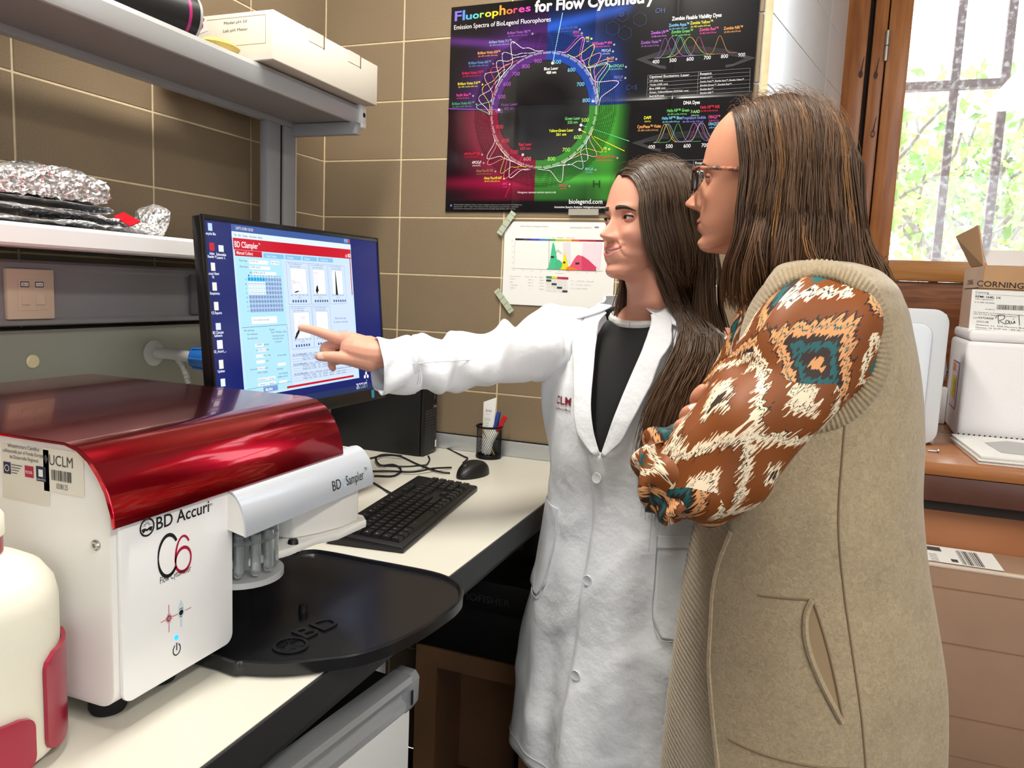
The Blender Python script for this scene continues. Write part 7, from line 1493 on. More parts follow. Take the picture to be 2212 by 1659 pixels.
# ---- black top with a pale ribbed collar
def topring(z, a, b, sh): return tring(YN+tf*sh, a, b, z)
TG = np.array([topring(z, a, b, sh) for (z, a, b, sh) in ((1.362, .078, .068, .004), (1.345, .110, .074, .003), (1.325, .145, .086, .002), (1.29, .165, .098, .003), (1.24, .172, .108, .008), (1.15, .163, .118, .014), (1.02, .145, .105, .003), (.90, .165, .122, 0), (.84, .170, .124, 0))])[:, ::3]
V, F = grid(TG, closev=True); top = obj('black_top', (V, F), mat('black_knit', (14, 14, 16), .85, sheen=.3, bump=(500, .2, .001)), py)
cring = [YN+tf*.004+trr*.072*math.sin(t)+tf*.066*math.cos(t)+np.array([0, 0, 1.372-.018*math.cos(t)]) for t in np.linspace(0, 2*PI, 61)]
obj('ribbed_collar', tube(cring, .0085, 10, False, flat=1.), mat('pale_grey_rib', (206, 206, 204), .8, bump=(300, .5, .002)), top)
# ---- lab coat
M_COAT = mat('white_cotton', (232, 235, 241), .75, sheen=.2, bump=(11, .55, .018))
def coatP(th, z, off=0.):
    """point on the coat; th = angle from the front towards her right"""
    th = np.asarray(th, float); z = np.asarray(z, float); a, b, sh = cpar(z); low = np.clip((1.15-z)/.6, 0, 1)
    fo = .011*low*np.sin(5*th+1.3+z*1.5)+.006*low*np.sin(9*th+z*4)+.0035*np.sin(7*th+11*z)*(1-low)+.003*np.sin(23*z+4*th)+low*.0045*np.sin(13*th+2.5*np.sin(5*z))+.0035*np.maximum(0, np.sin(3*th+31*z+2*np.sin(4*th)))**4*np.clip((1.2-z)/.3, 0, 1)
    dr = .010*np.exp(-((th-1.0-(1.25-z)*2.2)/.12)**2)*np.clip((z-.95)/.2, 0, 1)+.008*np.exp(-((th-.55-(1.22-z)*1.6)/.10)**2)*np.clip((z-.98)/.15, 0, 1)
    o = off+fo+dr
    P = YN[None, :] if th.ndim == 0 else YN
    s, c = np.sin(th), np.cos(th); S = np.sign(s)*np.abs(s)**.92; C_ = np.sign(c)*np.abs(c)**.92
    return YN+(sh[..., None] if np.ndim(sh) else sh)*tf+((a+o)*S)[..., None]*trr+((b+o)*C_)[..., None]*tf+np.stack([0*z, 0*z, z], -1)
ZV = 1.115
def gapw(z): return np.where(z > ZV, .006+(z-ZV)*.235, -.012)
zs = np.concatenate([np.linspace(1.385, 1.30, 16), np.linspace(1.295, .46, 84)]); nth = 150; CG = []
for z in zs:
    a, b, sh = cpar(z); w_ = float(gapw(np.array(z))); t0 = math.asin(max(min(w_/a, .95), -.9)); hem = 0
    tt = np.linspace(t0+.0, 2*PI-t0-.02 if w_ > 0 else 2*PI+.10, nth); lap = .006*np.clip((tt-(2*PI-.1))/.1, 0, 1) if w_ <= 0 else 0*tt
    zz = np.full(nth, z); zz = zz-.05*np.clip((.60-z)/.14, 0, 1)*np.cos(tt-.3)*-1*0; CG.append(coatP(tt, zz, lap))
V, F = grid(np.array(CG)); lc = obj('lab_coat', (V, F), M_COAT, py, angle=80); md = lc.modifiers.new('t', 'SOLIDIFY'); md.thickness = .0018; md.offset = 0
M_SEAM = mat('white_stitching', (206, 208, 214), .8)
def on_coat(name, pts, r, m=M_SEAM, off=.0022, n=60): Q = spline(np.array(pts), n); return obj(name, tube(coatP(Q[:, 0], Q[:, 1], off), r, 6), m, lc)
# front edge, placket stitching, hem
on_coat('front_seam', [(.09, 1.10), (.10, .9), (.10, .7), (.10, .47)], .0016, off=.001)
on_coat('placket_stitch', [(-.04, 1.06), (-.045, .9), (-.04, .7), (-.04, .47)], .0007)
on_coat('hem_stitch', [(t, .485) for t in np.linspace(-1.5, 2.2, 14)], .0008)
# lapels
def coat_patch(name, outline, off0, off1, m=M_COAT, th=.0022, sub=14, off=None):
    """quad patch on the coat from a 4-sided outline in (theta,z): rows of (inner, outer)"""
    G = []
    for (t0, z0, t1, z1) in outline: G.append([(t0+(t1-t0)*k/sub, z0+(z1-z0)*k/sub, off0+(off1-off0)*math.sin(PI*.5*k/sub)) for k in range(sub+1)])
    Q = np.array(G); Q = np.stack([np.stack([spline(Q[:, k, c], 30) if False else np.interp(np.linspace(0, len(G)-1, 40), range(len(G)), Q[:, k, c]) for c in range(3)], -1) for k in range(sub+1)], 1)
    P = coatP(Q[..., 0], Q[..., 1], Q[..., 2]); V, F = grid(P); o = obj(name, (V, F), m, lc, angle=60); o.modifiers.new('t', 'SOLIDIFY').thickness = th; return o
def ta(w_, z): a, b, sh = cpar(np.array(z)); return math.asin(max(min(w_/float(a), .97), -.97))
def lap(s):
    R_ = []
    for z, wi, wo, dz in ((1.375, .040, .076, .012), (1.345, .046, .088, .006), (1.325, .045, .092, .004), (1.300, .042, .080, .0), (1.26, .034, .074, -.004), (1.21, .024, .058, -.006), (1.16, .012, .038, -.008), (1.118, .001, .008, -.002)): R_.append((s*ta(wi, z), z, s*ta(wo, z), z+dz))
    return R_
coat_patch('lapel', lap(1), .004, .012); coat_patch('lapel', lap(-1), .004, .012)
def collar(s): return [(s*ta(.030, 1.382), 1.388, s*ta(.095, 1.36), 1.352), (s*ta(.075, 1.38), 1.392, s*ta(.118, 1.362), 1.36), (s*1.35, 1.405, s*1.3, 1.372), (s*2.2, 1.408, s*2.1, 1.37), (s*3.1, 1.41, s*3.1, 1.368)]
coat_patch('collar', collar(1), .006, .016); coat_patch('collar', collar(-1), .006, .016)
# buttons
for (t, z) in ((.035, 1.072), (.035, .878), (.03, .70)):
    c = coatP(np.array([t]), np.array([z]), .009)[0]; n = tf; M4 = Matrix.Translation(Vector(c)) @ Vector((0, 0, 1)).rotation_difference(Vector(n)).to_matrix().to_4x4()
    bt = obj('button', xf(lathe([(0, 0), (.0095, 0), (.0105, .0015), (.0095, .003), (.0075, .0022), (0, .002)], n=20), M4), mat('pearl_button', (222, 226, 232), .2, coat=.5), lc)
    obj('button_hole', tube(coatP(np.array([t-.015-.06*k for k in (0, .5, 1)]), np.array([z, z-.001, z-.002]), .0035), .0008, 6), mat('grey_stitch', (170, 172, 180), .8), lc)
# pockets
def pocket(t0, t1, z0, z1, cut):
    P_ = [(t0, z1, t1, z1), (t0, z1-.02, t1, z1-.02), (t0, (z0+z1)/2, t1, (z0+z1)/2), (t0, z0+.03, t1, z0+.03), (t0-cut*(t0-t1)*-.0+(t1-t0)*.16, z0, t1-(t1-t0)*.16, z0)]
    return coat_patch('pocket', P_, .0035, .0045, th=.0015)
pocket(-1.20, -.56, .80, .985, 1)
pocket(.62, 1.35, .80, .985, 1)
on_coat('pocket_stitch', [(-.56, .985), (-.56, .9), (-.56, .84), (-.64, .80), (-.84, .80)], .0008, off=.0055)
on_coat('pocket_hem', [(-.56, .965), (-.84, .965), (-1.20, .965)], .0008, off=.0060)
on_coat('pocket_stitch', [(.62, .985), (.62, .9), (.63, .84), (.70, .80), (.95, .80)], .0010, off=.0055)
# embroidered letters on the chest
def coat_text(s, t, z, wd, h, col):
    g = text(s, (0, 0, 0), EX, EZ, h, wd, bold=.02); V = np.array(g[0]); a, b, sh = cpar(np.array(z)); th = t-V[:, 0]/float(a)*1.15; obj('embroidery', (coatP(th, z+V[:, 2], .0032), g[1]), mat('maroon_thread', col, .7), lc, smooth=False)
coat_text('CLM', .64, 1.196, .040, .015, (122, 20, 34)); coat_text('Castilla-La Mancha', .64, 1.185, .044, .0042, (122, 20, 34))
# right sleeve with its turned-back cuff
CU = dpt(862, 792, 1.42)
def fold_y(ph, s):
    w_ = np.clip(s/.12, 0, 1)*np.clip((1-s)/.05, 0, 1)
    f = .0085*np.maximum(0, np.sin(1.0*ph+16*s+.5))**3+.0065*np.maximum(0, np.sin(1.0*ph+27*s+2.2))**4+.004*np.sin(2*ph+9*s)+.0035*np.sin(3*ph-21*s)
    f += .014*np.exp(-((s-.44)/.035)**2)*np.maximum(0, np.cos(ph-.2))**1.5+.012*np.exp(-((s-.62)/.06)**2)*np.maximum(0, np.cos(ph-.3))
    return f*w_-.003
slv = sleeve([SHO+np.array([.05, -.01, -.035]), dpt(1196, 738, 1.545), dpt(1120, 768, 1.505), dpt(1008, 782, 1.475), dpt(930, 788, 1.445), CU], [.078, .067, .056, .051, .048, .0455], 84, 130, fold_y)
so_ = obj('coat_sleeve', slv, M_COAT, lc, angle=80); so_.modifiers.new('t', 'SOLIDIFY').thickness = .0018
obj('sleeve_seam', tube(spline([dpt(888, 786, 1.372), dpt(940, 782, 1.391), dpt(1010, 778, 1.421), dpt(1075, 776, 1.446)], 30), .0009, 6), M_SEAM, lc)
cdir = CU-dpt(930, 788, 1.445); cdir /= np.linalg.norm(cdir)
def fold_c(ph, s): return .004*np.sin(3*ph+2)+.003*np.sin(5*ph+8*s)
cuff = sleeve([CU-cdir*.028, CU-cdir*.010, CU+cdir*.020, CU+cdir*.040], [.0495, .0515, .0500, .0500], 72, 24, fold_c)
cf = obj('turned_cuff', cuff, M_COAT, lc, angle=80); cf.modifiers.new('t', 'SOLIDIFY').thickness = .0028
inn = sleeve([CU-cdir*.02, CU+cdir*.015, CU+cdir*.041], [.0455, .0462, .0490], 60, 16, fold_c); ic = obj('cuff_lining', inn, M_COAT, lc, angle=80)
for k in (0, 1): cs_ = sleeve([CU-cdir*(.024-.004*k), CU-cdir*(.0235-.004*k)], [.0512, .0512], 60, 3, fold_c); V = np.array(cs_[0]).reshape(3, -1, 3)[1]; obj('cuff_stitch', tube(V, .0007, 5, False), M_SEAM, lc)
# left sleeve hanging at her side, hidden behind the other person
Lp = [YN-trr*.135+np.array([0, 0, 1.325]), YN-trr*.190-tf*.02+np.array([0, 0, 1.25]), YN-trr*.200-tf*.05+np.array([0, 0, 1.15]), YN-trr*.200-tf*.06+np.array([0, 0, 1.05]), YN-trr*.195-tf*.04+np.array([0, 0, .90]), YN-trr*.192-tf*.03+np.array([0, 0, .84])]
ls = obj('coat_sleeve', sleeve(Lp, [.080, .078, .068, .060, .050, .048], 60, 70, lambda ph, s: .004*np.sin(3*ph+18*s)), M_COAT, lc, angle=80); ls.modifiers.new('t', 'SOLIDIFY').thickness = .0018
# trousers and shoes
tro = []
for s in (-1, 1): tro.append(sleeve([YN+trr*s*.082+np.array([0, 0, .86]), YN+trr*s*.09+np.array([0, 0, .48]), YN+trr*s*.095-tf*.01+np.array([0, 0, .07])], [.10, .075, .06], 40, 30, lambda ph, q: .003*np.sin(3*ph+14*q)))
for g in tro: obj('trouser_leg', g, mat('black_trousers', (12, 12, 14), .8), py)
for s in (-1, 1):
    c = YN+trr*s*.098+tf*.04; G = []
    for i in range(13):
        t = i/12; L_ = -.10+.26*t; wd = .040*math.sin(PI*min(max(.08+.86*t, 0), 1))**.45; hh = .062*(1-t)**.8+.03; G.append([c+tf*L_+trr*wd*math.cos(a)+np.array([0, 0, .001+max(0, math.sin(a))*hh]) for a in np.linspace(0, 2*PI, 25)[:-1]])
    V, F = grid(np.array(G), closev=True); F = F+[list(range(24))[::-1], [12*24+j for j in range(24)]]; obj('shoe', (V, F), mat('black_shoe', (18, 18, 20), .5), py)
# ------------------------------------------------------------------ the person in the cardigan
OH = np.array([1.2855, -.7313, 1.5917]); OSC = .96; OR_ = headR(math.radians(-185.5), .02, .06)
of = Face(lower=1.0, ln=.93, lipa=.6, smile=.006, open=.0042, eyeu=.0040, eyel=.0026, mouthw=.0265, zm=-.0735, cheek=.004, nose=1.04, jaw=1.0)
TO = math.radians(-165); of_ = np.array([math.cos(TO), math.sin(TO), 0]); orr = np.array([math.sin(TO), -math.cos(TO), 0])
ON = np.array([1.365, -.745, 0])
pz = person('person with glasses and crossed arms in a beige sleeveless cardigan', (1.37, -.745, 0))
def oT(P): return OH+(np.asarray(P)*OSC)@OR_.T
rows, phi2 = of.rows(); G0 = oT(rows.reshape(-1, 3)).reshape(rows.shape)
def oring(c, a, b, z, ph=phi2): return np.array([c+orr*a*math.sin(p_)+of_*b*math.cos(p_)+np.array([0, 0, z]) for p_ in ph])
tr = [oring(ON+of_*sh, a, b, z) for (z, a, b, sh) in ((1.425, .062, .058, .030), (1.405, .09, .068, .018), (1.385, .13, .08, .008), (1.36, .160, .092, 0), (1.29, .172, .108, .0), (1.19, .160, .115, .002), (1.06, .138, .095, -.012), (.95, .152, .104, -.014), (.85, .160, .105, -.014), (.76, .15, .095, -.01), (.72, .08, .06, 0))]
G = np.concatenate([G0, np.array(tr)]); Vb, Fb = grid(G, closev=True); nc = len(phi2); nr = len(G); Fb = Fb+[list(range(nc))[::-1], [(nr-1)*nc+j for j in range(nc)]]
LS = np.array([1.372, -.895, 1.362]); LE = dpt(1490, 1060, 1.005); LWr = dpt(1446, 965, 1.09); RS = ON+orr*.155+np.array([0, 0, 1.365]); RE = dpt(1500, 1050, 1.26); RWr = dpt(1540, 950, 1.12)
larm = capsule([LS, (LS+LE)/2, LE], [.047, .042, .036], 14); lfor = capsule([LE, LE*.5+LWr*.5, LWr, dpt(1500, 940, 1.15)], [.036, .033, .024, .022], 14)
lhand = [capsule([dpt(1500, 940, 1.15), dpt(1540, 930, 1.19)], [.024, .026], 12)]+[capsule([dpt(1545, 940-k*12, 1.20), dpt(1575, 936-k*12, 1.23), dpt(1595, 934-k*12, 1.245)], [.0105, .0095, .0075], 10) for k in range(4)]+[capsule([dpt(1520, 915, 1.17), dpt(1548, 896, 1.18), dpt(1565, 888, 1.19)], [.013, .0105, .008], 10)]
rarm = capsule([RS, (RS+RE)/2, RE], [.047, .042, .036], 14); rfor = capsule([RE, RE*.5+RWr*.5, RWr], [.036, .032, .024], 14)
rf = []
for (u0, v0, u1, v1, u2, v2, d) in ((1508, 878, 1506, 858, 1517, 842, 1.028), (1484, 912, 1486, 892, 1506, 882, 1.004), (1472, 936, 1472, 920, 1492, 912, 1.000), (1466, 958, 1462, 946, 1476, 938, 1.000)):
    rf.append(capsule([dpt(u0+22, v0-8, d+.085), dpt(u0, v0-6, d+.045), dpt(u1, v1, d+.010), dpt(u2, v2, d)], [.0105, .0100, .0096, .0082], 12))
rpalm = [capsule([RWr, dpt(1530, 925, 1.105), dpt(1522, 900, 1.095)], [.024, .026, .024], 14), capsule([dpt(1540, 915, 1.10), dpt(1552, 885, 1.10), dpt(1560, 862, 1.10)], [.014, .0115, .009], 10)]
legs = [remesh([capsule([ON+orr*s*.085+np.array([0, 0, .82]), ON+orr*s*.09+np.array([0, 0, .48]), ON+orr*s*.095-of_*.01+np.array([0, 0, .09])], [.09, .06, .042], 16), capsule([ON+orr*s*.095-of_*.02+np.array([0, 0, .035]), ON+orr*s*.10+of_*.16+np.array([0, 0, .025])], [.036, .026], 12)], .008, 3) for s in (-1, 1)]
armsL = remesh([larm, lfor]+lhand, .0030, 3); armsR = remesh([rarm, rfor]+rpalm+rf, .0019, 3)
Vu, Fu = union((Vb, Fb), [armsL, armsR]+legs)
loc = ((Vu-OH)@OR_)/OSC; near = np.linalg.norm(loc-np.array([0, 0, -.02]), axis=1) < .16
SK2 = (206, 146, 118); colO = np.tile(np.array(lin(SK2)[:3]), (len(Vu), 1)); colO[near] = face_color(loc[near], of.p, SK2, (178, 104, 92))
bodyO = obj('body', (Vu, Fu, None, None, colO), M_SKIN, pz, angle=80)
for (u, v, d, u2, v2) in ((1497, 884, .9935, 1506, 882), (1484, 914, .9895, 1492, 912), (1469, 940, .9895, 1476, 938)): obj('finger_nail', nail(dpt(u, v-4, d+.001), dpt(u2, v2, 1.)-dpt(u2-14, v2+6, 1.), -FW+UP*.5-RT*.3, .0052, .010), M_NAIL, bodyO)
tg = []
for k in range(10):
    x0 = -.0215+k*.0043; x1 = x0+.0040; zc = lambda x: of.p['zm']+of.p['smile']*(x/of.p['mouthw'])**2*.9; q = []
    for x in (x0, x1): yb = float(of.base(np.array([x]), np.array([zc(x)]))[0])-.0030-abs(x)*.05; q += [(x, yb, zc(x)+.0050), (x, yb+.0008, zc(x)-.0016)]
    tg.append((np.array([q[0], q[2], q[3], q[1]]), [(0, 1, 2, 3)]))
g = join(*tg); obj('teeth', (oT(g[0]), g[1]), mat('tooth_enamel', (240, 236, 226), .2, coat=.5), bodyO, smooth=False)
eyes(bodyO, OH, OR_, OSC, 'dark', (.0, 1, -.18))
for s in (-1, 1):
    obj('eyebrow', surf_strip(of, OH, OR_, OSC, [(s*.013, .0165), (s*.024, .0205), (s*.036, .0215), (s*.048, .0165)], .0010, ws=[.0018, .0022, .0018, .0006]), mat('brown_brow', (66, 46, 36), .7), bodyO)
    P = [(s*(Face.EX_+dx), Face.EYC+math.sqrt(max(.0134**2-dx*dx-(of.p['eyeu']*(1-(dx/.013)**2))**2, 0))+.0006, of.p['eyeu']*max(1-(dx/.013)**2, 0)+.0002+.06*dx) for dx in np.linspace(-.0125, .0128, 14)]
    obj('eyelashes', tube(oT(P), np.linspace(.0005, .0014, 14), 5), M_LASH, bodyO)
# ---- hair: shoulder-length bob
def o_hair(side, p, lay, r1, r2, r3):
    y0 = .068-.150*p; AX, AY, AZ = .079+lay*.013, .128, .108+lay*.011; cz = .008; y1 = .010-.143*p+r1*.006; C = []
    for psi in (.08, .42, .82, 1.22, 1.55):
        t = min(psi/1.5, 1); yy = y0*(1-t)+y1*t-.018*math.sin(PI*t)*p; k = math.sqrt(max(1-(max(yy+.015, -.125)/AY)**2, .10)); C.append((side*(.002+AX*math.sin(psi)*(k*.72+.28)), yy, cz+AZ*math.cos(psi)*k))
    x, yy, z = C[-1]; fl = .028*p**1.5
    C += [(x*1.06+r2*.004*side, yy+.002*(1-p)-fl*.35, z-.050), (x*1.12+r2*.006, yy+.006*(1-p)-fl*.8, z-.100), (x*1.10+r2*.008, yy+.008*(1-p)-fl*1.1+r1*.005, z-.145+.012*p), (x*.98+r2*.010, yy+.004*(1-p)-fl*1.2+r1*.007, z-.180+.030*p+.008*r3), (x*.88+r2*.011, yy-.004*(1-p)-fl*1.15+r1*.008, z-.202+.040*p+.010*r3)]
    return C
build_hair(o_hair, oT, pz, 6000, 9, (66, 48, 38), (124, 92, 66), .00084, 22, .68, 200, (130, 92, 60), ((150, 106, 64), .11))
# ---- glasses
gl = thing('eyeglasses', 'tortoiseshell eyeglasses worn by the person in the cardigan', 'glasses', tuple(oT([0, .10, 0])))
def tortoise():
    m = mat('tortoiseshell', (60, 34, 28), .2, coat=.6); nt = m.node_tree; L = nt.links.new; tc = nt.nodes.new('ShaderNodeTexCoord'); n = nt.nodes.new('ShaderNodeTexNoise'); n.inputs['Scale'].default_value = 110; n.inputs['Detail'].default_value = 2; L(tc.outputs['Object'], n.inputs['Vector'])
    cr = nt.nodes.new('ShaderNodeValToRGB'); cr.color_ramp.elements[0].position = .44; cr.color_ramp.elements[0].color = lin((40, 20, 18)); cr.color_ramp.elements[1].position = .6; cr.color_ramp.elements[1].color = lin((196, 116, 84)); L(n.outputs[0], cr.inputs[0]); L(cr.outputs[0], nt.nodes['Principled BSDF'].inputs['Base Color']); return m
M_TORT = tortoise(); M_RIM = mat('dark_rim', (34, 20, 20), .2, coat=.6); M_LENS = mat('clear_lens', (245, 248, 250), .02, trans=1., ior=1.02, spec=.3)
fw_, fh_, yg = .0265, .0205, .1075
for s in (-1, 1):
    q = rrect(-fw_, fw_, -fh_, fh_*.92, .010, 5); P = [(s*.0335+x, yg-.10*abs(x+s*0)*0-((s*.0335+x)/.06)**2*.010, z-.003) for x, z in q]; P.append(P[0])
    rim = obj('rim', tube(oT(P), .0025, 8, False), M_RIM, gl)
    obj('lens', (oT(P[:-1]), [tuple(range(len(P)-1))]), M_LENS, gl, smooth=False)
    hp_ = (s*.0605, yg-.0105, .0125); Pt = [hp_, (s*.0685, yg-.018, .0128), (s*.0715, .06, .0120), (s*.0735, .02, .0095), (s*.0745, -.01, .006), (s*.0745, -.03, -.012), (s*.0735, -.04, -.028)]
    obj('temple_arm', tube(oT(spline(Pt, 30)), .0031, 8), M_TORT, gl)
obj('bridge', tube(oT(spline([(-.0075, yg, .006), (0, yg+.0045, .0085), (.0075, yg, .006)], 10)), .0022, 8), M_TORT, gl)
# ---- patterned blouse sleeve
def ikat():
    m = bpy.data.materials.new('ikat_print'); m.use_nodes = True; nt = m.node_tree; L = nt.links.new; b = nt.nodes['Principled BSDF']; b.inputs['Roughness'].default_value = .6; b.inputs['Sheen Weight'].default_value = .0
    N = lambda t: nt.nodes.new(t)
    uv = N('ShaderNodeUVMap'); uv.uv_map = 'UVMap'; mp = N('ShaderNodeMapping'); mp.inputs['Scale'].default_value = (3.6, 6.6, 1); mp.inputs['Rotation'].default_value = (0, 0, .12); L(uv.outputs[0], mp.inputs[0])
    def noise(sc, vec_scale, det=2., seed=0.):
        m2 = N('ShaderNodeMapping'); m2.inputs['Scale'].default_value = vec_scale; m2.inputs['Location'].default_value = (seed, seed*.7, 0); L(mp.outputs[0], m2.inputs[0]); n = N('ShaderNodeTexNoise'); n.inputs['Scale'].default_value = sc; n.inputs['Detail'].default_value = det; L(m2.outputs[0], n.inputs[0]); return n
    jag = noise(3.4, (9., 1.0, 1), 3.); hf = noise(9., (6., .9, 1), 1., 11.); low = noise(.9, (1, 1, 1), 1., 3.); fine = noise(6., (5., 1.0, 1), 1., 7.)
    sp = N('ShaderNodeSeparateXYZ'); L(mp.outputs[0], sp.inputs[0])
    def mth(op, a, b_=None, c=None):
        n = N('ShaderNodeMath'); n.operation = op
        for i, v in enumerate((a, b_, c)):
            if v is None: continue
            if isinstance(v, (int, float)): n.inputs[i].default_value = v
            else: L(v, n.inputs[i])
        return n.outputs[0]
    def tri(x, o): return mth('MULTIPLY', mth('ABSOLUTE', mth('SUBTRACT', mth('FRACT', mth('ADD', x, o)), .5)), 2.)
    def ramp(v, st):
        cr = N('ShaderNodeValToRGB'); cr.color_ramp.interpolation = 'CONSTANT'; L(v, cr.inputs[0]); el = cr.color_ramp.elements; el[0].position = 0; el[0].color = lin(st[0][1]); el[1].position = st[1][0]; el[1].color = lin(st[1][1])
        for p_, c in st[2:]: e = el.new(p_); e.color = lin(c)
        return cr.outputs[0]
    BR, CRm, DK, SA, TE = (124, 62, 4), (240, 222, 192), (46, 24, 16), (226, 158, 100), (20, 92, 96)
    d = mth('MULTIPLY', mth('ADD', tri(sp.outputs[0], .15), tri(sp.outputs[1], .62)), .5)
    d = mth('MULTIPLY_ADD', mth('SUBTRACT', jag.outputs[0], .5), .30, d); d = mth('MULTIPLY_ADD', mth('SUBTRACT', hf.outputs[0], .5), .26, d); d = mth('MULTIPLY_ADD', mth('SUBTRACT', low.outputs[0], .5), .10, d)
    A = ramp(d, [(0, DK), (.07, CRm), (.13, DK), (.15, BR), (.40, CRm), (.47, DK), (.485, CRm), (.53, DK), (.55, BR), (.80, CRm), (.86, DK), (.88, CRm)])
    d2 = mth('MULTIPLY', mth('ADD', tri(sp.outputs[0], .55), tri(mth('MULTIPLY', sp.outputs[1], 1.3), .1)), .5); d2 = mth('MULTIPLY_ADD', mth('SUBTRACT', jag.outputs[0], .5), .30, d2); d2 = mth('MULTIPLY_ADD', mth('SUBTRACT', fine.outputs[0], .5), .16, d2)
    B_ = ramp(d2, [(0, SA), (.06, DK), (.17, TE), (.26, DK), (.33, SA), (.40, TE), (.42, SA), (.47, DK), (.50, BR), (.68, CRm), (.74, DK), (.76, CRm), (.80, BR), (.9, TE)])
    # motif zones along the sleeve: zigzag at shoulder and elbow, lattice between
    su = N('ShaderNodeSeparateXYZ'); L(uv.outputs[0], su.inputs[0]); zz_ = mth('MULTIPLY_ADD', mth('SUBTRACT', low.outputs[0], .5), .05, su.outputs[1]); zz_ = mth('MULTIPLY_ADD', tri(sp.outputs[0], .3), .035, zz_)
    zone = mth('ADD', mth('LESS_THAN', zz_, .150), mth('GREATER_THAN', zz_, .330))
    mx2 = N('ShaderNodeMix'); mx2.data_type = 'RGBA'; L(zone, mx2.inputs[0]); L(A, mx2.inputs[6]); L(B_, mx2.inputs[7])
    L(mx2.outputs[2], b.inputs['Base Color']); return m
M_IKAT = ikat()
def fold_o(ph, s): return (.006*np.maximum(0, np.sin(ph*1.+13*s+1))**3+.004*np.sin(2*ph+6*s)+.003*np.sin(3*ph-17*s)+.003*np.sin(5*ph+9*s))*np.clip(s/.1, 0, 1)
bs1 = sleeve([LS+np.array([.03, .05, .02]), LS+np.array([0, 0, -.005]), LS*.62+LE*.38+np.array([.012, 0, 0]), LS*.3+LE*.7+np.array([.006, -.008, .006]), LE+np.array([.004, -.004, .002]), LE+(LE-LS)*.10], [.070, .084, .076, .070, .058, .026], 90, 110, fold_o)
bl = obj('blouse_sleeve', bs1, M_IKAT, pz, angle=80)
bs2 = sleeve([LE+np.array([.012, -.004, -.020]), LE+np.array([-.012, .006, .010]), dpt(1446, 1025, 1.035), dpt(1440, 988, 1.07), dpt(1450, 958, 1.10)], [.050, .054, .045, .038, .031], 80, 70, lambda ph, s: .005*np.sin(3*ph+20*s)+.004*np.sin(2*ph-31*s))
bs2 = (bs2[0], bs2[1], None, np.asarray(bs2[3])+np.array([.3, .55])); obj('blouse_forearm', bs2, M_IKAT, bl, angle=80)
rsl = sleeve([RS, RS*.5+RE*.5, RE, RE*.5+RWr*.5, RWr], [.075, .07, .055, .048, .038], 60, 60, lambda ph, s: .004*np.sin(3*ph+16*s)); obj('blouse_sleeve', rsl, M_IKAT, pz, angle=80)
BG = np.array([oring(ON+of_*sh, a, b, z, phi2[::3]) for (z, a, b, sh) in ((1.418, .078, .070, .022), (1.395, .115, .080, .012), (1.37, .150, .094, .004), (1.30, .178, .114, 0), (1.19, .165, .122, .002), (1.06, .145, .102, -.012), (.95, .160, .112, -.014), (.88, .165, .114, -.014))]); V, F = grid(BG, closev=True)
uvb = np.array([(j/(BG.shape[1])*1.0, i*.11) for i in range(BG.shape[0]) for j in range(BG.shape[1])]); obj('blouse_body', (V, F, None, uvb), M_IKAT, bl)
# ---- cardigan
def knit_mat(name, c, rib=None):
    m = mat(name, c, .9, sheen=.35); nt = m.node_tree; L = nt.links.new; b = nt.nodes['Principled BSDF']; tc = nt.nodes.new('ShaderNodeTexCoord'); n = nt.nodes.new('ShaderNodeTexNoise'); n.inputs['Scale'].default_value = 170; n.inputs['Detail'].default_value = 4; n.inputs['Distortion'].default_value = 1.2; L(tc.outputs['Object'], n.inputs['Vector'])
    n2 = nt.nodes.new('ShaderNodeTexNoise'); n2.inputs['Scale'].default_value = 22; n2.inputs['Detail'].default_value = 3; L(tc.outputs['Object'], n2.inputs['Vector'])
    ad = nt.nodes.new('ShaderNodeMath'); ad.operation = 'MULTIPLY_ADD'; ad.inputs[1].default_value = .35; L(n2.outputs[0], ad.inputs[0]); L(n.outputs[0], ad.inputs[2])
    mr = nt.nodes.new('ShaderNodeMapRange'); mr.inputs[1].default_value = .4; mr.inputs[2].default_value = .95; mr.inputs[3].default_value = .74; mr.inputs[4].default_value = 1.2; L(ad.outputs[0], mr.inputs[0])
    mx = nt.nodes.new('ShaderNodeMix'); mx.data_type = 'RGBA'; mx.blend_type = 'MULTIPLY'; mx.inputs[0].default_value = 1; mx.inputs[6].default_value = lin(c); L(mr.outputs[0], mx.inputs[7]); L(mx.outputs[2], b.inputs['Base Color'])
    bp = nt.nodes.new('ShaderNodeBump'); bp.inputs['Strength'].default_value = .5; bp.inputs['Distance'].default_value = .002; L(n.outputs[0], bp.inputs['Height']); L(bp.outputs[0], b.inputs['Normal']); return m
M_KNIT = knit_mat('beige_felted_knit', (164, 146, 118)); M_RIB = knit_mat('beige_rib_knit', (156, 138, 110)); M_LINE = mat('dark_knit_seam', (132, 112, 88), .95)  # seam lines are darker than the knit
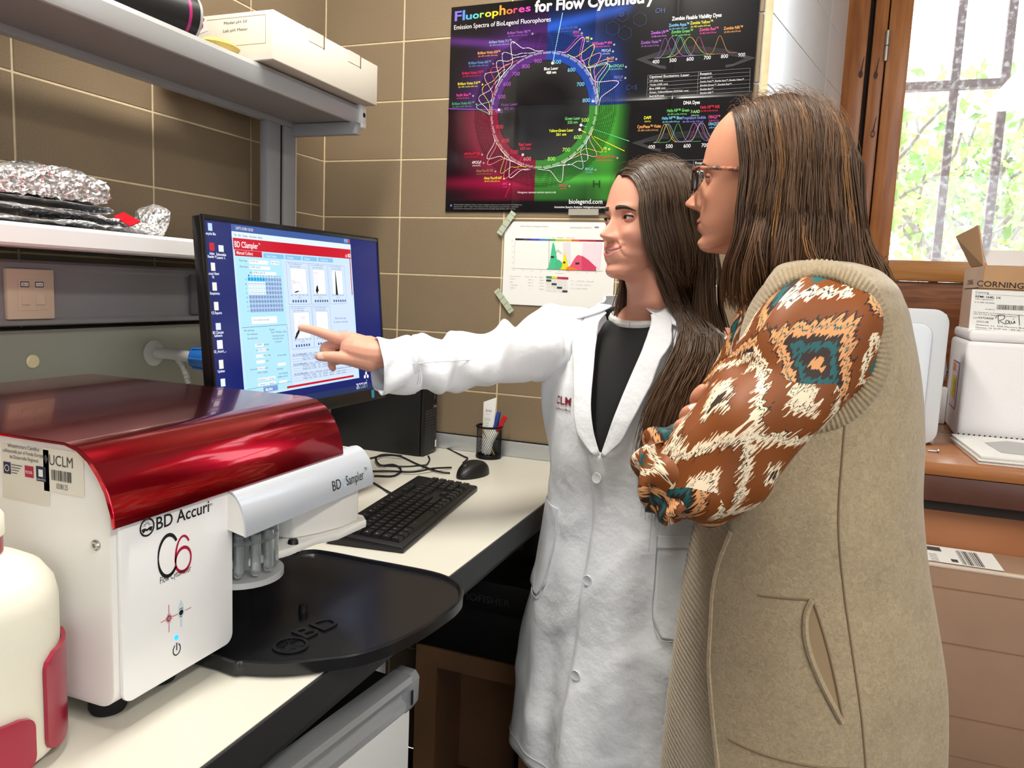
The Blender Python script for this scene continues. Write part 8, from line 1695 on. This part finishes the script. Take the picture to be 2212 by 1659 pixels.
# (z, front x, back x, half width)
KT = [(1.466, 1.325, 1.425, .085), (1.460, 1.312, 1.445, .125), (1.445, 1.297, 1.468, .152), (1.415, 1.280, 1.488, .166), (1.37, 1.262, 1.503, .172), (1.31, 1.245, 1.518, .176), (1.23, 1.228, 1.530, .184), (1.14, 1.225, 1.536, .196), (1.05, 1.222, 1.552, .198), (.98, 1.216, 1.568, .204), (.90, 1.205, 1.584, .210), (.82, 1.200, 1.590, .214), (.72, 1.196, 1.590, .218), (.60, 1.194, 1.588, .222), (.50, 1.192, 1.588, .224)]
def kpar(z): return ips(z, [(t[0], t[1]) for t in KT]), ips(z, [(t[0], t[2]) for t in KT]), ips(z, [(t[0], t[3]) for t in KT])
def cardP(th, z, off=0.):
    """th = angle from the front (-x) towards the camera side"""
    th = np.asarray(th, float); z = np.asarray(z, float)*np.ones_like(th); f_, b_, w_ = kpar(z); c = (f_+b_)/2; hd = (b_-f_)/2; low = np.clip((1.2-z)/.6, 0, 1)
    o = off+low*(.006*np.sin(4*th+2.2+z)+.005*np.sin(7*th+z*3)+.012*np.exp(-((th-2.75)/.12)**2)-.008*np.exp(-((th-2.45)/.16)**2))
    s, cc = np.sin(th), np.cos(th); S = np.sign(s)*np.abs(s)**.9; C_ = np.sign(cc)*np.abs(cc)**.9
    return np.stack([c-(hd+o)*C_+.02*S*0, -.762-(w_+o)*S-.035*(c-c)+.0*z, z], -1)
zs = np.concatenate([np.linspace(1.466, 1.40, 16), np.linspace(1.39, .5, 90)])
def fe(z): return np.interp(z, [.5, .77, .93, 1.03, 1.1, 1.2, 1.3, 1.466], [1.3, 1.13, .92, .85, 1.0, .85, .75, .62])   # angle of the open front edge on the camera side
CG = [cardP(np.linspace(fe(z), 2*PI-1.1, 150), z) for z in zs]; V, F = grid(np.array(CG)); AO = np.array([1.374, -.915, 1.357]); fc_ = V[np.array(F)].mean(1); keep = ~((np.hypot((fc_[:, 0]-AO[0])/.92, (fc_[:, 2]-AO[2])/1.06) < .082) & (fc_[:, 1] < -.78)); F = [f for f, k_ in zip(F, keep) if k_]
cd = obj('cardigan', (V, F), M_KNIT, pz, angle=80); md = cd.modifiers.new('t', 'SOLIDIFY'); md.thickness = .004; md.offset = 0
def on_card(name, pts, r, m=M_LINE, off=.0022, n=70): Q = spline(np.array(pts), n); return obj(name, tube(cardP(Q[:, 0], Q[:, 1], off), r, 6), m, cd)
# inner ribbed front band (the far front hanging open)
NB, NH = 20, 420; G = []
for i in range(NH):
    z = 1.12-(1.12-.50)*i/(NH-1); v_ = np.interp(z, [.50, .593, .729, .815, .94, 1.023, 1.12], [1.188, 1.192, 1.196, 1.202, 1.214, 1.226, 1.240]); zz = z; row = []
    for j in range(NB):
        t = j/(NB-1); e = cardP(np.array(fe(z)), np.array(z))+0; x0 = v_; y0 = -.690; x1 = e[0]+.010; y1 = e[1]+.016; x = x0+(x1-x0)*t-.022*math.sin(PI*t**.8); y = y0+(y1-y0)*t; rb = .0024*math.sin(z*2*PI/.0095+.6*t)
        row.append((x+rb*.8, y-rb, z+.012*math.sin(PI*t)))
    G.append(row)
V, F = grid(np.array(G)); bd = obj('ribbed_front_band', (V, F), M_RIB, cd, angle=80); bd.modifiers.new('t', 'SOLIDIFY').thickness = .003
on_card('front_edge', [(fe(z)+.005, z) for z in np.linspace(1.10, .5, 14)], .0045, M_KNIT, 0.)
# armhole rib band
G = []; NA = 420
def card_y(x, z, off):
    z = min(z, 1.4655); f_, b_, w_ = [float(q) for q in kpar(np.array(z))]; c = (f_+b_)/2; hd = (b_-f_)/2; q = min(abs((c-x)/hd), 1.)**(1/.9); S = max(1-q*q, 0)**.45; return np.array([x, -.762-w_*S-off, z+off*max(0, (z-1.42)/.045)*.8])
for i in range(NA+1):
    t = 2*PI*i/NA; rb = .0012*math.sin(t*95); row = []
    for k, (rr, of2) in enumerate(((.0790, -.016), (.0800, .001), (.083, .006), (.089, .0070), (.096, .0062), (.102, .0048), (.1045, .001), (.105, -.006))): row.append(card_y(AO[0]+rr*.92*math.sin(t), AO[2]+rr*1.06*math.cos(t), of2+(rb if 1 <= k <= 6 else 0)))
    G.append(row)
V, F = grid(np.array(G)); obj('armhole_rib_band', (V, F), M_RIB, cd, angle=80)
# pocket opening, seams
on_card('side_seam', [(1.80, 1.26), (1.80, 1.13), (1.86, 1.0), (1.95, .88), (2.0, .82)], .0016)
on_card('pocket_top_seam', [(1.62, 1.037), (1.52, 1.034), (1.40, 1.031), (1.28, 1.028)], .0016)
on_card('pocket_bottom_seam', [(1.18, .825), (1.4, .823), (1.65, .824), (1.88, .825)], .0016)
G = []
for i in range(40):
    z = 1.037-.152*i/39; s = i/39; bow = .13*math.sin(PI*s**.8); t0 = 1.62+.19*s-bow*.75; t1 = 1.622+.195*s+bow*.10; G.append([tuple(cardP(np.array(t0+(t1-t0)*k/6), np.array(z), .0026)) for k in range(7)])
V, F = grid(np.array(G)); pk_ = obj('pocket_opening', (V, F), mat('dark_pocket_knit', (150, 128, 100), .95), cd)  # opening patch in a slightly darker knit tone
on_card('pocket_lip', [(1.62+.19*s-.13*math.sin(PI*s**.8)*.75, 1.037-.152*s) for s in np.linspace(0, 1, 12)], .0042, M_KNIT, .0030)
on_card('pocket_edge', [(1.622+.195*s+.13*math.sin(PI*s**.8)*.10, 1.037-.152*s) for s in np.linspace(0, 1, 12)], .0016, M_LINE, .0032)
for s in (-1, 1):
    obj('trouser_leg', sleeve([ON+orr*s*.082+np.array([0, 0, .88]), ON+orr*s*.09+np.array([0, 0, .48]), ON+orr*s*.095-of_*.01+np.array([0, 0, .07])], [.105, .078, .062], 40, 30, lambda ph, q: .003*np.sin(3*ph+14*q)), mat('dark_trousers', (30, 30, 36), .8), pz)
    c = ON+orr*s*.098+of_*.04; G = []
    for i in range(13):
        t = i/12; L_ = -.10+.26*t; wd = .040*math.sin(PI*min(max(.08+.86*t, 0), 1))**.45; hh = .062*(1-t)**.8+.03; G.append([c+of_*L_+orr*wd*math.cos(a)+np.array([0, 0, .001+max(0, math.sin(a))*hh]) for a in np.linspace(0, 2*PI, 25)[:-1]])
    V, F = grid(np.array(G), closev=True); F = F+[list(range(24))[::-1], [12*24+j for j in range(24)]]; obj('shoe', (V, F), mat('black_shoe', (18, 18, 20), .5), pz)

# joined print (too small to pick apart) is marked as such
for o in bpy.data.objects:
    if o.type == 'MESH' and o.parent and o.name.split('.')[0] in ('lettering', 'label_print', 'sticker_print', 'tube_print', 'tube_print_lower', 'tube_print_green', 'key_legends', 'vent_grille', 'mesh_wall', 'binding_comb', 'side_print', 'handwriting', 'label_text', 'flag_details', 'small_print', 'red_symbols', 'knob_grip', 'crease', 'stripes', 'label_frame', 'label_outline', 'drop_symbol', 'menu_buttons', 'usb_port', 'embossed_logo', 'teeth', 'embroidery', 'cover_lettering', 'icon_label', 'flag_print', 'carton_symbol', 'hinge'): o['kind'] = 'stuff'
